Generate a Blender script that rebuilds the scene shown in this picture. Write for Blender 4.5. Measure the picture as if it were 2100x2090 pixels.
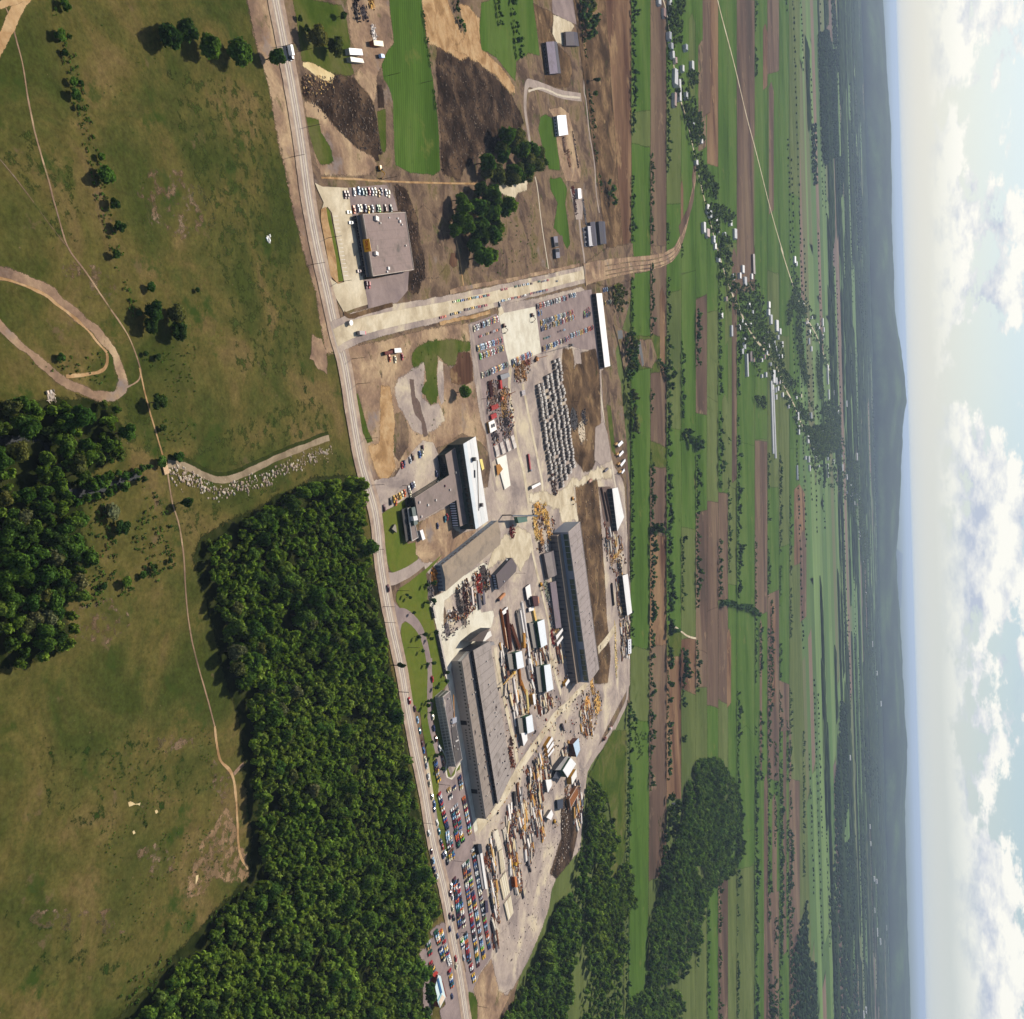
import bpy, bmesh, math, random
import numpy as np
from mathutils import Vector, Matrix, noise as mnoise
random.seed(7); RNG = np.random.default_rng(11)
S = bpy.context.scene
COL = S.collection
for o in list(S.objects): bpy.data.objects.remove(o)

# ------------------------------------------------------------------ camera
PW, PH = 2100.0, 2090.0
FOC, CAMH = 1940.0, 330.0
def _axes():
    a = np.array([(1836-PW/2)/FOC, (0-PH/2)/FOC, 1.0]); b = np.array([(1897-PW/2)/FOC, (PH/2)/FOC, 1.0])
    up = np.cross(a, b); up /= np.linalg.norm(up)
    if up[0] < 0: up = -up
    Y = np.array([0, 0, 1.0]); Y = Y-up*Y.dot(up); Y /= np.linalg.norm(Y)
    return np.array([np.cross(Y, up), Y, up])
AX = _axes()
cam = bpy.data.cameras.new('camera'); cam_o = bpy.data.objects.new('camera', cam); COL.objects.link(cam_o)
r_, u_, b_ = AX@np.array([1, 0, 0]), AX@np.array([0, -1, 0]), AX@np.array([0, 0, -1])
cam_o.matrix_world = Matrix(((r_[0], u_[0], b_[0], 0), (r_[1], u_[1], b_[1], 0), (r_[2], u_[2], b_[2], CAMH), (0, 0, 0, 1)))
cam.sensor_fit = 'HORIZONTAL'; cam.sensor_width = 36; cam.lens = FOC/PW*36
cam.clip_start = 1; cam.clip_end = 200000
S.camera = cam_o

# ------------------------------------------------------------------ light and sky
SUN_AZ, SUN_EL = -27.0, 41.0
to_sun = Vector((math.sin(math.radians(SUN_AZ))*math.cos(math.radians(SUN_EL)), math.cos(math.radians(SUN_AZ))*math.cos(math.radians(SUN_EL)), math.sin(math.radians(SUN_EL))))
sl = bpy.data.lights.new('sun', 'SUN'); sl.energy = 4.5; sl.angle = math.radians(0.53); sl.color = (1, .93, .82)
sun_o = bpy.data.objects.new('sun', sl); COL.objects.link(sun_o); sun_o.rotation_euler = to_sun.to_track_quat('Z', 'Y').to_euler(); sun_o.location = (0, 0, 400)
S.view_settings.view_transform = 'Standard'; S.view_settings.look = 'None'; S.view_settings.gamma = 1; S.view_settings.use_curve_mapping = False
S.view_settings.exposure = 0.32
W = bpy.data.worlds.new('World'); S.world = W; W.use_nodes = True

class NT:
    def __init__(s, nt): s.nt = nt; s.nt.nodes.clear()
    def n(s, t, **k):
        nd = s.nt.nodes.new(t)
        ins = k.pop('ins', {})
        for a, v in k.items(): setattr(nd, a, v)
        for a, v in ins.items():
            if isinstance(v, bpy.types.NodeSocket): s.nt.links.new(v, nd.inputs[a])
            else: nd.inputs[a].default_value = v
        return nd
    def math(s, op, a, b=0.0, c=None, clamp=False):
        nd = s.nt.nodes.new('ShaderNodeMath'); nd.operation = op; nd.use_clamp = clamp
        for i, v in enumerate((a, b, c)):
            if v is None: continue
            if isinstance(v, bpy.types.NodeSocket): s.nt.links.new(v, nd.inputs[i])
            else: nd.inputs[i].default_value = v
        return nd.outputs[0]
    def mix(s, f, a, b, mode='MIX'):
        nd = s.nt.nodes.new('ShaderNodeMix'); nd.data_type = 'RGBA'; nd.blend_type = mode; nd.clamp_factor = True
        for i, v in ((0, f), (6, a), (7, b)):
            if isinstance(v, bpy.types.NodeSocket): s.nt.links.new(v, nd.inputs[i])
            else: nd.inputs[i].default_value = v if i == 0 else (*v[:3], 1)
        return nd.outputs[2]
    def ramp(s, f, stops):
        nd = s.nt.nodes.new('ShaderNodeValToRGB'); s.nt.links.new(f, nd.inputs[0])
        while len(nd.color_ramp.elements) < len(stops): nd.color_ramp.elements.new(.5)
        for e, (p, c) in zip(nd.color_ramp.elements, stops): e.position = p; e.color = (*c[:3], 1)
        return nd.outputs[0]
    def link(s, a, b): s.nt.links.new(a, b)

def lin(h, k=.80):
    h = h.lstrip('#'); o = []
    for i in (0, 2, 4):
        v = int(h[i:i+2], 16)/255
        o.append((v/12.92 if v <= .04045 else ((v+.055)/1.055)**2.4)*k)
    return tuple(o)

def sky():
    t = NT(W.node_tree)
    sk = t.n('ShaderNodeTexSky', sky_type='NISHITA', sun_disc=False, sun_elevation=math.radians(SUN_EL), sun_rotation=math.radians(SUN_AZ % 360), altitude=300, air_density=1.0, dust_density=1.6, ozone_density=1.0)
    tc = t.n('ShaderNodeTexCoord'); sp = t.n('ShaderNodeSeparateXYZ', ins={0: tc.outputs['Generated']})
    z = sp.outputs[2]
    # cumulus banks: two reads of one noise, offset in height, give lit tops and grey undersides
    def nz(dz, sc, det, zs=2.2):
        mp = t.n('ShaderNodeMapping', ins={0: tc.outputs['Generated'], 1: (0.37, 0.1, dz), 3: (1, 1, zs)})
        return t.n('ShaderNodeTexNoise', ins={'Vector': mp.outputs[0], 'Scale': sc, 'Detail': det, 'Roughness': .66, 'Lacunarity': 2.1}).outputs[0]
    big = nz(.2, 3.6, 2.0, 1.0)
    A_, B_ = nz(0, 17, 10), nz(.035, 17, 10); C_, D_ = nz(0, 5.5, 3), nz(.035, 5.5, 3)
    n0, n1 = t.math('MULTIPLY_ADD', C_, .55, t.math('MULTIPLY', A_, .5)), t.math('MULTIPLY_ADD', D_, .55, t.math('MULTIPLY', B_, .5))
    top = t.math('ADD', t.math('MULTIPLY_ADD', sp.outputs[0], -.05, .076), t.math('MULTIPLY_ADD', big, .16, -.08))
    m = t.math('MINIMUM', t.math('MULTIPLY', t.math('SUBTRACT', top, z), 24), .75)
    lo = t.math('MULTIPLY', t.math('SUBTRACT', z, .022), 34, clamp=True)
    cl = t.math('MULTIPLY', t.math('ADD', t.math('MULTIPLY_ADD', n0, 11, -5.8), m), 2.6, clamp=True)
    cl = t.math('MULTIPLY', cl, lo)
    hi = t.math('MULTIPLY', t.math('MULTIPLY_ADD', nz(.4, 9, 9), 6, -3.7, clamp=True), .4)
    cl = t.math('MAXIMUM', cl, t.math('MULTIPLY', hi, lo))
    sh = t.math('MULTIPLY_ADD', t.math('SUBTRACT', n0, n1), 6.5, .7, clamp=True)
    ccol = t.mix(sh, (5.2, 5.8, 7.2), (10.6, 10.4, 9.6))
    zz = t.math('MAXIMUM', z, 0)
    pale = t.math('POWER', t.math('SUBTRACT', 1, t.math('MULTIPLY', zz, 2.6, clamp=True)), 3)
    base = t.mix(t.math('MULTIPLY', pale, .85), sk.outputs[0], t.mix(t.math('MULTIPLY', t.math('SUBTRACT', zz, .015), 11, clamp=True), (6.9, 7.6, 7.8), (3.3, 5.7, 7.6)))
    c = t.mix(t.math('MULTIPLY', cl, .9), base, ccol)
    bg = t.n('ShaderNodeBackground', ins={'Color': c, 'Strength': .078})
    t.link(bg.outputs[0], t.n('ShaderNodeOutputWorld').inputs[0])
sky()

# ------------------------------------------------------------------ helpers
def gp(px, py, z=0.0):
    d = AX@np.array([(px-PW/2)/FOC, (py-PH/2)/FOC, 1.0])
    t = (z-CAMH)/d[2]
    return Vector((d[0]*t, d[1]*t, z))
def gpn(P, z=0.0):
    P = np.asarray(P, float); d = np.stack([(P[:, 0]-PW/2)/FOC, (P[:, 1]-PH/2)/FOC, np.ones(len(P))], 1)@AX.T
    return d[:, :2]*((z-CAMH)/d[:, 2])[:, None]
def proj(P):
    d = AX.T@(np.array(P)-np.array([0, 0, CAMH])); return d[0]/d[2]*FOC+PW/2, d[1]/d[2]*FOC+PH/2
# picture frames that the coordinates below were measured in: origin and scale
FR = dict(A=(0, 0, 2.747), B=(600, 0, 4.8075), C=(900, 0, 4.8075), D=(600, 300, 4.8075), E=(900, 300, 4.8075), F=(900, 600, 4.8075), G=(700, 650, 5.494), H=(750, 850, 5.494),
          I=(1000, 800, 5.494), J=(750, 1100, 5.494), K=(1000, 1050, 5.494), L=(800, 1350, 5.494), M=(1000, 1350, 5.494), N=(800, 1700, 4.931), O=(300, 900, 3.205), P=(200, 1490, 2.76),
          Q=(1200, 0, 3.846), R=(1200, 500, 3.846), T=(1200, 1000, 3.846), U=(1200, 1500, 3.26), V=(1600, 0, 2.748), X=(1600, 700, 2.748), Y=(1600, 1400, 2.786), Z=(0, 700, 2.7475),
          a=(960, 1700, 12.02), b=(1000, 1560, 12.02), c=(1080, 1440, 12.02), d=(1020, 1300, 12.02), e=(1020, 1180, 13.74), f=(940, 1160, 16.03), g=(860, 1940, 12.82), h=(870, 1820, 13.74), i=(1080, 730, 16.03), p=(0, 0, 1.0))
def fr(k, *pts):
    ox, oy, s = FR[k]; out = [(ox+a/s, oy+b/s) for a, b in pts]
    return out
def inpoly(P, poly):
    P = np.asarray(P, float); poly = np.asarray(poly, float); x, y = P[:, 0], P[:, 1]; ins = np.zeros(len(P), bool)
    x0, y0 = poly[-1]
    for x1, y1 in poly:
        c = ((y1 > y) != (y0 > y))
        with np.errstate(all='ignore'): ins ^= c & (x < (x0-x1)*(y-y1)/(y0-y1+1e-12)+x1)
        x0, y0 = x1, y1
    return ins

class MB:
    def __init__(s): s.v = []; s.f = []; s.c = []
    def add(s, vs, fs, col):
        o = len(s.v); s.v += [tuple(v) for v in vs]; s.f += [tuple(i+o for i in f) for f in fs]; s.c += [col]*len(fs); return s
    def quad(s, a, b, c, d, col): return s.add([a, b, c, d], [(0, 1, 2, 3)], col)
    def prism(s, base, z0, z1, col, topcol=None, top=None):
        # base: list of (x, y); top: optional other outline
        n = len(base); top = top or base
        vs = [(x, y, z0) for x, y in base]+[(x, y, z1) for x, y in top]
        a = sum(base[i][0]*base[(i+1) % n][1]-base[(i+1) % n][0]*base[i][1] for i in range(n))
        idx = list(range(n)) if a > 0 else list(range(n))[::-1]
        sides = [(idx[i], idx[(i+1) % n], idx[(i+1) % n]+n, idx[i]+n) for i in range(n)]
        s.add(vs, sides, col); s.add(vs, [tuple(i+n for i in idx)], topcol or col); s.add(vs, [tuple(idx[::-1])], col); return s
    def box(s, x0, y0, z0, x1, y1, z1, col, topcol=None): return s.prism([(x0, y0), (x1, y0), (x1, y1), (x0, y1)], z0, z1, col, topcol)
    def tube(s, a, b, r0, r1, col, n=6):
        a, b = Vector(a), Vector(b); d = (b-a).normalized(); u = d.orthogonal().normalized(); w = d.cross(u)
        vs = []
        for P, r in ((a, r0), (b, r1)):
            for i in range(n):
                t = 2*math.pi*i/n; vs.append(P+u*(r*math.cos(t))+w*(r*math.sin(t)))
        s.add(vs, [(i, (i+1) % n, (i+1) % n+n, i+n) for i in range(n)]+[tuple(range(n-1, -1, -1)), tuple(range(n, 2*n))], col); return s
    def mesh(s, name, mat):
        me = bpy.data.meshes.new(name); me.from_pydata(s.v, [], s.f)
        at = me.color_attributes.new('Col', 'FLOAT_COLOR', 'CORNER')
        ls = np.array([len(f) for f in s.f]); cc = np.repeat(np.array([(*c[:3], 1.0) for c in s.c]), ls, axis=0)
        at.data.foreach_set('color', cc.ravel().astype(np.float32))
        me.materials.append(mat); return me
def np_mesh(name, V, F, Cv, mat, smooth=False):
    # V (n,3), F (m,k) fixed-size faces, Cv per-vertex colour
    me = bpy.data.meshes.new(name); n, (m, k) = len(V), F.shape
    me.vertices.add(n); me.vertices.foreach_set('co', V.astype(np.float32).ravel())
    me.loops.add(m*k); me.loops.foreach_set('vertex_index', F.astype(np.int32).ravel())
    me.polygons.add(m); me.polygons.foreach_set('loop_start', np.arange(0, m*k, k, dtype=np.int32))
    me.update(calc_edges=True); me.validate()
    at = me.color_attributes.new('Col', 'FLOAT_COLOR', 'POINT')
    cc = np.ones((n, 4), np.float32); cc[:, :3] = Cv; at.data.foreach_set('color', cc.ravel())
    me.materials.append(mat); return me
def link(name, me, parent=None, loc=None, rotz=0):
    o = bpy.data.objects.new(name, me); COL.objects.link(o)
    if parent is not None: o.parent = parent
    if loc is not None: o.location = loc
    if rotz: o.rotation_euler = (0, 0, rotz)
    return o
def tag(o, label, cat, group=None):
    o['label'] = label; o['category'] = cat
    if group: o['group'] = group
    return o
def thing(name, label, cat, loc=(0, 0, 0), rotz=0, group=None):
    return tag(link(name, None, None, loc, rotz), label, cat, group)
def part(name, mb, mat, parent): return link(name, mb.mesh(name, mat), parent)
ORD = lambda n: f"{n}{'th' if 10 <= n % 100 <= 20 else {1: 'st', 2: 'nd', 3: 'rd'}.get(n % 10, 'th')}"

# ------------------------------------------------------------------ materials
def newmat(name):
    m = bpy.data.materials.new(name); m.use_nodes = True; return m, NT(m.node_tree)
def finish(t, col, rough=.85, spec=.2, metal=0.0, bump=None):
    b = t.n('ShaderNodeBsdfPrincipled', ins={'Base Color': col, 'Roughness': rough, 'Metallic': metal, 'Specular IOR Level': spec})
    if bump is not None: t.link(bump, b.inputs['Normal'])
    t.link(b.outputs[0], t.n('ShaderNodeOutputMaterial').inputs[0]); return b
def surf(name, rough=.85, spec=.2, var=.25, scale=.6, metal=0.0, objcol=False, dirt=0.0):
    m, t = newmat(name)
    tc = t.n('ShaderNodeTexCoord')
    if objcol: base = t.n('ShaderNodeObjectInfo').outputs['Color']
    else: base = t.n('ShaderNodeVertexColor', layer_name='Col').outputs[0]
    nz = t.n('ShaderNodeTexNoise', ins={'Vector': tc.outputs['Object'], 'Scale': scale, 'Detail': 6.0, 'Roughness': .65}).outputs[0]
    f = t.math('MULTIPLY_ADD', nz, 2*var, 1-var)
    c = t.n('ShaderNodeVectorMath', operation='SCALE', ins={0: base, 'Scale': f}).outputs[0]
    if dirt:
        n2 = t.n('ShaderNodeTexNoise', ins={'Vector': tc.outputs['Object'], 'Scale': .11, 'Detail': 5.0, 'Roughness': .6}).outputs[0]
        c = t.mix(t.math('MULTIPLY', t.math('MULTIPLY_ADD', n2, 4.5, -2.3, clamp=True), dirt), c, lin('#6b6258'))
    finish(t, c, rough, spec, metal); return m
M_SURF = surf('weathered_surface'); M_WALL = surf('wall_cladding', var=.18, scale=.35, dirt=.25); M_ROOF = surf('gravel_roof', var=.22, scale=.35, dirt=.6, rough=.95)
M_METAL = surf('sheet_metal', rough=.5, spec=.4, var=.12, scale=.4, dirt=.15); M_CONC = surf('precast_concrete', var=.22, scale=.8, dirt=.2)
M_GLASS = surf('dark_glass', rough=.12, spec=.6, var=.1); M_PAINT = surf('car_paint', rough=.35, spec=.5, var=.05, objcol=True); M_PAINTV = surf('car_paint_mixed', rough=.35, spec=.5, var=.05)
M_WOOD = surf('sawn_timber', var=.35, scale=1.5); M_RUST = surf('rusty_steel', var=.4, scale=1.2, rough=.8)
M_RUBBER = surf('rubber', rough=.9, var=.1)
def leafmat():
    m, t = newmat('foliage')
    c = t.n('ShaderNodeVertexColor', layer_name='Col').outputs[0]
    rnd = t.n('ShaderNodeObjectInfo').outputs['Random']
    c = t.n('ShaderNodeVectorMath', operation='MULTIPLY', ins={0: c, 1: t.ramp(rnd, [(0, (.75, .85, .8)), (.5, (1, 1, 1)), (1, (1.3, 1.15, .95))])}).outputs[0]
    d = t.n('ShaderNodeBsdfDiffuse', ins={'Color': c}); tr = t.n('ShaderNodeBsdfTranslucent', ins={'Color': t.n('ShaderNodeVectorMath', operation='MULTIPLY', ins={0: c, 1: (1.3, 1.25, .6)}).outputs[0]})
    mx = t.n('ShaderNodeMixShader', ins={0: .34, 1: d.outputs[0], 2: tr.outputs[0]})
    t.link(mx.outputs[0], t.n('ShaderNodeOutputMaterial').inputs[0]); return m
M_LEAF = leafmat(); M_BARK = surf('bark', var=.3)
def gmat(name, cols, scale=.05, stretch=(1, 1), fine=.5, fvar=.3, rot=0.0, furrow=0.0, spots=None, contrast=1.0, patchy=0.0):
    """ground: colours (hex) spread by a large noise, broken by a fine one; optional plough lines and spots of another colour"""
    m, t = newmat(name); tc = t.n('ShaderNodeTexCoord')
    mp = t.n('ShaderNodeMapping', ins={0: tc.outputs['Object'], 2: (0, 0, rot), 3: (stretch[0], stretch[1], 1)}).outputs[0]
    n1 = t.n('ShaderNodeTexNoise', ins={'Vector': mp, 'Scale': scale, 'Detail': 8.0, 'Roughness': .62, 'Distortion': .6}).outputs[0]
    k = len(cols); w = .125/contrast
    stops = [(.5+w*(2*i/(k-1)-1) if k > 1 else .5, lin(c)) for i, c in enumerate(cols)]
    c = t.ramp(n1, stops) if k > 1 else None
    n2 = t.n('ShaderNodeTexNoise', ins={'Vector': mp, 'Scale': fine, 'Detail': 5.0, 'Roughness': .7}).outputs[0]
    f = t.math('MULTIPLY_ADD', n2, 2*fvar*1.6, 1-fvar*1.6)
    c = t.n('ShaderNodeVectorMath', operation='SCALE', ins={0: c, 'Scale': f}).outputs[0]
    n4 = t.n('ShaderNodeTexNoise', ins={'Vector': mp, 'Scale': fine*.27, 'Detail': 4.0, 'Roughness': .6}).outputs[0]
    c = t.n('ShaderNodeVectorMath', operation='SCALE', ins={0: c, 'Scale': t.math('MULTIPLY_ADD', n4, 2*fvar, 1-fvar)}).outputs[0]
    if furrow:
        wv = t.n('ShaderNodeTexWave', bands_direction='Y', ins={'Vector': mp, 'Scale': furrow, 'Distortion': 2.5, 'Detail': 3.0, 'Detail Scale': .6}).outputs['Fac']
        c = t.n('ShaderNodeVectorMath', operation='SCALE', ins={0: c, 'Scale': t.math('MULTIPLY_ADD', wv, .22, .89)}).outputs[0]
    if spots:
        for hexc, sc, th in spots:
            n3 = t.n('ShaderNodeTexNoise', ins={'Vector': tc.outputs['Object'], 'Scale': sc, 'Detail': 6.0, 'Roughness': .68}).outputs[0]
            c = t.mix(t.math('MULTIPLY', t.math('SUBTRACT', n3, th), 11, clamp=True), c, lin(hexc))
    # ragged, see-through rim where one kind of ground gives way to the next
    b = t.n('ShaderNodeBsdfDiffuse', ins={'Color': c})
    e = t.n('ShaderNodeAttribute', attribute_name='rim').outputs['Fac']
    n5 = t.n('ShaderNodeTexNoise', ins={'Vector': tc.outputs['Object'], 'Scale': .55 if not patchy else .16, 'Detail': 6.0, 'Roughness': .7}).outputs[0]
    f = t.math('MULTIPLY_ADD', t.math('ADD', e, t.math('MULTIPLY_ADD', n5, 1.3 if not patchy else 2.6, -1.15 if not patchy else patchy-1.8)), 4.0, .5, clamp=True)
    mx = t.n('ShaderNodeMixShader', ins={0: f, 1: b.outputs[0], 2: t.n('ShaderNodeBsdfTransparent').outputs[0]})
    t.link(mx.outputs[0], t.n('ShaderNodeOutputMaterial').inputs[0]); return m
G = {}
G['pasture'] = gmat('pasture_grass', ['#434a20', '#525228', '#60592e', '#71613b'], .02, fine=.5, fvar=.5, spots=[('#75604a', .045, .63), ('#3b4a1d', .035, .57), ('#83705a', .3, .66), ('#2f3f1a', .4, .62), ('#222c14', 1.1, .68)])
G['grass'] = gmat('green_grass', ['#41521c', '#4c5a22', '#585f2a', '#66653a'], .03, fine=.4, fvar=.22)
G['lawn'] = gmat('lawn', ['#5a6a26', '#66702c', '#6c7030'], .04, fine=.6, fvar=.16)
G['crop'] = gmat('young_crop', ['#435c22', '#4f692a', '#5b6f34'], .012, stretch=(.2, 1), fine=.16, fvar=.24, furrow=.1, spots=[('#6a7038', .02, .6), ('#3c5420', .03, .62)])
G['crop2'] = gmat('meadow', ['#535f34', '#606a3a', '#687243'], .012, stretch=(.2, 1), fine=.16, fvar=.24, furrow=.08, spots=[('#4f5c2c', .02, .58), ('#7a6e4c', .03, .63)])
G['soil'] = gmat('ploughed_soil', ['#52443a', '#645044', '#705c4c', '#7e6a54'], .01, stretch=(.15, 1), fine=.2, fvar=.26, furrow=.1, spots=[('#8d765e', .015, .6), ('#4e403a', .02, .62)])
G['soil2'] = gmat('bare_field', ['#573e32', '#6b503e', '#80644c', '#8f7355'], .012, stretch=(.25, 1), fine=.15, fvar=.26, furrow=.05, spots=[('#9a7e5c', .015, .58), ('#544036', .02, .62)])
G['dark'] = gmat('dark_rubble', ['#2c231d', '#3c3028', '#4c3d32', '#665240'], .05, fine=.55, fvar=.5, spots=[('#8a7460', .4, .66), ('#241b16', .2, .6), ('#75604c', .05, .6)])
G['dirt'] = gmat('bare_dirt', ['#7c6656', '#957a64', '#a78c70', '#bda280'], .035, fine=.4, fvar=.3, spots=[('#66603c', .06, .6), ('#665448', .12, .62), ('#8d7f78', .025, .58)])
G['scrub'] = gmat('scrubby_ground', ['#5a4a40', '#74604f', '#86705a', '#726444'], .04, fine=.45, fvar=.34, spots=[('#4d5528', .05, .58), ('#ab9070', .07, .62), ('#4a3c36', .18, .64), ('#8c7c70', .03, .6)])
G['sand'] = gmat('pale_sand', ['#c9ad7c', '#dfc694', '#e8d2a0'], .1, fine=.5, fvar=.14)
G['clay'] = gmat('sandy_track', ['#9c7a54', '#b8946a', '#c6a67c'], .08, fine=.5, fvar=.22)
G['gravel'] = gmat('yard_gravel', ['#94867f', '#ab9b90', '#baa99a', '#c8b8a2'], .03, fine=.35, fvar=.2, spots=[('#d6c6a8', .03, .56), ('#786b68', .09, .63), ('#ddd0b8', .2, .66), ('#6a5c56', .5, .7)])
G['lot'] = gmat('asphalt_lot', ['#8b7b78', '#978680', '#a2908a'], .05, fine=.6, fvar=.1)
G['conc'] = gmat('concrete_slab', ['#d6ccb6', '#e2dac4', '#ebe4d0'], .08, fine=.4, fvar=.06)
G['dust'] = gmat('dusty_road', ['#bdac90', '#d2c2a4', '#e2d4b8'], .05, stretch=(1, 1), fine=.35, fvar=.12)
G['asph'] = gmat('worn_asphalt', ['#a09086', '#ab9b90', '#b5a598'], .1, fine=.4, fvar=.08)
G['shoulder'] = gmat('gravel_shoulder', ['#a08a7a', '#b19a86', '#bea892'], .1, fine=.5, fvar=.18)
G['pale'] = gmat('worn_track', ['#d0c2ac', '#d9ccb6'], .2, fine=.5, fvar=.1)
G['white'] = gmat('road_paint', ['#e8e0d4', '#efe8dc'], .2, fine=.5, fvar=.08)
G['stream'] = gmat('muddy_stream', ['#85745e', '#97856c', '#a8967c'], .1, fine=.3, fvar=.1)
G['rock'] = gmat('ditch', ['#2e3614', '#3e4420'], .2, fine=.5, fvar=.2)
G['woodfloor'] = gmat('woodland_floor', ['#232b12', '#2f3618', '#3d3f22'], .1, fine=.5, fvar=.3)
G['mud'] = gmat('dark_mud', ['#6a5850', '#76645a'], .1, fine=.5, fvar=.2)
G['wet'] = gmat('yard_dirt', ['#453629', '#5a4736', '#6e5740', '#8a7052'], .03, stretch=(1, 1), fine=.4, fvar=.34, spots=[('#a88c68', .05, .61), ('#4c4828', .06, .6), ('#352a20', .15, .62)])
def watermat():
    m, t = newmat('water'); finish(t, t.n('ShaderNodeRGB').outputs[0], .55, .12).inputs['Base Color'].default_value = (.022, .024, .027, 1)
    for l in list(m.node_tree.links):
        if l.to_socket.name == 'Base Color': m.node_tree.links.remove(l)
    return m
G['water'] = watermat()
G['bare'] = gmat('bare_grass_patches', ['#7c664c', '#8d7356', '#a08464'], .06, fine=.5, fvar=.25, patchy=.5)
G['worn'] = gmat('worn_pinkish_grass', ['#6e5a44', '#7d6850', '#8c7860'], .06, fine=.5, fvar=.25, patchy=.66)
G['tuft'] = gmat('dark_green_patches', ['#2c3c18', '#36471c'], .1, fine=.6, fvar=.25, patchy=.76)
G['lush'] = gmat('lush_grass', ['#3e481e', '#474f24'], .05, fine=.4, fvar=.22, patchy=.66)
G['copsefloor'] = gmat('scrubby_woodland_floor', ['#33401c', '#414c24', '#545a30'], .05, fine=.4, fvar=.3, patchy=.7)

# ------------------------------------------------------------------ ground sheets
SHEETS = []      # (px outline, z) in order, for finding the height of the ground
ZT = [0.05]
def rough_outline(P, amp, step):
    out = []; n = len(P)
    for i in range(n):
        a, b = P[i], P[(i+1) % n]; L = math.hypot(b[0]-a[0], b[1]-a[1]); k = max(1, min(60, int(L/step)))
        for j in range(k):
            t = j/k; x, y = a[0]+(b[0]-a[0])*t, a[1]+(b[1]-a[1])*t
            v = mnoise.noise_vector(Vector((x*.09/ (step/3), y*.09/(step/3), 1.3)))+.6*mnoise.noise_vector(Vector((x*.45/(step/3), y*.45/(step/3), 4.1)))
            out.append((x+v.x*amp, y+v.y*amp))
    return out
def fill_poly(P):
    from mathutils.geometry import delaunay_2d_cdt
    n = len(P); c = Vector((float(np.mean([p[0] for p in P])), float(np.mean([p[1] for p in P]))))
    r = delaunay_2d_cdt([Vector((float(p[0]), float(p[1])))-c for p in P], [], [list(range(n))], 1, 1e-4)
    return [((v+c).x, (v+c).y) for v in r[0]], [tuple(f) for f in r[2]]
def rim_mesh(name, P, d, z, mat):
    """flat sheet with a strip d metres wide round it that thins out"""
    P = np.array(P); n = len(P); a = np.sum(P[:, 0]*np.roll(P[:, 1], -1)-np.roll(P[:, 0], -1)*P[:, 1])/2
    if a < 0: P = P[::-1]
    d = min(d, .1*math.sqrt(abs(a))); t = np.roll(P, -1, 0)-np.roll(P, 1, 0); t /= np.maximum(np.linalg.norm(t, axis=1), 1e-6)[:, None]; nr = np.stack([t[:, 1], -t[:, 0]], 1)
    O, I = P+nr*d*.8, P-nr*d*.5
    tv, tf = fill_poly(I); m = len(tv)
    V = [(*p, z) for p in tv]+[(*p, z-.0016) for p in I]+[(*p, z-.0016) for p in O]
    me = bpy.data.meshes.new(name); me.from_pydata(V, [], tf+[(m+i, m+i+n, m+(i+1) % n+n, m+(i+1) % n) for i in range(n)]); me.update()
    if me.polygons[0].normal.z < 0: me.flip_normals()
    me.attributes.new('rim', 'FLOAT', 'POINT').data.foreach_set('value', np.concatenate([np.zeros(m+n), np.ones(n)]).astype(np.float32))
    me.materials.append(G[mat] if isinstance(mat, str) else mat); return me
def sheet_w(name, pts, mat, pxo=None, z=None, rim=0):
    if z is None: ZT[0] += .004; z = ZT[0]
    if rim: me = rim_mesh(name, pts, rim, z, mat)
    else:
        tv, tf = fill_poly(pts); me = bpy.data.meshes.new(name); me.from_pydata([(*p, z) for p in tv], [], tf); me.update()
        if me.polygons[0].normal.z < 0: me.flip_normals()
        me.materials.append(G[mat] if isinstance(mat, str) else mat)
    o = link(name, me); o['kind'] = 'structure'; SHEETS.append((pxo if pxo is not None else [proj((p[0], p[1], z)) for p in pts], z)); return o
def sheet(name, frame, mat, pts, amp=.6, step=3.0):
    px = fr(frame, *pts); W_ = [tuple(p) for p in gpn(px)]
    return sheet_w(name, rough_outline(W_, amp, step) if amp else W_, mat, px, rim=amp*(3.8 if .7 <= amp <= 1.7 else 2.6) if amp >= .35 else 0)
def smooth_line(pts, k=6):
    P = np.array(pts, float); out = []
    for i in range(len(P)-1):
        p0, p1, p2, p3 = P[max(i-1, 0)], P[i], P[i+1], P[min(i+2, len(P)-1)]
        for j in range(k):
            t = j/k; out.append(.5*((2*p1)+(-p0+p2)*t+(2*p0-5*p1+4*p2-p3)*t*t+(-p0+3*p1-3*p2+p3)*t**3))
    out.append(P[-1]); return np.array(out)
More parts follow.
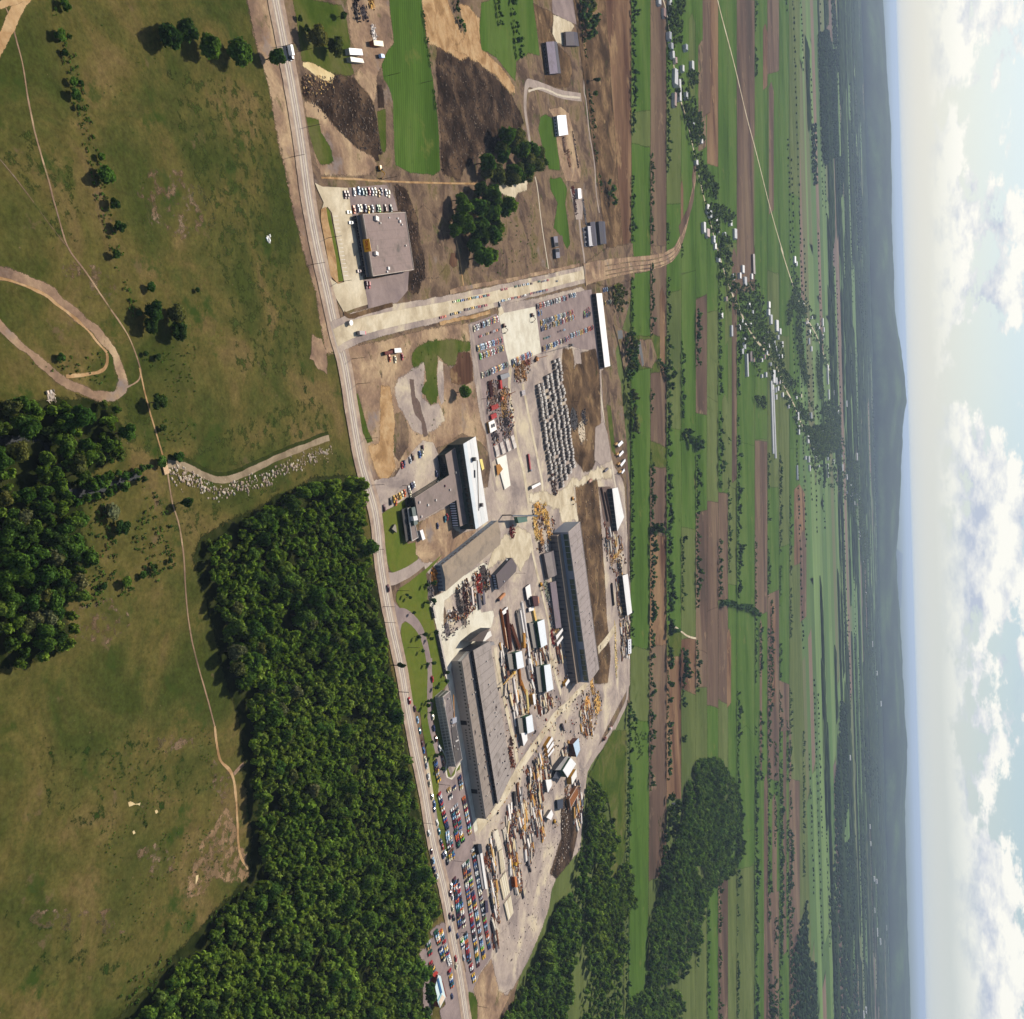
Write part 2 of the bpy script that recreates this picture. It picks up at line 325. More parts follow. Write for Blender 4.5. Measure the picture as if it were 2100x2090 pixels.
def ribbon(name, frame, mat, pts, w, off=0.0, amp=.3, k=6):
    """strip w metres wide along a line; w may be a (start, end) pair"""
    L = smooth_line(gpn(fr(frame, *pts)), k); d = np.gradient(L, axis=0); d /= np.linalg.norm(d, axis=1)[:, None]; nr = np.stack([-d[:, 1], d[:, 0]], 1)
    ws = np.linspace(*(w if isinstance(w, tuple) else (w, w)), len(L))
    j = np.array([mnoise.noise(Vector((p[0]*.15, p[1]*.15, 7.7))) for p in L])*amp; j2 = np.array([mnoise.noise(Vector((p[0]*.15, p[1]*.15, 2.2))) for p in L])*amp
    q = np.minimum(amp*1.2, ws*.35)
    R = [L+nr*(off+ws/2+j+q*.7)[:, None], L+nr*(off+ws/2+j-q*.5)[:, None], L+nr*(off-ws/2+j2+q*.5)[:, None], L+nr*(off-ws/2+j2-q*.7)[:, None]]
    ZT[0] += .004; z = ZT[0]; n = len(L)
    me = bpy.data.meshes.new(name); me.from_pydata([(*p, z) for r in R for p in r], [], [(k*n+i, (k+1)*n+i, (k+1)*n+i+1, k*n+i+1) for k in range(3) for i in range(n-1)]); me.update()
    if me.polygons[0].normal.z < 0: me.flip_normals()
    me.attributes.new('rim', 'FLOAT', 'POINT').data.foreach_set('value', np.concatenate([np.ones(n), np.zeros(2*n), np.ones(n)]).astype(np.float32))
    me.materials.append(G[mat]); o = link(name, me); o['kind'] = 'structure'
    SHEETS.append(([proj((*p, z)) for p in list(R[0])+list(R[3][::-1])], z)); return o
def gz(px, py):
    """height of the top ground sheet at a picture position"""
    z = 0.0
    for poly, h in SHEETS_BB:
        x0, y0, x1, y1, P = poly
        if x0 <= px <= x1 and y0 <= py <= y1 and h > z and inpoly([(px, py)], P)[0]: z = h
    return z
SHEETS_BB = []
def freeze_sheets():
    for P, z in SHEETS:
        A = np.array(P); SHEETS_BB.append(((A[:, 0].min(), A[:, 1].min(), A[:, 0].max(), A[:, 1].max(), A), z))
def at(px, py):
    z = gz(px, py); return gp(px, py, z)
# ------------------------------------------------------------------ the ground, from the base up
def base_ground():
    me = bpy.data.meshes.new('ground'); s = 150000
    me.from_pydata([(-s, -2000, 0), (s, -2000, 0), (s, s, 0), (-s, s, 0)], [], [(0, 1, 2, 3)]); me.materials.append(G['crop2'])
    o = link('ground', me); o['kind'] = 'structure'
base_ground()
sheet_w('pasture', [(-900, 60), (900, 60), (900, 760), (-900, 760)], 'pasture')
# greener sweep and dry patches in the pasture
sheet('green_meadow', 'p', 'lush', [(338, 1000), (400, 1024), (470, 1030), (560, 1000), (640, 955), (700, 912), (715, 965), (690, 975), (620, 980), (540, 1010), (470, 1050), (420, 1085), (390, 1120), (350, 1090)], 2.2)
sheet('green_meadow', 'p', 'lush', [(345, 940), (420, 890), (520, 850), (600, 815), (672, 800), (690, 880), (600, 910), (520, 955), (430, 968), (380, 955)], 2.6)
sheet('green_meadow', 'Z', 'lush', [(400, 300), (640, 320), (760, 280), (880, 440), (930, 620), (900, 700), (700, 740), (640, 600), (690, 420)], 2.5)
sheet('dry_grass', 'P', 'bare', [(560, 720), (660, 560), (700, 420), (775, 440), (800, 640), (880, 820), (820, 890), (690, 880), (590, 960), (480, 1000), (500, 850)], 4, 2)
sheet('dry_grass', 'P', 'worn', [(230, 700), (350, 620), (480, 780), (420, 880), (270, 860), (200, 760)], 4, 2)
sheet('dry_grass', 'P', 'worn', [(630, 160), (760, 220), (780, 330), (785, 460), (680, 440), (610, 300)], 4, 2)
sheet('dry_grass', 'P', 'worn', [(-400, 1000), (60, 1040), (160, 1160), (60, 1200), (-200, 1150), (-450, 1100)], 4, 3)
sheet('dry_grass', 'P', 'worn', [(320, 60), (420, 20), (560, 60), (540, 130), (400, 160), (330, 140)], 4, 3)
sheet('dry_grass', 'Z', 'worn', [(420, 1480), (620, 1440), (760, 1560), (600, 1720), (430, 1700)], 5, 3)
sheet('dry_grass', 'A', 'worn', [(430, 1380), (580, 1550), (660, 1600), (610, 1710), (460, 1660), (340, 1580), (310, 1460)], 5, 2)
sheet('dry_grass', 'A', 'worn', [(800, 950), (1150, 980), (1250, 1250), (1000, 1350), (800, 1250)], 6, 3)
sheet('grass_clumps', 'P', 'tuft', [(-420, 60), (200, 20), (560, 120), (620, 380), (400, 560), (100, 640), (-300, 560)], 6, 4)
sheet('grass_clumps', 'P', 'tuft', [(-500, 1050), (-100, 1000), (250, 1150), (100, 1400), (-300, 1500)], 6, 4)
sheet('grass_clumps', 'A', 'lush', [(900, 330), (1500, 480), (1620, 900), (1700, 1500), (1740, 2200), (1300, 2100), (1200, 1500), (1000, 900)], 8, 5)
sheet('grass_clumps', 'A', 'lush', [(60, 700), (400, 900), (520, 1250), (380, 1400), (200, 1150), (0, 950)], 8, 5)
for q in ([(172, 430), (190, 422), (214, 436), (246, 432), (240, 446), (205, 444), (182, 450)], [(325, 478), (335, 472), (342, 486), (330, 494)], [(560, 845), (574, 835), (570, 870), (558, 892)], [(196, 594), (208, 590), (213, 608), (200, 612)]):
    sheet('bare_patch', 'P', 'sand', q, .9, 1.2)
# dirt tracks in the pasture
ribbon('track', 'A', 'dirt', [(-40, 1530), (90, 1560), (230, 1620), (350, 1710), (450, 1790), (560, 1890), (640, 1990), (685, 2110), (690, 2170), (650, 2230), (580, 2240), (480, 2210), (370, 2150), (250, 2060), (100, 1930), (-40, 1800)], (5, 3.6), amp=1.5, k=8)
ribbon('track', 'A', 'clay', [(-40, 1560), (90, 1590), (230, 1650), (340, 1730), (440, 1810), (540, 1920), (600, 1990)], 1.3, amp=.8)
ribbon('track', 'A', 'clay', [(600, 1990), (600, 2050), (570, 2090), (480, 2110), (370, 2120)], 1.4, amp=.4)
ribbon('footpath', 'A', 'dirt', [(10, 0), (60, 110), (90, 220), (130, 380), (160, 580), (210, 800), (270, 1010), (330, 1230), (385, 1400), (480, 1530), (600, 1710), (720, 1890), (785, 2060), (790, 2110), (770, 2150), (700, 2190)], .75, amp=.25)
ribbon('footpath', 'Z', 'clay', [(785, 150), (820, 310), (850, 420), (915, 640)], .9, amp=.2)
ribbon('footpath', 'A', 'scrub', [(0, 900), (130, 1060), (260, 1240), (385, 1400)], .45, amp=.2)
ribbon('track', 'A', 'clay', [(-30, 310), (40, 170), (90, 60), (150, -30)], 4.5, amp=.8)
ribbon('track', 'A', 'clay', [(-10, 30), (60, 10), (120, -10)], 3.0, amp=.8)
ribbon('footpath', 'O', 'dirt', [(140, 230), (170, 420), (215, 570), (245, 780), (255, 960), (270, 1140), (300, 1330), (350, 1530), (410, 1740), (450, 1900), (463, 1990)], .85, amp=.2)
ribbon('footpath', 'P', 'clay', [(662, 0), (690, 180), (760, 270), (785, 430), (795, 640), (810, 740), (860, 810)], 1.6, amp=.35)
ribbon('footpath', 'P', 'dirt', [(770, 270), (800, 235), (845, 195)], 2.0, amp=.4)
# stream and its rubble bank
ribbon('stream_bank', 'O', 'rock', [(140, 155), (250, 175), (330, 215), (400, 250), (470, 270), (560, 260), (650, 225), (760, 175), (860, 125), (960, 85), (1060, 45), (1200, -10)], 5.5, off=1.2, amp=.6)
ribbon('stream', 'O', 'stream', [(140, 160), (250, 180), (330, 218), (400, 250), (470, 270), (560, 260), (650, 225), (760, 175), (860, 125), (960, 85), (1060, 45), (1200, -10)], 3.6, amp=.5)
ribbon('stream_water', 'Z', 'water', [(-40, 570), (70, 560), (180, 555), (250, 590), (290, 690), (340, 800), (390, 860), (450, 862), (500, 840), (560, 832), (610, 800), (660, 798), (700, 768), (740, 770), (790, 738)], (4.6, 1.5), amp=1.1)
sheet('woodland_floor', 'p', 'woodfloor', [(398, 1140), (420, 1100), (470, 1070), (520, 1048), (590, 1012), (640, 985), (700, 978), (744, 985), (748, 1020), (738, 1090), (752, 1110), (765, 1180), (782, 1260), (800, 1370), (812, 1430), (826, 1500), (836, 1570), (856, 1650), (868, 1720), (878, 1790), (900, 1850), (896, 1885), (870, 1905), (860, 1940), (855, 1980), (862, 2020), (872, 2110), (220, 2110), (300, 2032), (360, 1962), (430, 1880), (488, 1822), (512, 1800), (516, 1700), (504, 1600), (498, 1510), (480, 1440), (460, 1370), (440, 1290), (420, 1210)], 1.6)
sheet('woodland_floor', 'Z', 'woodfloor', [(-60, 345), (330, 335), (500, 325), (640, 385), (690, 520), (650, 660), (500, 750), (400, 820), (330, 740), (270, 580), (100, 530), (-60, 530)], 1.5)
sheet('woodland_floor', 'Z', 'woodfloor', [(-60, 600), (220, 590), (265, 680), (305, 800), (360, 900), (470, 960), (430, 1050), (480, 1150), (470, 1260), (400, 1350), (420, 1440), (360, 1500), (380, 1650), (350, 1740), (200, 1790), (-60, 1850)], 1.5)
# ---- works side of the main road
sheet('works_ground', 'p', 'scrub', [(556, -30), (590, 100), (612, 240), (640, 400), (665, 540), (690, 680), (720, 800), (745, 930), (775, 1080), (800, 1240), (835, 1420), (870, 1600), (900, 1760), (935, 1900), (960, 2110), (1040, 2110), (1060, 2020), (1100, 1900), (1140, 1800), (1150, 1700), (1190, 1600), (1235, 1520), (1290, 1440), (1292, 1000), (1262, 720), (1300, 590), (1296, 520), (1262, 500), (1232, 380), (1200, 220), (1190, 90), (1182, -30)], 1.2)
sheet('verge', 'p', 'dirt', [(500, -30), (512, 20), (520, 60), (530, 105), (545, 150), (556, 200), (575, 300), (600, 420), (625, 520), (648, 600), (662, 680), (668, 720), (690, 720), (664, 590), (640, 450), (610, 320), (590, 200), (574, 100), (556, -30)], 1.4)
sheet('verge', 'A', 'dirt', [(1760, 1890), (1760, 1960), (1740, 2010), (1790, 2080), (1840, 2110), (1840, 2000), (1810, 1900)], 2.4)
sheet('grass_plot', 'B', 'grass', [(0, -40), (260, 20), (480, 60), (520, 150), (560, 400), (560, 600), (600, 740), (480, 740), (410, 730), (240, 650), (90, 590), (70, 430), (30, 150)], .8)
sheet('site_dirt', 'B', 'dirt', [(520, -60), (940, -60), (970, 200), (1000, 430), (920, 520), (880, 640), (820, 760), (820, 900), (800, 1010), (750, 940), (620, 800), (600, 720), (700, 660), (640, 560), (580, 400), (560, 150)], 1.0)
sheet('rubble_field', 'B', 'dark', [(90, 720), (240, 830), (420, 740), (560, 780), (700, 890), (800, 1050), (880, 1500), (860, 1580), (640, 1470), (560, 1400), (400, 1240), (270, 1080), (150, 1000), (90, 940)], 2.6)
sheet('sand_patch', 'B', 'sand', [(100, 615), (200, 625), (320, 690), (410, 740), (375, 825), (280, 780), (190, 720), (100, 650)], .7, 1.5)
sheet('dirt_bank', 'B', 'dirt', [(110, 1010), (200, 1020), (300, 1120), (400, 1250), (560, 1400), (660, 1480), (800, 1560), (830, 1640), (760, 1720), (280, 1720), (220, 1560), (160, 1300), (130, 1100)], 1.0)
sheet('grass_bank', 'B', 'grass', [(130, 1150), (250, 1170), (280, 1320), (380, 1480), (400, 1590), (280, 1620), (210, 1500), (160, 1320)], 1.2)
sheet('dark_rubble', 'B', 'dark', [(830, 840), (890, 850), (900, 1060), (840, 1060)], .8)
sheet('crop_strip', 'B', 'crop', [(945, -60), (1260, -60), (1300, 300), (1380, 800), (1430, 1200), (1450, 1680), (1380, 1720), (1160, 1700), (1010, 1620), (1000, 1400), (990, 1000), (900, 800), (880, 640), (930, 520), (1000, 430), (975, 200)], .7)
sheet('grass_strip', 'B', 'grass', [(830, 1100), (915, 1080), (915, 1520), (870, 1480)], .6)
ribbon('dirt_track', 'B', 'scrub', [(890, 820), (950, 960), (955, 1200), (955, 1450), (920, 1560), (860, 1600)], 8, amp=1.0)
sheet('rubble_field', 'C', 'dark', [(-20, 470), (60, 460), (160, 560), (280, 570), (400, 640), (560, 780), (700, 930), (790, 1100), (830, 1200), (780, 1280), (680, 1340), (600, 1500), (420, 1480), (260, 1640), (180, 1760), (30, 1700), (10, 1200), (-20, 800)], 2.8)
sheet('dirt_strip', 'B', 'clay', [(1270, -60), (1500, -60), (1590, 200), (1680, 330), (1720, 560), (1650, 590), (1560, 520), (1400, 440), (1330, 420), (1300, 200)], 1.3)
sheet('dirt_strip', 'C', 'clay', [(200, 60), (280, 60), (400, 200), (400, 420), (480, 540), (640, 700), (740, 860), (750, 920), (690, 900), (560, 740), (420, 640), (270, 540), (140, 470), (250, 400), (270, 300), (220, 160)], 1.3)
sheet('crop_strip', 'C', 'crop', [(420, 40), (680, -60), (920, -60), (950, 200), (990, 540), (880, 520), (760, 600), (750, 800), (640, 660), (560, 560), (420, 480), (400, 300)], .9)
sheet('sheds_yard', 'C', 'wet', [(930, 40), (1110, 130), (1130, 150), (1130, 330), (1180, 460), (1290, 560), (1310, 700), (1280, 850), (1200, 860), (1050, 830), (1020, 560), (970, 300)], 1.0)
sheet('shed_apron', 'C', 'dust', [(1130, 150), (1300, 220), (1330, 260), (1300, 310), (1240, 330), (1230, 440), (1160, 420), (1120, 330)], .8)
sheet('paved_lot', 'C', 'lot', [(1110, -60), (1340, -60), (1350, 240), (1300, 220), (1120, 130)], .4)
ribbon('grey_road', 'C', 'asph', [(1340, -60), (1350, 200), (1400, 450), (1430, 700), (1430, 900), (1450, 1000), (1480, 1300), (1530, 1600), (1550, 1900), (1580, 2100)], 4.0, amp=.3)
ribbon('loop_road', 'C', 'asph', [(905, 1480), (880, 1300), (850, 1100), (850, 950), (870, 830), (930, 830), (1050, 870), (1200, 930), (1400, 960)], (6, 9), amp=.3, k=10)
ribbon('loop_road_crown', 'C', 'pale', [(880, 900), (1000, 870), (1100, 900), (1200, 945), (1390, 965)], 2.0, amp=.5, k=10)
sheet('grass_plot', 'C', 'crop', [(1000, 1160), (1050, 1130), (1140, 1190), (1160, 1400), (1180, 1560), (1190, 1680), (1080, 1660), (1030, 1480), (980, 1280)], .8)
sheet('shed_apron', 'C', 'dirt', [(1080, 1080), (1200, 1060), (1280, 1120), (1330, 1320), (1400, 1700), (1380, 1800), (1250, 1780), (1190, 1600), (1160, 1400), (1150, 1180)], .8)
sheet('grass_plot', 'E', 'crop', [(1090, 330), (1200, 310), (1260, 420), (1240, 560), (1270, 760), (1290, 960), (1260, 1010), (1200, 880), (1130, 800), (1170, 560), (1100, 420)], .8)
ribbon('narrow_road', 'E', 'pale', [(945, 300), (970, 420), (1000, 680), (1030, 900), (1070, 1150), (1090, 1320)], 2.2, amp=.2)
ribbon('yard_road', 'E', 'asph', [(1340, 540), (1380, 700), (1400, 900), (1430, 1100), (1440, 1260)], (7, 4.5), amp=.3)
sheet('yard_pad', 'E', 'asph', [(1290, 420), (1410, 420), (1420, 560), (1410, 720), (1350, 720), (1320, 560)], .5)
sheet('concrete_pad', 'E', 'mud', [(1170, 880), (1215, 880), (1240, 1080), (1195, 1085)], .2)
sheet('sand_clearing', 'E', 'dust', [(550, 400), (640, 360), (800, 320), (870, 320), (860, 430), (780, 450), (740, 510), (640, 470)], .8)
ribbon('dirt_track', 'D', 'clay', [(280, 310), (600, 325), (900, 345), (1300, 360), (1900, 372)], 1.3, amp=.3)
sheet('dirt_mound', 'D', 'scrub', [(1210, 640), (1300, 590), (1440, 740), (1490, 960), (1520, 1150), (1420, 1300), (1300, 1290), (1280, 1020), (1240, 900)], 1.0)
sheet('log_field', 'D', 'dark', [(1000, 380), (1100, 420), (1180, 600), (1220, 720), (1250, 950), (1290, 1100), (1300, 1300), (1230, 1460), (1150, 1430), (1140, 1250), (1200, 1200), (1110, 660), (1040, 640)], 2.6)
ribbon('sandy_path', 'D', 'clay', [(1610, 930), (1640, 1080), (1665, 1250), (1690, 1430)], 2.0, amp=.4)
sheet('orange_soil', 'D', 'soil2', [(1560, 1050), (1620, 1060), (1620, 1180), (1580, 1200), (1540, 1150)], 1.0)
# ---- block south of the dusty road
sheet('vacant_lot', 'G', 'dirt', [(60, 300), (200, 330), (480, 270), (800, 180), (1100, 120), (1440, 70), (1500, 400), (1560, 800), (1650, 1200), (1720, 1600), (1560, 1400), (1350, 1300), (1200, 1420), (1000, 1500), (700, 1650), (560, 1780), (420, 1900), (330, 1890), (250, 1560), (180, 1200), (130, 850), (70, 560)], .9)
sheet('gravel_patch', 'G', 'gravel', [(640, 700), (780, 620), (860, 520), (930, 500), (920, 700), (900, 900), (990, 1000), (1090, 980), (1160, 1150), (1080, 1240), (950, 1320), (800, 1280), (720, 1120), (640, 1000), (600, 820)], 1.4)
sheet('wet_ditch', 'G', 'mud', [(770, 710), (810, 720), (830, 900), (880, 960), (900, 1080), (940, 1180), (970, 1340), (920, 1350), (900, 1180), (830, 1100), (790, 960)], .9)
sheet('grass_patch', 'G', 'grass', [(870, 340), (960, 290), (1130, 270), (1250, 260), (1460, 290), (1440, 380), (1310, 400), (1280, 540), (1200, 540), (1130, 480), (1080, 420), (1070, 560), (1080, 860), (1060, 960), (1000, 980), (940, 870), (900, 830), (960, 720), (930, 500), (820, 560), (790, 500), (800, 400)], 1.3)
sheet('bare_soil', 'G', 'soil2', [(1310, 410), (1440, 400), (1470, 560), (1480, 720), (1380, 760), (1240, 740), (1220, 600), (1290, 540)], 1.2)
sheet('gravel_strip', 'G', 'gravel', [(1090, 480), (1140, 520), (1150, 700), (1150, 960), (1120, 990), (1090, 860), (1080, 620)], .8)
sheet('grass_patch', 'G', 'grass', [(150, 850), (180, 870), (240, 1080), (280, 1250), (350, 1400), (290, 1420), (240, 1300), (190, 1140), (160, 960)], .9)
sheet('grass_patch', 'G', 'scrub', [(600, 1100), (660, 1080), (720, 1160), (750, 1300), (750, 1450), (690, 1560), (640, 1640), (600, 1560), (580, 1300)], 1.3)
sheet('sand_strip', 'G', 'clay', [(450, 780), (540, 790), (580, 1050), (600, 1200), (570, 1500), (600, 1700), (480, 1880), (420, 1800), (330, 1600), (300, 1450), (420, 1440), (440, 1200), (430, 950)], 1.4)
sheet('works_drive', 'H', 'gravel', [(30, 800), (100, 740), (240, 720), (330, 700), (420, 560), (520, 420), (640, 300), (760, 320), (820, 470), (830, 700), (600, 860), (440, 950), (190, 1100), (150, 1150), (90, 960)], .6)
sheet('works_yard', 'p', 'gravel', [(960, 665), (1022, 648), (1025, 622), (1095, 614), (1190, 590), (1212, 606), (1236, 750), (1240, 860), (1280, 1000), (1292, 1200), (1293, 1400), (1245, 1490), (1205, 1570), (1195, 1660), (1190, 1740), (1140, 1800), (1100, 1900), (1064, 1990), (1040, 2040), (1010, 2110), (965, 2110), (950, 2000), (930, 1890), (905, 1790), (885, 1700), (862, 1600), (905, 1480), (925, 1300), (900, 1200), (870, 1165), (860, 1080), (900, 1010), (1000, 1000), (1010, 930), (985, 860), (970, 760)], .8)
sheet('lawn', 'H', 'lawn', [(160, 1140), (200, 1105), (430, 960), (450, 1060), (420, 1300), (470, 1460), (550, 1440), (585, 1560), (580, 1660), (480, 1740), (330, 1800), (270, 1760), (220, 1600), (180, 1400), (150, 1240)], .2)
ribbon('driveway', 'J', 'asph', [(230, 480), (300, 480), (380, 450), (480, 400), (580, 330), (700, 230), (860, 110), (1000, 0)], (9, 7.5), amp=.2)
sheet('courtyard', 'H', 'dirt', [(600, 1250), (680, 1180), (840, 1090), (950, 1050), (980, 1290), (1060, 1350), (1240, 1300), (1100, 1450), (900, 1600), (800, 1660), (640, 1660), (560, 1560), (560, 1440), (600, 1400)], .8)
sheet('lawn', 'J', 'lawn', [(340, 650), (380, 580), (480, 520), (600, 420), (700, 340), (860, 200), (760, 330), (670, 420), (700, 560), (690, 700), (730, 800), (770, 1000), (800, 1200), (870, 1560), (920, 1660), (800, 1820), (690, 1900), (740, 1500), (700, 1200), (600, 1000), (480, 860), (380, 800), (340, 730)], .3)
sheet('lawn', 'J', 'lawn', [(400, 990), (440, 965), (500, 980), (580, 1060), (640, 1160), (690, 1360), (700, 1560), (690, 1900), (690, 2000), (540, 1960), (500, 1700), (450, 1400), (400, 1160), (390, 1050)], .3)
sheet('lawn', 'L', 'lawn', [(330, 560), (420, 420), (430, 700), (460, 880), (520, 1080), (560, 1300), (540, 1500), (600, 1860), (640, 2060), (560, 2060), (530, 1800), (480, 1500), (440, 1250), (400, 1000), (350, 760)], .3)
sheet('lawn', 'L', 'lawn', [(500, 380), (540, 400), (560, 640), (600, 860), (640, 1080), (640, 1230), (680, 1330), (730, 1240), (790, 1180), (780, 1250), (740, 1280), (720, 1320), (650, 1340), (620, 1180), (560, 1000), (500, 800), (470, 600)], .3)
ribbon('driveway', 'J', 'lot', [(320, 900), (420, 880), (520, 940), (600, 1040), (650, 1160), (690, 1320), (715, 1500), (725, 1700), (720, 1900), (710, 2060)], (9, 5.5), amp=.2)
sheet('drive_apron', 'J', 'lot', [(275, 690), (340, 770), (430, 850), (500, 900), (430, 960), (400, 990), (380, 1100), (360, 1150), (330, 1000), (300, 850)], .3)
ribbon('driveway', 'L', 'lot', [(445, 0), (440, 200), (435, 400), (440, 560), (450, 720), (490, 900), (530, 1050), (570, 1200), (600, 1350)], 6.5, amp=.2)
ribbon('concrete_kerb_path', 'L', 'conc', [(545, 1000), (600, 1060), (630, 1160), (625, 1260), (640, 1340), (680, 1360), (725, 1310), (745, 1240), (810, 1150)], 1.6, amp=.05)
sheet('concrete_lane', 'L', 'conc', [(590, -60), (690, -60), (680, 120), (720, 360), (780, 640), (830, 920), (870, 1180), (930, 1500), (980, 1830), (1060, 1830), (1000, 1923), (900, 2000), (870, 1700), (830, 1400), (800, 1100), (750, 760), (690, 480), (640, 250), (600, 60)], .3)
sheet('concrete_yard', 'J', 'conc', [(740, 690), (860, 640), (960, 560), (1040, 480), (1180, 400), (1320, 300), (1400, 340), (1100, 560), (880, 720), (870, 860), (870, 1000), (900, 1150), (1060, 1030), (1110, 960), (1200, 840), (1260, 750), (1300, 860), (1430, 840), (1440, 900), (1410, 1020), (1310, 1130), (1190, 1220), (960, 1440), (950, 1550), (1000, 1800), (960, 1700), (890, 1560), (820, 1150), (770, 920), (720, 780)], .5)
sheet('car_park', 'L', 'lot', [(500, 1080), (560, 1160), (620, 1340), (700, 1370), (760, 1300), (800, 1280), (860, 1500), (930, 1860), (960, 2060), (640, 2060), (600, 1860), (560, 1560), (520, 1250)], .3)
sheet('car_park', 'N', 'lot', [(560, -20), (760, -20), (830, 140), (880, 280), (960, 560), (1000, 800), (1040, 1150), (1010, 1300), (880, 1480), (830, 1640), (790, 1640), (760, 1480), (700, 1150), (640, 850), (560, 520), (500, 330), (560, 340), (620, 320), (600, 120)], .5)
sheet('car_park', 'N', 'lot', [(530, 940), (600, 1000), (640, 1200), (700, 1500), (760, 1760), (800, 1960), (520, 1960), (500, 1830), (560, 1780), (500, 1480), (350, 1600), (420, 1880), (340, 1880), (330, 1560), (400, 1480), (260, 1340), (280, 1230), (350, 1220), (380, 1120), (440, 1090), (400, 1040), (450, 1000)], .8)
sheet('verge_grass', 'N', 'grass', [(545, 0), (560, 130), (590, 260), (575, 320), (545, 240), (520, 100), (500, 0)], .3)
sheet('verge_grass', 'N', 'grass', [(790, 1650), (840, 1660), (880, 1720), (880, 1960), (820, 1960), (790, 1780)], .5)
sheet('verge_grass', 'N', 'scrub', [(685, 1080), (720, 1240), (760, 1440), (745, 1470), (700, 1250), (680, 1120)], .4)
sheet('gravel_ground', 'N', 'gravel', [(1240, 800), (1350, 640), (1500, 200), (1620, 200), (1700, 120), (1660, 400), (1600, 800), (1500, 1080), (1380, 1350), (1240, 1600), (1100, 1680), (1060, 1500), (1040, 1300), (1090, 1100), (1180, 980)], 1.0)
sheet('dirt_ground', 'N', 'dirt', [(830, 1640), (900, 1480), (1020, 1320), (1060, 1500), (1090, 1650), (1200, 1700), (1060, 1960), (880, 1960), (880, 1720)], 1.0)
# north car parks and slab
sheet('car_park', 'F', 'lot', [(310, 310), (560, 210), (600, 250), (640, 500), (680, 720), (700, 840), (720, 1100), (780, 1500), (600, 1600), (500, 1680), (470, 1400), (420, 1000), (370, 700)], .4)
sheet('car_park', 'F', 'lot', [(950, 110), (1350, 0), (1500, -30), (1530, 300), (1590, 720), (1600, 760), (1540, 560), (1420, 560), (1200, 500), (1010, 600), (980, 400)], .4)
sheet('concrete_slab', 'F', 'conc', [(580, 210), (700, 190), (945, 140), (975, 350), (1005, 590), (800, 680), (690, 720), (650, 560), (610, 330)], .2)
sheet('concrete_drive', 'F', 'dust', [(520, 40), (590, 20), (610, 120), (640, 200), (590, 230), (575, 130)], .4)
ribbon('yard_road', 'F', 'dust', [(700, 740), (690, 950), (730, 1250), (780, 1560), (830, 1750), (860, 1950), (880, 2080)], 6.0, amp=.7)
ribbon('yard_road', 'F', 'dust', [(820, 900), (900, 1300), (960, 1600), (1010, 1850), (1020, 2000)], 5, amp=1.0)
ribbon('yard_lane', 'F', 'asph', [(310, 310), (370, 700), (420, 1050), (470, 1400), (520, 1750), (560, 1960)], 4.5, amp=.2)
ribbon('yard_lane', 'I', 'pale', [(1260, -20), (1290, 200), (1340, 450), (1380, 700), (1410, 930), (1440, 1100)], 5.0, amp=.4)
sheet('rough_ground', 'F', 'wet', [(1220, 560), (1310, 560), (1330, 700), (1330, 760), (1400, 600), (1540, 560), (1580, 760), (1590, 1150), (1600, 1400), (1540, 1640), (1500, 1760), (1420, 1760), (1310, 1600), (1280, 1300), (1240, 1000), (1200, 780)], 1.2)
sheet('rough_ground', 'I', 'wet', [(980, 1040), (1100, 1060), (1220, 980), (1240, 1100), (1270, 1500), (1300, 1923), (1320, 2200), (1340, 2600), (1380, 3000), (1350, 3300), (1200, 3300), (1160, 2900), (1100, 2300), (1060, 1700), (1010, 1400)], 1.2)
sheet('rough_ground', 'F', 'scrub', [(1600, 780), (1740, 700), (1790, 900), (1820, 1200), (1850, 1500), (1870, 1923), (1720, 1700), (1660, 1500), (1620, 1150)], 1.0)
sheet('gravel_patch', 'F', 'asph', [(1540, 1330), (1620, 1280), (1660, 1400), (1700, 1650), (1600, 1700), (1530, 1650)], .7)
sheet('puddle', 'F', 'asph', [(1330, 560), (1390, 580), (1400, 700), (1340, 700)], .8)
sheet('grass_strip', 'F', 'grass', [(1650, 1110), (1690, 1120), (1720, 1400), (1740, 1600), (1700, 1560), (1670, 1300)], .7)
sheet('gravel_patch', 'I', 'dust', [(760, 1180), (900, 1090), (950, 990), (1040, 1030), (1150, 930), (1240, 880), (1390, 900), (1400, 980), (1240, 1000), (1120, 1030), (1030, 1080), (960, 1060), (980, 1300), (1020, 1450), (840, 1500), (800, 1340), (640, 1280), (470, 1260), (470, 1180), (620, 1150)], 2.8)
sheet('gravel_patch', 'K', 'dust', [(60, 420), (180, 300), (360, 180), (480, 260), (500, 420), (420, 560), (360, 660), (280, 520), (200, 500), (100, 560), (0, 640)], 3.2)
ribbon('yard_road', 'K', 'dust', [(470, 250), (510, 500), (570, 760), (640, 1050), (690, 1300), (700, 1560), (740, 1750), (780, 1900), (820, 2060)], 4.5, amp=.5)
ribbon('yard_road', 'L', 'dust', [(1180, -120), (1200, 60), (1260, 350), (1330, 680), (1400, 980), (1430, 1180)], 6, amp=.5)
ribbon('yard_road', 'M', 'dust', [(1110, 300), (1000, 400), (900, 520), (760, 640), (620, 850), (480, 1050), (360, 1230), (220, 1480), (90, 1660), (-40, 1800), (-120, 1900)], (6, 13), amp=.8)
ribbon('yard_road', 'K', 'dust', [(1440, 1290), (1340, 1440), (1240, 1560)], 9, amp=.8)
ribbon('perimeter_track', 'M', 'asph', [(1570, 0), (1575, 250), (1560, 480), (1490, 640), (1400, 820), (1300, 960), (1200, 1090), (1120, 1230), (1080, 1350)], (7, 10), amp=.5)
ribbon('perimeter_track', 'I', 'mud', [(1560, 800), (1570, 1100), (1580, 1500), (1580, 2000), (1590, 2300), (1600, 2800)], 7, amp=.4)
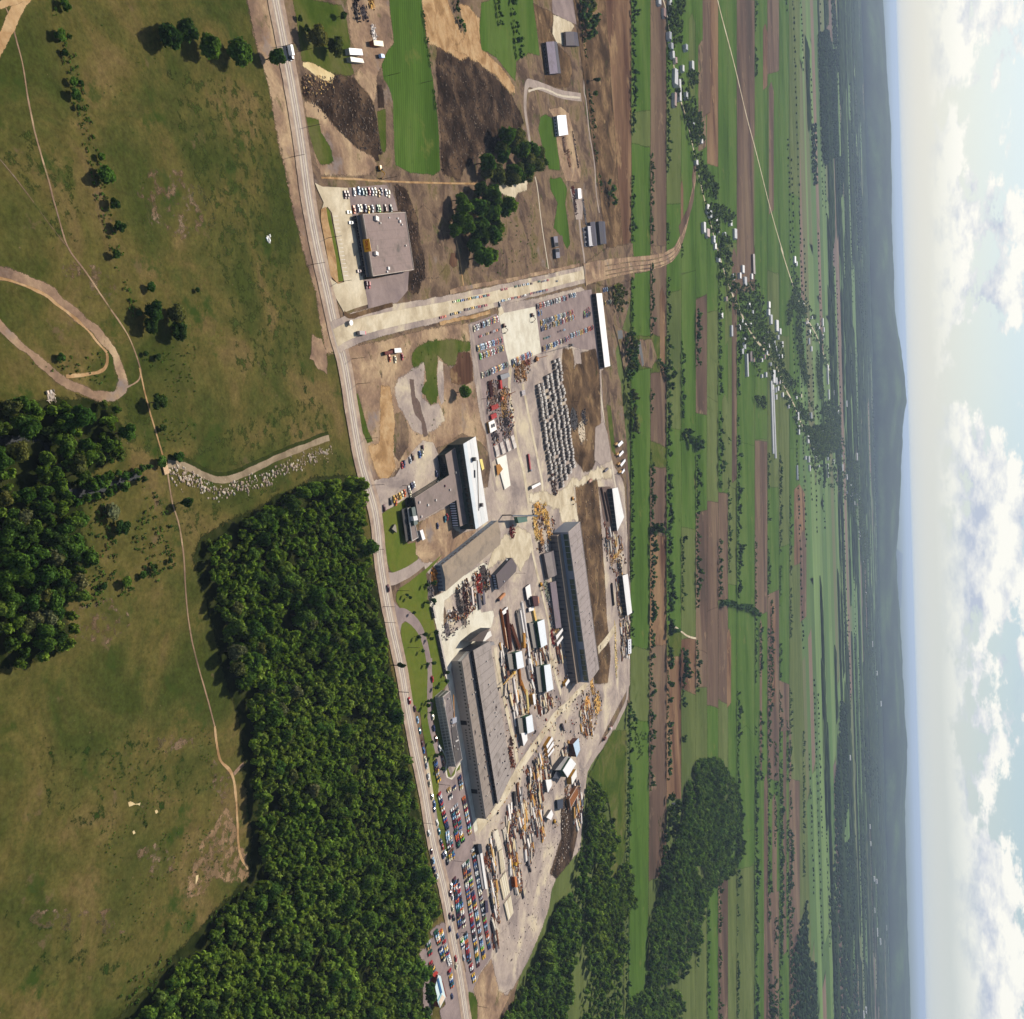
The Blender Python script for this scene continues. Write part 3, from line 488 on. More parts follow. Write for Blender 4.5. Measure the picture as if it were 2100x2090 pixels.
sheet('rail_siding', 'I', 'mud', [(1240, 1090), (1380, 1090), (1440, 1500), (1460, 1620), (1380, 1680), (1300, 1450)], .5)
sheet('dark_scrub_strip', 'p', 'dark', [(1150, 1640), (1185, 1620), (1185, 1700), (1172, 1760), (1140, 1800), (1128, 1790), (1150, 1720)], 1.5)
# roads
MAIN = [(549, -60), (564, 0), (583, 100), (601, 200), (617, 300), (630, 400), (648, 500), (670, 600), (688, 683), (706, 750), (722, 850), (740, 950), (768, 1050), (779, 1150), (788, 1209), (802, 1282), (822, 1373), (834, 1446), (850, 1532), (869, 1623), (881, 1696), (890, 1741), (910, 1822), (925, 1903), (943, 2004), (955, 2085), (965, 2150)]
ribbon('road_shoulder', 'p', 'shoulder', MAIN, (17, 15.5), amp=.5)
ribbon('main_road', 'p', 'asph', MAIN, 9.0, amp=.1)
for of in (-2.6, 2.2): ribbon('wheel_track', 'p', 'pale', MAIN, 1.3, off=of, amp=.12)
ribbon('road_marking', 'p', 'white', MAIN, .35, off=0, amp=0)
sheet('junction_apron', 'D', 'dust', [(300, 560), (210, 360), (290, 400), (540, 410), (560, 560), (620, 900), (670, 1200), (735, 1560), (600, 1600), (500, 1640), (420, 1500), (360, 1300), (440, 1360), (500, 1340), (440, 1000), (380, 660), (340, 600), (280, 620)], .3)
sheet('store_car_park', 'D', 'lot', [(545, 410), (920, 380), (1000, 520), (1030, 640), (640, 650), (700, 1320), (840, 1300), (1140, 1230), (1130, 1420), (1030, 1540), (740, 1600), (690, 1280), (560, 560)], .3)
sheet('traffic_island', 'D', 'clay', [(270, 620), (320, 600), (360, 640), (420, 950), (490, 1330), (440, 1360), (370, 1280), (320, 1000), (270, 720)], .3)
sheet('island_lawn', 'D', 'lawn', [(325, 605), (360, 640), (420, 950), (492, 1330), (445, 1340), (420, 1100), (370, 850), (345, 740)], .2)
for k in range(16):
    x, y = 393+k*6.7, 690+k*39; sheet('parking_line', 'D', 'white', [(x, y), (x+44, y-3), (x+44, y+3), (x, y+3)], 0)
DUSTY = [(686, 694), (720, 676), (787, 658), (850, 645), (921, 631), (1025, 606), (1108, 585), (1197, 563), (1239, 553), (1291, 544), (1345, 537), (1380, 520), (1398, 485), (1412, 430), (1422, 380), (1427, 325)]
ribbon('dirt_road_shoulder', 'p', 'gravel', DUSTY[:9], (20, 17), amp=1.2)
ribbon('dirt_road', 'p', 'dust', DUSTY[:9], (11, 9), amp=.4)
ribbon('ditch', 'D', 'wet', [(500, 1640), (560, 1680), (700, 1640), (980, 1560)], 3.0, amp=.4)
ribbon('spoil_bank', 'F', 'clay', [(0, 310), (150, 270), (330, 240), (500, 190)], 2.5, amp=1.0)
ribbon('spoil_bank', 'E', 'dirt', [(100, 1440), (400, 1370), (700, 1320), (1000, 1250), (1200, 1210), (1380, 1170)], 3.5, amp=1.2)

# ---- strip fields beyond the works, given as runs of colour along each strip
XB = [1186, 1240, 1294, 1333, 1366, 1396, 1426, 1449, 1472, 1492, 1510, 1547, 1573, 1597, 1618, 1640]
def xb(i, y):
    base = XB[i]
    if i == 0: base = 1175+ (y/560)*75 if y < 560 else 1292
    if i == 1: base = 1240 + (y/560)*40 if y < 560 else 1292.5
    return base+{2: -3*(y/2090)**2*2, 3: -5*max(0, y-900)/1190}.get(i, 0)
RUNS = {0: [('wet', -40, 520)], 1: [('soil2', -40, 530)],
 2: [('crop', -40, 230), ('crop2', 230, 300), ('crop', 300, 535), ('scrub', 535, 572), ('crop', 560, 690), ('grass', 690, 760), ('crop', 760, 1330), ('crop2', 1330, 1480), ('crop', 1480, 2130)],
 3: [('soil', -40, 505), ('scrub', 505, 560), ('soil', 545, 700), ('grass', 690, 770), ('soil', 765, 920), ('grass', 912, 975), ('soil', 960, 1080), ('scrub', 1078, 1100), ('soil2', 1098, 1330), ('soil', 1325, 1825), ('crop2', 1800, 2130)],
 4: [('crop', -40, 200), ('crop2', 200, 420), ('crop', 420, 620), ('crop2', 600, 900), ('crop', 880, 1300), ('soil2', 1330, 1640), ('grass', 1290, 1345), ('crop2', 1640, 2130)],
 5: [('crop', -40, 560), ('crop', 560, 1090), ('crop2', 1085, 1320), ('soil2', 1310, 1425), ('crop2', 1420, 2130)],
 6: [('crop', -40, 300), ('crop', 300, 610), ('soil', 610, 860), ('crop', 850, 1055), ('soil', 1050, 1340), ('soil', 1335, 1420), ('crop2', 1410, 2130)],
 7: [('soil2', -40, 380), ('crop', 340, 640), ('crop2', 640, 830), ('crop2', 820, 1030), ('soil', 1030, 1260), ('soil', 1250, 1480), ('crop', 1450, 1800), ('crop', 1790, 2130)],
 8: [('crop', -40, 640), ('crop', 640, 1010), ('soil', 1012, 1230), ('soil', 1245, 1450), ('crop2', 1440, 1800), ('soil', 1800, 2130)],
 9: [('crop', -40, 500), ('crop2', 500, 1000), ('crop2', 1000, 1200), ('crop', 1200, 1780), ('crop2', 1780, 2130)],
 10: [('crop2', -40, 90), ('soil', 0, 640), ('crop', 600, 920), ('crop', 910, 1240), ('crop', 1240, 1800), ('crop2', 1780, 2130)],
 11: [('crop', -40, 600), ('crop', 590, 900), ('soil', 905, 1260), ('crop', 1260, 1600), ('crop', 1600, 2130)],
 12: [('soil', -40, 170), ('crop', 150, 560), ('crop2', 560, 1000), ('crop', 1000, 1230), ('soil', 1215, 1680), ('crop', 1600, 1830), ('soil', 1830, 2130)],
 13: [('crop', -40, 700), ('crop2', 690, 1120), ('crop', 1120, 1480), ('soil', 1400, 1500), ('crop', 1500, 2130)],
 14: [('crop2', -40, 420), ('crop', 400, 920), ('crop', 920, 1120), ('crop2', 1120, 1600), ('soil', 1600, 2130)]}
for i, rs in RUNS.items():
    for j, (m, y0, y1) in enumerate(rs):
        sk = (j*37+i*53) % 23-11
        ys = np.linspace(y0, y1, 6); L = [(xb(i, y)+.4, y+(sk if y == y0 and y0 > 0 else 0)*0) for y in ys]; Rr = [(xb(i+1, y)-.4, y) for y in ys]
        L[0] = (L[0][0], L[0][1]-sk*.6); Rr[0] = (Rr[0][0], Rr[0][1]+sk*.6)
        sheet('ploughed_field' if m.startswith('soil') else 'green_field', 'p', m, L+Rr[::-1], 1.5, 12)
# thinner strips laid inside some fields
for x0, x1, y0, y1, m in ((1431, 1447, 95, 300, 'scrub'), (1440, 1455, 0, 230, 'soil'), (1412, 1424, 40, 200, 'crop2'), (1395, 1400, 380, 450, 'soil2'), (1500, 1510, 520, 980, 'soil'), (1486, 1492, 500, 700, 'crop2'), (1545, 1548, 290, 500, 'crop2'), (1564, 1573, 60, 175, 'soil2'), (1576, 1586, 180, 430, 'soil'),
                          (1557, 1562, 1280, 1580, 'soil'), (1578, 1590, 1240, 1440, 'soil2'), (1566, 1574, 1600, 2100, 'soil'), (1583, 1592, 1640, 2100, 'soil'), (1605, 1612, 1500, 1950, 'soil'), (1617, 1622, 1500, 1900, 'soil'), (1628, 1650, 1005, 1150, 'soil2'), (1640, 1653, 1100, 1265, 'soil'), (1545, 1556, 1560, 1780, 'crop'), (1513, 1545, 1500, 1700, 'crop'), (1480, 1492, 820, 1000, 'crop2'), (1352, 1362, 600, 760, 'soil2'), (1490, 1498, 1300, 1440, 'soil2')):
    sheet('field_strip', 'p', m, [(x0, y0), ((x0+x1)/2, y0-12), (x1, y0+8), (x1, (y0+y1)/2), (x1, y1), (x0, y1+10), (x0, (y0+y1)/2)], 2, 14)
sheet('marsh', 'R', 'scrub', [(220, 640), (320, 700), (420, 760), (520, 760), (560, 900), (520, 980), (440, 960), (380, 860), (300, 1000), (280, 860)], 2.0, 5)
sheet('pond', 'R', 'water', [(395, 770), (430, 780), (440, 850), (455, 940), (445, 960), (430, 870), (395, 840)], 1.0, 4)
sheet('pond', 'R', 'water', [(250, 690), (285, 690), (290, 740), (255, 750)], 1.0, 4)
sheet('grass_bank', 'U', 'grass', [(180, 0), (270, 0), (262, 400), (262, 800), (200, 950), (140, 980), (190, 720), (150, 450), (60, 330), (20, 290)], 1.5)
sheet('pond', 'U', 'water', [(575, 480), (600, 480), (595, 530), (575, 530)], 1, 4)
sheet('pond', 'U', 'water', [(545, 830), (575, 850), (560, 890), (540, 880)], 1, 4)
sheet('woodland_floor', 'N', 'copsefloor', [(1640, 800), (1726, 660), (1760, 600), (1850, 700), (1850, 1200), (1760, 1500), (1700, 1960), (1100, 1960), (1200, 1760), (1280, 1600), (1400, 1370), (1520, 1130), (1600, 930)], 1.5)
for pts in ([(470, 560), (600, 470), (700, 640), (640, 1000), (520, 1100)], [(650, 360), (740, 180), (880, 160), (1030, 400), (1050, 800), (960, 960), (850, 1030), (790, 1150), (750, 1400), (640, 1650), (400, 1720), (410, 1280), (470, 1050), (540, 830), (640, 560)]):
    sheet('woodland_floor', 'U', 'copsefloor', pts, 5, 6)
# lanes among the far fields
VILL = [(604, -20), (640, 120), (680, 430), (735, 740), (800, 960), (850, 1180), (900, 1420), (950, 1630), (1000, 1820), (1030, 1960)]
ribbon('village_road', 'Q', 'dust', VILL, 6, amp=.3)
ribbon('village_road', 'R', 'dust', [(1030, 0), (1080, 180), (1150, 380), (1230, 560), (1330, 740), (1430, 860), (1510, 980), (1570, 1130), (1640, 1260), (1690, 1390), (1730, 1470)], 8, amp=.3)
ribbon('country_lane', 'Q', 'dust', [(1035, -20), (1080, 160), (1180, 540), (1270, 920), (1350, 1220), (1440, 1580), (1500, 1800), (1560, 2000)], 6.5, amp=.2)
ribbon('country_lane', 'R', 'dust', [(1540, 30), (1620, 280), (1690, 470), (1760, 610), (1830, 740), (1890, 900), (1930, 1000)], 8, amp=.2)
ribbon('farm_track', 'Q', 'soil', [(975, -20), (950, 300), (930, 600), (905, 850), (920, 1000)], (16, 12), amp=3)
ribbon('sand_path', 'T', 'dust', [(655, 1085), (720, 1110), (800, 1170), (870, 1190)], 3, amp=.5)
sheet('cutting', 'E', 'scrub', [(1440, 1150), (1650, 1010), (1900, 960), (1923, 1300), (1660, 1380), (1480, 1330)], 2.0)
ribbon('haul_road', 'p', 'dirt', DUSTY[7:], (24, 11), amp=1.5)
for of in (-7, -2, 4): ribbon('wheel_rut', 'p', 'scrub', DUSTY[8:], 1.3, off=of, amp=.8)
ribbon('haul_road', 'Q', 'soil', [(870, 1250), (845, 1400), (850, 1520), (820, 1640), (780, 1740), (740, 1830)], (8, 18), amp=2)
freeze_sheets()

# ---- fields that go on to the hills, one sheet
def far_fields():
    pal = ['#5e7a3a', '#527034', '#667e42', '#566e34', '#6c8448', '#4c6630', '#626a3e', '#7a6452', '#6e5a4e', '#666840', '#526c34', '#627c3e']
    V, F, C = [], [], []; hedges = []
    Y = gp(1636, 1045).y
    while Y < 10500:
        w = random.uniform(45, 130)*(.6+Y/4500)
        X = -Y*.75
        while X < Y*.75:
            L = random.uniform(300, 1500)*(.5+Y/5000); sk = random.uniform(-40, 40); o = len(V)
            V += [(X, Y+X*.015, .03), (X+L, Y+(X+L)*.015, .03), (X+L+sk, Y+w+(X+L)*.015, .03), (X+sk, Y+w+X*.015, .03)]; F.append((o, o+1, o+2, o+3)); C.append(lin(random.choice(pal), .8)); X += L
        hedges.append(Y); Y += w
    mb = MB(); mb.v, mb.f, mb.c = V, F, C
    m, t = newmat('distant_fields'); c = t.n('ShaderNodeVertexColor', layer_name='Col').outputs[0]; tc = t.n('ShaderNodeTexCoord')
    mp = t.n('ShaderNodeMapping', ins={0: tc.outputs['Object'], 3: (.2, 1, 1)}).outputs[0]
    nz = t.n('ShaderNodeTexNoise', ins={'Vector': mp, 'Scale': .012, 'Detail': 6.0}).outputs[0]
    finish(t, t.n('ShaderNodeVectorMath', operation='SCALE', ins={0: c, 'Scale': t.math('MULTIPLY_ADD', nz, .8, .6)}).outputs[0], 1, .05)
    o = link('farmland', mb.mesh('farmland', m)); o['kind'] = 'structure'; return hedges
HEDGE_Y = far_fields()

def hills():
    prof = [(-600, 150), (0, 165), (150, 205), (350, 245), (480, 255), (540, 222), (600, 232), (700, 240), (760, 285), (830, 330), (870, 340), (910, 300), (950, 280), (1000, 255), (1100, 215), (1150, 170), (1250, 172), (1400, 205), (1500, 232), (1600, 180), (1700, 172), (1900, 168), (2090, 175), (2700, 150)]
    D0, D1 = 10600.0, 16500.0; nx, ny = 700, 40
    py = np.linspace(-500, 2600, nx); hh = np.interp(py, [p[0] for p in prof], [p[1] for p in prof])
    V, C = [], []
    green, dark = np.array(lin('#465c30', .8)), np.array(lin('#22331e', .8))
    for j in range(ny):
        t = j/(ny-1); Y = D0+(D1-D0)*t*t
        env = math.sin(min(1, t/.5)*math.pi/2)**1.3 if t < .5 else math.cos((t-.5)/.5*math.pi/2)
        for i in range(nx):
            x = (py[i]-1045)/FOC*12300*1.03*(Y/12300)**.35
            n = mnoise.noise(Vector((x*.0012, Y*.0011, 3)))+.5*mnoise.noise(Vector((x*.004, Y*.003, 5)))+.22*mnoise.noise(Vector((x*.013, Y*.01, 5)))
            V.append((x, Y, max(-2, (hh[i]*.95)*env+n*(30*env*(1-abs(env-.5))+7*env))))
            f = min(1, max(0, .5+1.6*mnoise.noise(Vector((x*.0021, Y*.004, 9)))+.6*env-.1)); C.append(dark*f+green*(1-f))
    F = np.array([(j*nx+i, j*nx+i+1, (j+1)*nx+i+1, (j+1)*nx+i) for j in range(ny-1) for i in range(nx-1)])
    m, t = newmat('wooded_hills'); c = t.n('ShaderNodeVertexColor', layer_name='Col').outputs[0]; tc = t.n('ShaderNodeTexCoord')
    nz = t.n('ShaderNodeTexNoise', ins={'Vector': tc.outputs['Object'], 'Scale': .006, 'Detail': 10.0, 'Roughness': .78}).outputs[0]
    finish(t, t.n('ShaderNodeVectorMath', operation='SCALE', ins={0: c, 'Scale': t.math('MAXIMUM', t.math('MULTIPLY_ADD', nz, 3.4, -.75), .25)}).outputs[0], 1, .05)
    o = link('hills', np_mesh('hills', np.array(V), F, np.array(C), m)); o['kind'] = 'structure'
    for p in o.data.polygons: p.use_smooth = True
hills()

def canopies():
    """woods on the far plain, each a lumpy sheet of crowns"""
    V, F, C = [], [], []; r = np.random.default_rng(5)
    def patch(cx, cy, rx, ry, hh=11):
        nx, ny = max(6, int(rx*2/34)), max(5, int(ry*2/24)); o = len(V); s0 = r.uniform(0, 50)
        for j in range(ny+1):
            for i in range(nx+1):
                u, v = i/nx*2-1, j/ny*2-1; x, y = cx+u*rx, cy+v*ry+x_sk(u, rx)
                e = 1-(abs(u)**3+abs(v)**3)+.35*mnoise.noise(Vector((x*.004, y*.01, s0))); z = hh*min(1, max(-.1, e*5))+(r.uniform(-2.6, 2.6) if e > 0 else -1)
                V.append((x+r.uniform(-8, 8), y+r.uniform(-5, 5), z)); C.append(np.array(lin(['#2c3f26', '#34482a', '#3b4f2e', '#28392a'][r.integers(0, 4)], .95))*r.uniform(.7, 1.2))
        for j in range(ny):
            for i in range(nx): F.append((o+j*(nx+1)+i, o+j*(nx+1)+i+1, o+(j+1)*(nx+1)+i+1, o+(j+1)*(nx+1)+i))
    x_sk = lambda u, rx: .015*u*rx
    for _ in range(150):
        cy = 3700+6800*r.uniform(0, 1)**.8; cx = r.uniform(-.58, .58)*cy; patch(cx, cy, r.uniform(120, 620)*(.4+cy/5500), r.uniform(7, 17)*(.5+cy/6000), 8)
    for _ in range(95):
        cy = 4300+6300*r.uniform(0, 1)**.8; cx = r.uniform(-.58, .58)*cy; rx = r.uniform(140, 520)*(.5+cy/5500); ry = r.uniform(16, 50)*(.4+cy/6000); patch(cx, cy, rx, ry)
    for px, py, rx, ry in [(a_, b_, c_, d_*.45) for a_, b_, c_, d_ in ((1655, 175, 190, 90), (1700, 250, 280, 70), (1722, 1650, 330, 150), (1735, 1500, 260, 110), (1728, 1800, 380, 170), (1715, 2000, 300, 120), (1735, 600, 350, 110), (1765, 1000, 600, 160), (1770, 1250, 650, 160), (1762, 750, 420, 120), (1790, 1600, 700, 200), (1785, 1900, 700, 220), (1778, 350, 500, 160), (1760, 120, 420, 130))]:
        c = gp(px, py); patch(c.x, c.y, rx, ry)
    o = link('distant_canopy', np_mesh('distant_canopy', np.array(V), np.array(F), np.array(C), M_LEAF)); tag(o, 'dark flat woods scattered over the plain before the hills', 'woods'); o['kind'] = 'stuff'
# ------------------------------------------------------------------ trees
def ico(sub):
    bm = bmesh.new(); bmesh.ops.create_icosphere(bm, subdivisions=sub, radius=1.0)
    V = np.array([v.co[:] for v in bm.verts]); F = np.array([[v.index for v in f.verts] for f in bm.faces]); bm.free(); return V, F
ICO = {1: ico(1), 2: ico(2)}
def crown_t(seed, lumps, sub, leaves, leaf=.13, shape='round'):
    """a crown 2 wide and 2 high about its centre: lumps of leaves, then loose leaf clumps over them"""
    r = np.random.default_rng(seed); Vs, Fs, Cs = [], [], []; o = 0; cen = []
    for i in range(lumps):
        if lumps == 1: c = np.zeros(3); R = .8
        else:
            a = 2.399*i+r.uniform(-.4, .4); h = r.uniform(-.75, .8); q = math.sqrt(max(0, 1-h*h)); k = r.uniform(.42, .66)
            if i < lumps//4: k = r.uniform(0, .3)
            c = np.array([math.cos(a)*q*k, math.sin(a)*q*k, h*.62]); R = r.uniform(.3, .46)
            if shape == 'cone': s = .95-.45*(c[2]+.6); c[:2] *= s; R *= max(.45, s)
        cen.append((c, R))
        V, F = ICO[sub]; n = 1+.22*np.array([mnoise.noise(Vector(v*2.1+c*5+seed)) for v in V])+r.uniform(-.1, .1, len(V))
        Vs.append(V*(R*n)[:, None]*[1, 1, .92]+c); Fs.append(F+o); o += len(V)
        b = r.uniform(.5, .85); Cs.append(np.full(len(V), b)*r.uniform(.8, 1.15, len(V)))
    if leaves:
        k = r.integers(0, lumps, leaves); C0 = np.array([cen[i][0] for i in k]); R0 = np.array([cen[i][1] for i in k])
        d = r.normal(size=(leaves, 3)); d[:, 2] += .35; d /= np.linalg.norm(d, axis=1)[:, None]
        P = C0+d*(R0*r.uniform(.85, 1.28, leaves))[:, None]
        nn = d+r.normal(size=(leaves, 3))*.6; nn /= np.linalg.norm(nn, axis=1)[:, None]
        u = np.cross(nn, r.normal(size=(leaves, 3))); u /= np.linalg.norm(u, axis=1)[:, None]; w = np.cross(nn, u)
        s = (leaf*r.uniform(.5, 1.3, leaves))[:, None]
        Q = np.stack([P-u*s-w*s*.7, P+u*s-w*s*.5, P+u*s*.8+w*s, P-u*s*.7+w*s*.8], 1).reshape(-1, 3)
        ix = np.arange(leaves)*4+o; Fs.append(np.concatenate([np.stack([ix, ix+1, ix+2], 1), np.stack([ix, ix+2, ix+3], 1)]))
        Vs.append(Q); lump_b = r.uniform(.75, 1.25, lumps); Cs.append(np.repeat(lump_b[k]*r.uniform(.75, 1.45, leaves), 4))
    return np.concatenate(Vs), np.concatenate(Fs), np.concatenate(Cs)
GREENS = {'wood': ['#4a6428', '#55702e', '#44602a', '#5e7832', '#4c6030'], 'dark': ['#2f4420', '#364c24', '#3c5026'], 'olive': ['#5c6038', '#66684a', '#565c34'], 'hedge': ['#3c5430', '#46603a', '#4c663a'], 'light': ['#5c7430', '#637838', '#546e30'], 'far': ['#3a4e34', '#445a3a', '#4a603c']}
def crown_mesh(name, T, col, tk=1.0):
    V, F, b = T; c = np.array(lin(col, 1.08))
    return np_mesh(name, V, F, b[:, None]*c[None]*tk, M_LEAF)
T0 = [crown_t(s, 13, 2, 1000, .115) for s in range(4)]; T0S = [crown_t(40+s, 7, 2, 420, .2) for s in range(3)]; TCONE = [crown_t(60+s, 9, 2, 500, .13, 'cone') for s in range(2)]
T1 = [crown_t(100+s, 6, 1, 120, .2) for s in range(8)]; T2 = [crown_t(200+s, 3, 1, 24, .3) for s in range(8)]; T3 = [crown_t(300+s, 1, 1, 0) for s in range(6)]
CR = {}
def crown(kind, tone):
    k = (kind, tone)
    if k not in CR:
        Ts = {'big': T0, 'small': T0S, 'cone': TCONE}[kind]; CR[k] = [crown_mesh('crown', t, g) for t in Ts for g in GREENS[tone][:3]]
    return random.choice(CR[k])
TRUNK = None
def trunk_mesh():
    mb = MB(); c = lin('#5a4a3a')
    mb.tube((0, 0, -.1), (0, 0, .55), .05, .035, c, 7); mb.tube((0, 0, .5), (.12, .05, .95), .033, .014, c, 5); mb.tube((0, 0, .45), (-.14, .06, .85), .026, .01, c, 5); mb.tube((0, 0, .5), (.02, -.15, .88), .026, .01, c, 5)
    return mb.mesh('trunk', M_BARK)
TRUNK = trunk_mesh()
def tree(name, label, cat, px, py, diam, height, kind='big', tone='wood', group=None, low=.18):
    p = at(px, py); t = thing(name, label, cat, p, random.uniform(0, 6.28), group)
    hc = height*(1-low); c = link('crown', crown(kind, tone), t, (0, 0, height-hc/2)); c.scale = (diam/2, diam/2, hc/2); c.rotation_euler = (0, 0, random.uniform(0, 6.28))
    k = link('trunk', TRUNK, t, (0, 0, 0)); k.scale = (height*.6, height*.6, height*.8); return t
def joined(name, label, cat, items, T, tones, kind=True, mix=None):
    """many trees as one object: items = (x, y, z, diameter, height)"""
    Vs, Fs, Cs = [], [], []; o = 0
    for x, y, z, d, h in items:
        V, F, b = T[random.randrange(len(T))]; a = random.uniform(0, 6.28); ca, sa = math.cos(a), math.sin(a)
        hc = h*.9; W_ = np.stack([(V[:, 0]*ca-V[:, 1]*sa)*d/2+x, (V[:, 0]*sa+V[:, 1]*ca)*d/2+y, V[:, 2]*hc/2+z+h-hc/2], 1)
        Vs.append(W_); Fs.append(F+o); o += len(V); tn = tones if not mix or mnoise.noise(Vector((x*.012, y*.012, 8)))+random.uniform(-.25, .25) < .1 else mix; g = np.array(lin(random.choice(GREENS[tn]), 1.08))*random.uniform(.7, 1.3); Cs.append(b[:, None]*g[None])
    me = np_mesh(name, np.concatenate(Vs), np.concatenate(Fs), np.concatenate(Cs), M_LEAF); ob = link(name, me); tag(ob, label, cat)
    if kind: ob['kind'] = 'stuff'
    return ob
def fill(frame, poly, sp, jit=.42, edge=None):
    """jittered grid of picture positions inside an outline, sp metres apart on the ground"""
    px = fr(frame, *poly); Wp = gpn(px); x0, y0 = Wp.min(0); x1, y1 = Wp.max(0)
    g = np.array([(x, y) for i, y in enumerate(np.arange(y0, y1, sp*.87)) for x in np.arange(x0+(i % 2)*sp/2, x1, sp)])
    if not len(g): return g
    g += RNG.uniform(-jit, jit, g.shape)*sp; return g[inpoly(g, Wp)]
WOODS = [('p', [(412, 1135), (425, 1105), (470, 1078), (520, 1052), (590, 1015), (640, 990), (700, 982), (738, 990), (732, 1040), (722, 1085), (735, 1120), (748, 1180), (764, 1260), (782, 1370), (794, 1430), (808, 1500), (818, 1570), (838, 1650), (852, 1720), (864, 1790), (886, 1850), (880, 1880), (858, 1905), (850, 1940), (835, 1960), (830, 1990), (846, 2020), (852, 2110), (228, 2110), (306, 2038), (364, 1968), (434, 1884), (490, 1826), (516, 1800), (520, 1700), (510, 1600), (504, 1510), (486, 1440), (466, 1370), (446, 1290), (426, 1210)], 5.0),
         ('Z', [(-70, 350), (330, 345), (500, 330), (630, 390), (680, 520), (640, 650), (500, 740), (410, 800), (340, 730), (280, 580), (100, 525), (-70, 525)], 5.6),
         ('Z', [(-70, 610), (220, 600), (262, 690), (300, 810), (352, 900), (460, 970), (420, 1050), (470, 1150), (460, 1260), (390, 1350), (410, 1440), (350, 1500), (370, 1650), (345, 1730), (200, 1780), (-70, 1840)], 5.6)]
allw = []
for wi, (f_, poly, sp) in enumerate(WOODS):
    for x, y in fill(f_, poly, sp):
        n_ = mnoise.noise(Vector((x*.03, y*.03, 5))); d = random.uniform(4.4, 7.4)*(1+.35*n_)*(1.35 if random.random() < .1 else 1)
        if mnoise.noise(Vector((x*.06, y*.06, 1))) < -.42: continue
        allw.append((x, y, d, (3.2+d*random.uniform(.6, 1.25))*(1+.35*n_), wi))
allw.sort(key=lambda t: -t[2]/math.hypot(t[0], t[1], CAMH))
NW = 185
WL = ['leafy green tree in the wood beside the main road', 'leafy green tree in the wood north of the creek water', 'leafy green tree in the wood left of the creek']
WY = [(min(proj((t[0], t[1], 0))[1] for t in allw[:NW] if t[4] == w), max(proj((t[0], t[1], 0))[1] for t in allw[:NW] if t[4] == w)) for w in range(3)]
WG = ['trees of the dense roadside wood', 'trees of the wood north of the creek', 'trees of the wood left of the creek']
for x, y, d, h, wi in allw[:NW]:
    px, py = proj((x, y, 0)); zone = ('upper', 'middle', 'lower')[min(2, int((py-WY[wi][0])/(WY[wi][1]-WY[wi][0]+1)*3))]; tree('broadleaf_tree', WL[wi].replace('wood', zone+' part of the wood', 1), 'tree', px, py, d, h, 'big', random.choices(['wood', 'dark', 'olive', 'light'], (9, 4, 2.5, 3))[0], WG[wi])
joined('woodland', 'dense mass of smaller green crowns filling the woods left of the main road', 'woodland', [(x, y, 0, d, h) for x, y, d, h, wi in allw[NW:]], T1, 'wood', True, 'light')
print('wood trees', len(allw))
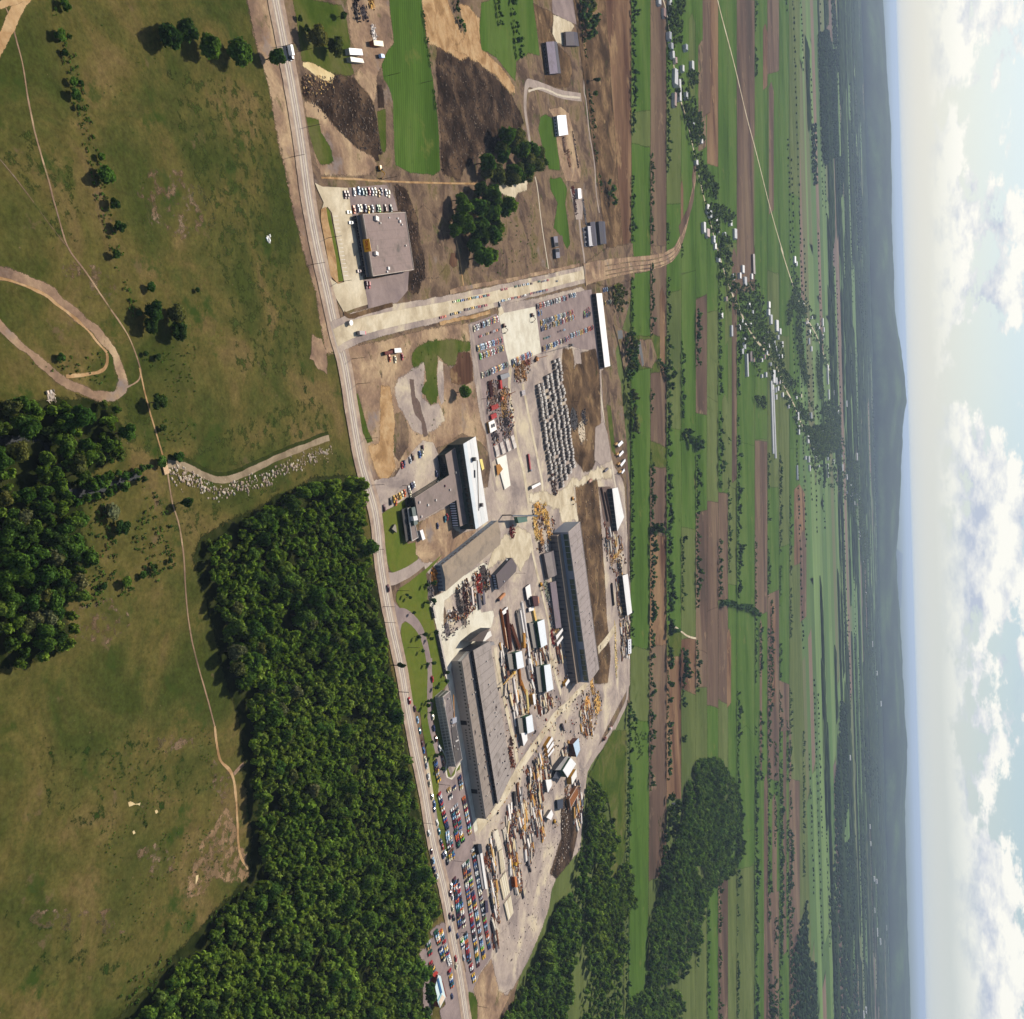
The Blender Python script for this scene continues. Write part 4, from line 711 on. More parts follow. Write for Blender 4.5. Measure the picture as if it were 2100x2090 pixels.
# single trees and bushes, each at the foot of its trunk
SINGLE = [
 ('broadleaf_tree', 'broad dark tree at the left end of the pasture tree row', 'A', 905, 225, 13, 12, 'big', 'dark'), ('broadleaf_tree', 'second broad tree from the left in the pasture tree row', 'A', 985, 190, 12, 12, 'big', 'dark'),
 ('broadleaf_tree', 'round bushy tree in the middle of the pasture tree row', 'A', 1125, 275, 13, 13, 'big', 'wood'), ('broadleaf_tree', 'widest round tree in the pasture row, nearest the main road', 'A', 1290, 310, 15, 14, 'big', 'wood'),
 ('broadleaf_tree', 'lone tall tree on the road verge beside the blue and white truck', 'A', 1500, 335, 9.5, 12, 'big', 'wood'),
 ('broadleaf_tree', 'greyish spreading tree on the small lawn right of the upper road', 'B', 150, 380, 14, 13, 'big', 'olive'), ('broadleaf_tree', 'thin grey-green tree at the right of the upper lawn trees', 'B', 330, 480, 12, 12, 'big', 'olive'),
 ('broadleaf_tree', 'small dark tree on the upper lawn near the sandy yard', 'B', 440, 170, 5, 7, 'small', 'dark'), ('bush', 'dark bush by the road on the upper lawn', 'B', 45, 190, 4, 3.5, 'small', 'dark'), ('bush', 'dark round bush under the grey spreading tree', 'B', 110, 290, 5, 4, 'small', 'dark'),
 ('broadleaf_tree', 'round pasture tree left of a pair beside the dirt track', 'A', 815, 1760, 10, 10, 'big', 'dark'), ('broadleaf_tree', 'lower left dark tree of the pasture clump by the dirt loop', 'A', 810, 1840, 8, 8, 'big', 'dark'),
 ('broadleaf_tree', 'greyish pasture tree right of the clump by the dirt loop', 'A', 945, 1770, 10, 9.5, 'big', 'olive'), ('broadleaf_tree', 'lower right pasture tree of the clump by the dirt loop', 'A', 965, 1870, 10, 9, 'big', 'dark'),
 ('bush', 'small bush above the clump of pasture trees', 'A', 830, 1620, 5, 4, 'small', 'wood'), ('bush', 'tiny bush left of the pasture clump', 'A', 765, 1765, 3.5, 3, 'small', 'dark'), ('bush', 'lone small bush right of the pasture clump', 'A', 1100, 1635, 2.8, 2.5, 'small', 'dark'),
 ('bush', 'round dark bush at the top of the weedy ditch line', 'A', 315, 205, 6, 4, 'small', 'wood'), ('bush', 'little bush beside the round one at the ditch top', 'A', 380, 210, 2.6, 2.2, 'small', 'dark'), ('bush', 'round bush above a second one on the ditch line', 'A', 392, 465, 4.2, 3.4, 'small', 'wood'),
 ('bush', 'bright round bush left on the upper ditch line', 'A', 402, 540, 5.4, 4.4, 'small', 'wood'), ('bush', 'tiny round bush on the ditch line below the bright one', 'A', 428, 610, 2.8, 2.4, 'small', 'dark'), ('bush', 'spreading bright bush halfway down the ditch line', 'A', 560, 995, 9, 7, 'big', 'wood'),
 ('bush', 'small bush above the spreading one on the ditch line', 'A', 552, 885, 4, 3.2, 'small', 'wood'), ('bush', 'round dark bush right of the ditch line, upper of two', 'A', 618, 1150, 5.5, 5, 'small', 'dark'), ('bush', 'round dark bush right of the ditch line, lower of two', 'A', 652, 1285, 5.8, 5, 'small', 'dark'), ('bush', 'last round bush at the lower end of the ditch line', 'A', 630, 1437, 4.8, 4, 'small', 'dark'),
 ('bush', 'dark tuft at the very top of the ditch line', 'A', 350, 40, 5, 4, 'small', 'wood'), ('bush', 'dark little bush on the ditch line right side', 'A', 447, 470, 3, 2, 'small', 'dark'), ('bush', 'dark bush low on the ditch line', 'A', 352, 300, 3.4, 2.5, 'small', 'dark'),
 ('broadleaf_tree', 'dark feathery tree standing alone below the dirt loop', 'Z', 850, 345, 8, 8, 'big', 'dark'), ('bush', 'thorny bush left of the little creek bridge', 'Z', 890, 680, 6, 4, 'small', 'wood'), ('bush', 'thorny bush right of the little creek bridge', 'Z', 985, 650, 6, 4, 'small', 'wood'),
 ('broadleaf_tree', 'narrow dark tree beside the footpath below the bridge', 'Z', 1005, 910, 5, 9, 'small', 'dark'), ('bush', 'dark scrub clump in the pasture below the creek', 'Z', 670, 1050, 8, 5, 'small', 'dark'), ('bush', 'grey thicket above the dark scrub clump', 'Z', 610, 960, 9, 4.5, 'small', 'olive'),
 ('bush', 'round bush near the path, left of the wood corner', 'Z', 850, 1280, 4.5, 3.5, 'small', 'dark'), ('bush', 'bush cluster at the lower edge of the weedy ground', 'Z', 690, 1355, 6, 4, 'small', 'wood'), ('bush', 'small bush right of the lower bush cluster', 'Z', 790, 1315, 4, 3, 'small', 'wood'), ('bush', 'small dark bush in the weedy ground by the wood', 'Z', 570, 1380, 4, 2.5, 'small', 'dark'), ('bush', 'bush at the right rim of the left wood', 'Z', 450, 1240, 7, 6, 'small', 'wood'),
 ('bush', 'dark bush near the footpath beside the wood corner', 'Z', 945, 1235, 3, 2.5, 'small', 'dark'), ('bush', 'tiny bush in the field right of the dirt loop', 'Z', 870, 90, 4, 3, 'small', 'dark'), ('bush', 'tiny upper bush in the field right of the dirt loop', 'Z', 808, 70, 3, 2.4, 'small', 'dark'), ('bush', 'round bush on the path edge above the bridge', 'Z', 905, 490, 4, 3, 'small', 'dark'), ('bush', 'low bush inside the dirt loop', 'Z', 330, 90, 4, 3, 'small', 'wood'),
 ('broadleaf_tree', 'lone tree in the vacant lot beside the car park', 'G', 1300, 850, 11, 12, 'big', 'wood'), ('spruce_tree', 'dark pointed tree leaning over the road edge by the wood', 'J', 290, 1450, 5.5, 13, 'cone', 'dark'),
 ('broadleaf_tree', 'lone tree on the brown field right of the loop road', 'C', 1490, 800, 5, 13, 'small', 'dark'), ('broadleaf_tree', 'small tree below the lone one on the brown field edge', 'C', 1500, 930, 6, 9, 'small', 'wood'),
]
for n_, lab, f_, x, y, d, h, k, tn in SINGLE:
    (q,) = fr(f_, (x, y)); tree(n_, lab, 'bush' if n_ == 'bush' else 'tree', *q, d, h, k, tn)
LAWN = [('J', 640, 545, 3), ('J', 700, 525, 4), ('J', 420, 660, 2.6), ('J', 455, 690, 2.6), ('J', 690, 720, 4.2), ('J', 655, 745, 2.4), ('J', 495, 860, 2.6), ('J', 545, 1130, 3), ('J', 610, 1105, 3.6), ('J', 740, 1080, 3.2), ('J', 690, 1150, 3), ('J', 600, 1290, 2.6), ('J', 655, 1440, 2.6), ('J', 720, 1425, 3), ('J', 760, 1700, 2.8), ('J', 850, 1630, 3.6), ('J', 690, 1850, 2.8), ('L', 380, 480, 2.6), ('L', 370, 530, 3.4), ('L', 420, 610, 2.8), ('L', 430, 940, 2.6), ('L', 460, 1090, 3.4), ('L', 520, 1070, 3), ('L', 530, 1240, 3.4), ('L', 375, 70, 2.4), ('L', 440, 50, 3), ('L', 480, 330, 2.6), ('L', 600, 160, 3)]
LAWN.sort(key=lambda t: fr(t[0], (t[1], t[2]))[0][1])
for i, (f_, x, y, d) in enumerate(LAWN):
    (q,) = fr(f_, (x, y)); tree('young_tree', f'slender young tree on the works lawn, {ORD(i+1)} counted from the upper driveway', 'tree', *q, d, d*1.9, 'small', 'hedge', 'young trees on the works lawn', low=.3)
# copses, hedgerows and village trees as masses
def mass(name, label, frame, poly, sp, dr, T, tone, hk=1.25):
    it = [(x, y, 0, d, d*random.uniform(hk*.7, hk*1.3)) for x, y in fill(frame, poly, sp) if mnoise.noise(Vector((x*.016, y*.016, 6)))+.6*mnoise.noise(Vector((x*.06, y*.06, 3))) > (-.6 if frame == 'N' else -.42 if sp < 6.5 else -.3) for d in [random.uniform(*dr)*(1+.5*mnoise.noise(Vector((x*.03, y*.03, 2))))]]
    return joined(name, label, 'wood', it, T, tone, True, 'light' if tone == 'wood' else 'olive' if tone == 'hedge' else None) if it else None
def copse(lab, grp, frame, polys, sp, dr, tones):
    for p in polys:
        for x, y in fill(frame, p, sp):
            q = proj((x, y, 0)); d = random.uniform(*dr); tree('broadleaf_tree', lab, 'tree', *q, d, d*random.uniform(1.1, 1.4), 'big', random.choice(tones), grp)
copse('leafy tree in the copse at the rubble field corner', 'trees of the rubble field copse', 'C', [[(290, 1660), (430, 1500), (600, 1290), (680, 1290), (670, 1440), (780, 1500), (900, 1490), (980, 1640), (900, 1750), (800, 1770), (600, 1800), (450, 1790)]], 14, (11, 17), ['wood', 'olive', 'dark'])
copse('leafy tree in the copse behind the flat-roofed store', 'trees of the store copse', 'E', [[(310, 440), (450, 400), (540, 470), (600, 560), (500, 800), (500, 950), (410, 1100), (340, 1190), (240, 1080), (210, 850), (250, 650)], [(0, 500), (130, 470), (190, 560), (150, 760), (100, 900), (40, 830), (0, 700)]], 13.5, (10, 16), ['wood', 'wood', 'dark'])
mass('scrub_wood', 'scrubby wood along the right edge of the works yard', 'N', [(1650, 800), (1726, 660), (1850, 700), (1850, 1200), (1760, 1500), (1700, 1960), (1100, 1960), (1200, 1770), (1290, 1600), (1410, 1370), (1530, 1130), (1610, 930)], 6.5, (6, 10), T1, 'wood')
mass('roadside_wood', 'wood left of the lower car park, around the blue roofed pavilion', 'N', [(-20, 1960), (340, 1960), (340, 1700), (300, 1550), (380, 1500), (300, 1380), (240, 1340), (200, 1300), (-20, 1300)], 6.5, (6, 9), T1, 'wood')
mass('wood_clump', 'wood clump on the strip field right of the yard', 'U', [(-10, 360), (40, 320), (120, 440), (180, 700), (130, 990), (190, 960), (230, 870), (300, 950), (310, 1160), (230, 1250), (220, 1480), (190, 1620), (120, 1750), (60, 1600), (20, 1400), (-10, 1330)], 6.2, (5, 9.5), T1, 'wood')
mass('wide_wood', 'wide mixed wood among the strip fields at lower right', 'U', [(650, 380), (740, 190), (880, 170), (1020, 400), (1040, 800), (950, 960), (850, 1020), (780, 1150), (740, 1400), (630, 1650), (400, 1700), (415, 1300), (480, 1060), (545, 840), (640, 570)], 6.8, (5, 10), T1, 'wood')
mass('wide_wood', 'lower tail of the mixed wood at the bottom edge', 'U', [(260, 1810), (400, 1710), (620, 1730), (630, 1940), (300, 1940)], 6.8, (5, 10), T1, 'wood')
mass('dark_row', 'dark dense tree row along the lower brown field', 'U', [(535, 430), (590, 430), (600, 760), (540, 830), (540, 1000), (455, 1030), (480, 880), (520, 640)], 11, (10, 14), T2, 'dark')
mass('willow_belt', 'belt of willows along the marsh right of the yard', 'R', [(290, 720), (350, 700), (380, 860), (360, 1000), (320, 1100), (360, 1250), (380, 1450), (420, 1480), (370, 1560), (330, 1480), (310, 1200)], 8, (7, 12), T2, 'hedge')
mass('tree_belt', 'tree belt between the long white shed and the crop strip', 'R', [(190, 320), (260, 310), (300, 470), (260, 540), (200, 530)], 8, (6, 10), T2, 'olive')
mass('tree_belt', 'tree belt at the end of the brown field behind the gable sheds', 'E', [(1560, 340), (1640, 340), (1690, 420), (1690, 560), (1640, 700), (1600, 700), (1580, 540)], 8, (6, 10), T2, 'hedge')
mass('tree_belt', 'row of tall trees between the paved lot and the brown field', 'C', [(1370, 0), (1480, 0), (1480, 200), (1480, 390), (1420, 400), (1380, 200)], 9, (8, 12), T2, 'hedge')
mass('yard_edge_wood', 'ragged trees joining the yard edge wood to the strip field wood', 'p', [(1172, 1790), (1196, 1700), (1204, 1640), (1216, 1700), (1240, 1760), (1236, 1840), (1262, 1880), (1262, 1960), (1240, 2020), (1200, 1990), (1180, 1900)], 8, (4, 9), T1, 'wood')
mass('yard_edge_wood', 'scattered low trees at the bottom edge beside the yard edge wood', 'p', [(1215, 1990), (1260, 1960), (1275, 2100), (1180, 2110), (1190, 2030)], 9, (4, 9), T1, 'wood')
mass('streamside_thicket', 'low thicket along the upper bank of the creek water', 'Z', [(400, 790), (520, 770), (640, 720), (740, 715), (820, 690), (830, 715), (740, 750), (640, 775), (520, 815), (400, 835)], 2.6, (1.5, 4), T1, 'wood')
mass('streamside_thicket', 'low thicket along the lower bank of the creek water', 'Z', [(370, 880), (480, 880), (600, 835), (700, 795), (800, 760), (800, 785), (700, 825), (600, 865), (490, 915), (380, 920)], 2.8, (1.5, 4), T1, 'wood')
hed = []
def hedge(pts, frame, sp, d, gap=.25, wob=2.0):
    L = smooth_line(gpn(fr(frame, *pts)), 4); seg = np.linalg.norm(np.diff(L, axis=0), axis=1); s = np.concatenate([[0], np.cumsum(seg)]); u = 0
    while u < s[-1]:
        x, y = np.interp(u, s, L[:, 0]), np.interp(u, s, L[:, 1])
        g = mnoise.noise(Vector((x*.008, y*.02, 3)))+.5*mnoise.noise(Vector((x*.03, y*.03, 8)))
        if g > gap*1.1-.55:
            dd = d*(random.uniform(.35, .75) if random.random() < .55 else random.uniform(.8, 1.25))*(1+.5*g); hed.append((x+random.uniform(-wob, wob), y+random.uniform(-wob, wob)*.6, 0, dd, dd*random.uniform(.8, 1.5)))
        u += min(sp, d*.75)*random.uniform(.35, 1.0)
def HR(i, y0, y1, sp, d, gap): hedge([(xb(i, y), y) for y in np.linspace(y0, y1, 8)], 'p', sp, d, gap)
HR(2, -20, 240, 5, 8, .1); HR(2, 240, 500, 6, 6, .3); HR(2, 570, 690, 5, 4, .3); HR(2, 900, 1330, 12, 4, .6)
HR(3, 320, 500, 7, 5, .5); HR(3, 545, 690, 6, 6, .2); HR(3, 800, 1080, 7, 6, .35); HR(3, 1080, 1500, 6, 9, .2); HR(3, 1500, 1620, 6, 7, .4)
HR(4, 40, 320, 6, 6, .35); HR(4, 320, 500, 6, 6, .3); HR(4, 550, 830, 6, 8, .15); HR(4, 830, 1000, 6, 11, .05); HR(4, 1000, 1350, 6, 10, .1); HR(4, 1350, 1600, 7, 10, .15)
HR(5, 500, 720, 14, 4, .4); HR(5, 720, 900, 7, 6, .4); HR(5, 1100, 1250, 8, 6, .4); HR(5, 1330, 1560, 6, 11, .2)
HR(6, 640, 900, 20, 8, .6); HR(6, 900, 1060, 8, 8, .3); HR(6, 1020, 1420, 5, 8, .05); HR(6, 1600, 2090, 8, 6, .4)
HR(8, 520, 780, 8, 7, .2); HR(8, 760, 1000, 7, 10, .15); HR(8, 1060, 1240, 8, 8, .35); HR(8, 1760, 2090, 6, 8, .2); HR(7, 1700, 2090, 7, 5, .4)
HR(10, 700, 1000, 7, 9, .25); HR(10, 1000, 1230, 6, 11, .1); HR(10, 1230, 1500, 8, 8, .35); HR(10, 1500, 2090, 6, 7, .2)
HR(11, 1100, 1700, 8, 5, .35); HR(11, 1560, 2090, 5, 9, .1); HR(11, 0, 160, 9, 7, .3); HR(12, 900, 1250, 10, 7, .4); HR(12, 1260, 1800, 7, 9, .3); HR(12, 1800, 2090, 6, 12, .1)
HR(13, 900, 1500, 9, 8, .4); HR(13, 1500, 2090, 6, 10, .1); HR(14, 1000, 1700, 9, 8, .35); HR(14, 1700, 2090, 6, 11, .15); HR(9, 900, 1200, 14, 6, .5)
for x, a, b in ((1587, 1520, 2090), (1600, 1560, 1950), (1612, 1480, 1960), (1556, 1280, 1600), (1645, 1500, 1800), (1579, 1230, 1430)): hedge([(x, y) for y in np.linspace(a, b, 6)], 'p', 6, 9, .25, 3)
hedge([(1060, 910), (1130, 910), (1200, 940), (1260, 940), (1340, 1000)], 'T', 5, 12, .0); hedge([(510, 310), (560, 330), (630, 360)], 'T', 5, 8, 0); hedge([(760, 1490), (830, 1560), (900, 1590)], 'R', 6, 13, 0, 5); hedge([(560, 920), (620, 1040), (650, 1140)], 'R', 5, 8, 0)
hedge([(1360, 0), (1400, 300), (1440, 560)], 'C', 5, 5, .1); hedge([(1470, 900), (1500, 1200), (1550, 1600), (1600, 1900)], 'C', 5, 4, .1); hedge([(560, 0), (590, 250)], 'C', 5, 4, .1); hedge([(700, 0), (740, 280), (770, 560)], 'C', 5, 6, .1); hedge([(150, 40), (180, 200), (230, 300)], 'C', 4, 5, .1)
hedge([(1265, 60), (1310, 400), (1370, 800), (1400, 1080)], 'B', 5, 2.2, .1, .5); hedge([(330, 1690), (320, 1900)], 'T', 4, 7, -1)
hedge([(275, 0), (275, 300), (270, 500), (265, 900), (270, 1200), (262, 1500), (262, 1900)], 'U', 4.5, 6, -.2, 1); hedge([(340, 1700), (370, 1923)], 'T', 5, 8, -1)
joined('hedgerow', 'field hedgerows of bushes and trees between the long strip fields', 'hedgerow', hed, T2, 'hedge'); print('hedge', len(hed))
vt = []
def along(f_, pts, sp, off, dr, keep=.7):
    L = smooth_line(gpn(fr(f_, *pts)), 8)
    for q in range(len(L)-1):
        k = max(1, int(np.linalg.norm(L[q+1]-L[q])/sp))
        for i in range(k):
            for sd in (-1, 1):
                if random.random() < keep and mnoise.noise(Vector((L[q][0]*.006, L[q][1]*.006, sd))) > -.25: P_ = L[q]+(L[q+1]-L[q])*(i+random.random())/k; d = random.uniform(*dr); vt.append((P_[0]+sd*random.uniform(*off)+random.uniform(-3, 3), P_[1]+random.uniform(-9, 9), 0, d, d*random.uniform(.8, 1.2)))
along('Q', VILL, 9, (8, 30), (7, 13)); along('R', [(1030, 0), (1080, 180), (1150, 380), (1230, 560), (1330, 740), (1430, 860), (1510, 980), (1570, 1130), (1640, 1260), (1690, 1390), (1730, 1470)], 8, (10, 60), (9, 15)); along('R', [(1620, 280), (1690, 470), (1760, 610), (1830, 740), (1890, 900), (1930, 1000)], 12, (10, 60), (10, 16), .45)
along('X', [(130, 470), (200, 580), (290, 650), (350, 720), (400, 860), (430, 960), (450, 1100), (470, 1250), (475, 1450), (500, 1700), (530, 1900)], 14, (10, 160), (12, 20)); along('V', [(480, 560), (505, 850), (530, 1150), (560, 1400), (575, 1600), (595, 1900)], 30, (10, 260), (18, 28), .4); along('X', [(596, 0), (600, 300), (610, 700), (615, 950)], 30, (10, 260), (18, 28), .4)
for f_, poly, sp, dr in (('R', [(1030, 0), (1140, 0), (1130, 300), (1180, 340), (1340, 290), (1390, 480), (1420, 640), (1540, 800), (1560, 960), (1640, 1100), (1620, 1160), (1520, 1100), (1440, 860), (1380, 860), (1350, 1060), (1300, 900), (1190, 820), (1170, 460), (1090, 360), (1080, 220)], 20, (8, 13)), ('R', [(1310, 1200), (1410, 1210), (1400, 1290), (1350, 1290)], 14, (9, 14)), ('R', [(1720, 1460), (1900, 1420), (1923, 1620), (1780, 1660)], 20, (12, 18)), ('R', [(1650, 1240), (1760, 1360), (1720, 1400), (1680, 1380)], 16, (10, 14)), ('R', [(1580, 480), (1620, 380), (1650, 300), (1700, 460), (1740, 540), (1690, 560), (1640, 460), (1610, 620), (1570, 640)], 18, (10, 15)), ('R', [(1660, 460), (1690, 640), (1710, 960), (1750, 1100), (1720, 1110), (1680, 940), (1650, 700)], 16, (10, 16)),
                         ('X', [(230, 340), (290, 330), (330, 380), (330, 600), (280, 620), (250, 500)], 24, (12, 18)), ('X', [(120, 480), (240, 480), (300, 620), (200, 680), (180, 560)], 22, (12, 18)), ('X', [(400, 660), (430, 680), (440, 850), (470, 1000), (500, 1150), (500, 1230), (460, 1220), (430, 900)], 26, (12, 18)), ('X', [(100, 20), (110, 20), (150, 220), (130, 240), (105, 150)], 18, (10, 16)), ('X', [(200, 40), (215, 150), (240, 330), (215, 330), (195, 180)], 18, (10, 16)),
                         ('Q', [(640, 40), (740, 0), (760, 100), (720, 380), (680, 330), (650, 240)], 13, (8, 14)), ('Q', [(800, 580), (870, 580), (860, 690), (810, 690)], 10, (8, 12)), ('Q', [(760, 700), (830, 780), (900, 960), (910, 1090), (850, 1110), (790, 1000), (750, 820)], 13, (9, 14)), ('Q', [(880, 1240), (930, 1320), (1030, 1480), (1000, 1560), (930, 1460)], 13, (9, 14)), ('Q', [(970, 1620), (1060, 1620), (1160, 1690), (1130, 1760), (1070, 1740), (990, 1780)], 13, (9, 14)), ('Q', [(1040, 1870), (1110, 1850), (1130, 1923), (1060, 1950)], 13, (9, 13))):
    vt += [(x, y, 0, d, d*random.uniform(.8, 1.2)) for x, y in fill(f_, poly, sp) for d in [random.uniform(*dr)]]
joined('village_trees', 'shade trees among the farmhouses along the village road', 'trees', vt, T2, 'far'); print('vt', len(vt))
ft = []
for f_, poly, sp, dr in (('V', [(205, 190), (265, 172), (300, 330), (325, 870), (290, 895), (245, 935), (228, 850), (215, 500)], 19, (16, 24)), ('V', [(280, 0), (300, 0), (330, 400), (310, 420), (290, 200)], 30, (18, 28)), ('V', [(310, 880), (350, 890), (345, 1100), (322, 1130)], 22, (16, 24)), ('V', [(165, 700), (195, 700), (198, 1040), (182, 1050), (168, 900)], 26, (14, 20)), ('V', [(395, 680), (415, 760), (460, 1150), (455, 1460), (435, 1470), (405, 1000)], 40, (20, 30)), ('V', [(440, 1590), (470, 1590), (490, 1900), (460, 1900)], 40, (20, 30)),
                         ('Y', [(335, 100), (370, 120), (380, 500), (378, 700), (340, 960), (305, 960), (300, 600), (325, 400)], 24, (16, 26)), ('Y', [(300, 980), (420, 860), (430, 1300), (400, 1500), (290, 1480), (270, 1250)], 32, (18, 28)), ('Y', [(300, 1500), (400, 1500), (450, 1923), (300, 1923)], 34, (18, 28)), ('Y', [(90, 1420), (140, 1250), (150, 1600), (190, 1600), (200, 1923), (60, 1923), (60, 1560)], 20, (14, 22)), ('Y', [(455, 620), (480, 1000), (490, 1350), (465, 1350), (455, 1000)], 45, (22, 34)), ('X', [(515, 300), (600, 560), (600, 1000), (540, 1050), (520, 700)], 70, (30, 46)), ('X', [(585, 1100), (690, 1200), (680, 1500), (590, 1500)], 75, (30, 46)), ('Y', [(455, 250), (560, 500), (570, 720), (470, 600)], 60, (24, 40))):
    ft += [(x, y, 0, d, random.uniform(10, 17)) for x, y in fill(f_, poly, sp) for d in [random.uniform(*dr)]]
for hi_, Y in enumerate(HEDGE_Y):
    if random.random() < .3: continue
    X = -Y*.6
    while X < Y*.62:
        if mnoise.noise(Vector((X*.0009, Y*.01, 1))) > .06: ft.append((X, Y+X*.015+random.uniform(-4, 4), 0, random.uniform(8, 14)*(.7+Y/8000), random.uniform(4, 11)))
        X += random.uniform(7, 22)*(.5+Y/4000)
joined('distant_woods', 'distant woods and tree lines on the plain before the hills', 'woods', ft, T3, 'far'); print('far', len(ft))
canopies()
# ------------------------------------------------------------------ buildings
def wdir(q, dpx):
    a, b = gp(*q), gp(q[0]+dpx[0], q[1]+dpx[1]); return math.atan2(b.y-a.y, b.x-a.x)
class Bld:
    """outline given by the picture positions of the roof's corners; local axes are the world's, origin on the ground"""
    def __init__(s, name, label, cat, frame, pts, h, wall='#a89c90', roof='#9a8c84', roofmat=None, wallmat=None, rim=None, th=.35, group=None, z0=0.0):
        px = fr(frame, *pts); P = gpn(px, h); c = P.mean(0); s.g = gz(*proj((c[0], c[1], 0))); s.c = c
        s.root = thing(name, label, cat, (c[0], c[1], s.g), 0, group); s.h = h-s.g; s.P = [(p[0]-c[0], p[1]-c[1]) for p in P]
        s.wall = lin(wall); s.wm = wallmat or M_WALL; s.rm = roofmat or M_ROOF; hh = s.h
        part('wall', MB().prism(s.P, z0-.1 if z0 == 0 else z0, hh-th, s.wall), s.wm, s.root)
        s.roof = part('roof', MB().prism(s.grow(s.P, .25), hh-th, hh, lin(rim) if rim else lin(roof), lin(roof)), s.rm, s.root)
        if rim:
            for i in range(len(s.P)):
                a, b = s.P[i], s.P[(i+1) % len(s.P)]; s.strip('parapet', a, b, .3, hh+.002, hh+.35, lin(rim))
    def grow(s, P, d):
        c = np.mean(P, axis=0); return [tuple(np.array(p)+(np.array(p)-c)/np.linalg.norm(np.array(p)-c)*d) for p in P]
    def strip(s, name, a, b, w, z0, z1, col, mat=None, parent=None):
        a, b = np.array(a, float), np.array(b, float); d = (b-a)/np.linalg.norm(b-a); n = np.array([-d[1], d[0]]); c = np.zeros(2)
        if np.dot((a+b)/2+n*.01, n) > np.dot((a+b)/2, n) and np.dot(n, (a+b)/2) > 0: n = -n      # inwards
        a2, b2 = a+d*w*.5, b-d*w*.5
        return part(name, MB().prism([tuple(a2), tuple(b2), tuple(b2+n*w), tuple(a2+n*w)], z0, z1, col), mat or s.wm, s.root)
    def loc(s, frame, pts, z): return [(p[0]-s.c[0], p[1]-s.c[1]) for p in gpn(fr(frame, *pts), z+s.g)]
    def slab(s, name, frame, pts, z0, z1, col, mat=None, top=None): return part(name, MB().prism(s.loc(frame, pts, z1), z0, z1, lin(col), lin(top) if top else None), mat or s.wm, s.root)
    def windows(s, i, n, z0, z1, wf=.6, name='window', mat=None, col='#1c2024', t0=0.0, t1=1.0, proud=.06, j=None, P=None):
        P = P or s.P; a, b = np.array(P[i]), np.array(P[(i+1) % len(P)] if j is None else P[j]); d = b-a; L = np.linalg.norm(d); d /= L; nr = np.array([d[1], -d[0]])
        if np.dot(nr, (a+b)/2) < 0: nr = -nr
        w = L*(t1-t0)/n*wf; me = MB().box(-w/2, -proud, 0, w/2, proud, z1-z0, lin(col, 1)).mesh(name, mat or M_GLASS); ang = math.atan2(d[1], d[0])
        for k in range(n):
            p = a+d*L*(t0+(t1-t0)*(k+.5)/n)+nr*.0; link(name, me, s.root, (p[0], p[1], z0), ang)
    def unit(s, frame, x, y, L, W_, H, col='#cfc6bc', name='roof_vent'):
        (p,) = s.loc(frame, [(x, y)], s.h); part(name, MB().box(p[0]-L/2, p[1]-W_/2, s.h+.001, p[0]+L/2, p[1]+W_/2, s.h+H, lin(col)), M_METAL, s.root)
    def gable(s, rise, col_a, col_b, long01=True, mat=None, over=.3):
        """pitched roof over a four-cornered outline, ridge parallel to edge 0-1"""
        s.root_roof = None; bpy.data.objects.remove(s.roof); P = s.grow(s.P, over)
        if not long01: P = P[1:]+P[:1]
        m0 = [(P[0][k]+P[3][k])/2 for k in (0, 1)]; m1 = [(P[1][k]+P[2][k])/2 for k in (0, 1)]; z = s.h-.35
        R0, R1 = (*m0, z+rise), (*m1, z+rise); A, B, C, D = [(*p, z) for p in P]
        dn = lambda v: (v[0], v[1], v[2]-.15)
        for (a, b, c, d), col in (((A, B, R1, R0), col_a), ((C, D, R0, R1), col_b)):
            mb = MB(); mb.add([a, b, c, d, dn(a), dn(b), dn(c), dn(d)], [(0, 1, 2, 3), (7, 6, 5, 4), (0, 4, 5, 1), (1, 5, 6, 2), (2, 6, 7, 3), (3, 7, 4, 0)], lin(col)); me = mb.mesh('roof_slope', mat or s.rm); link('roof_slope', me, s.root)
        part('gable_end', MB().add([s.v(0, long01, z), s.v(3, long01, z), (m0[0]*.985, m0[1]*.985, z+rise-.16)], [(0, 1, 2), (2, 1, 0)][:1], s.wall), s.wm, s.root)
        part('gable_end', MB().add([s.v(1, long01, z), s.v(2, long01, z), (m1[0]*.985, m1[1]*.985, z+rise-.16)], [(0, 1, 2)], s.wall), s.wm, s.root)
    def seams(s, n, i=0, w=.25, col='#6e645e', along=True):
        P = s.P; z = s.h+.012; A, B, C, D = (np.array(P[(i+k) % 4]) for k in range(4))
        for k in range(1, n):
            f = k/n+random.uniform(-.004, .004); a, b = (A+(D-A)*f, B+(C-B)*f) if along else (A+(B-A)*f, D+(C-D)*f); d = (b-a)/np.linalg.norm(b-a); nr = np.array([-d[1], d[0]])*w/2; a, b = a+d*.3, b-d*.3
            part('roof_seam', MB().prism([tuple(a-nr), tuple(b-nr), tuple(b+nr), tuple(a+nr)], z-.01, z+.05, lin(col)), M_ROOF, s.root)
        for _ in range(n//2):
            q = A+(B-A)*random.uniform(.1, .9); q = q+(D-A)*random.uniform(.06, .94); r = random.uniform(1.2, 4); part('roof_patch', MB().prism([tuple(q+np.array([math.cos(t), math.sin(t)*.6])*r*random.uniform(.6, 1.1)) for t in np.linspace(0, 6.28, 10)[:-1]], z-.01, z+.015, lin(random.choice(['#7c706a', '#b4a698', '#6a605c']))), M_ROOF, s.root)
            q = A+(B-A)*random.uniform(.1, .9)+(D-A)*random.uniform(.06, .94); part('roof_vent', MB().box(q[0]-.5, q[1]-.5, s.h, q[0]+.5, q[1]+.5, s.h+.9, lin('#cfc4b8')), M_METAL, s.root)
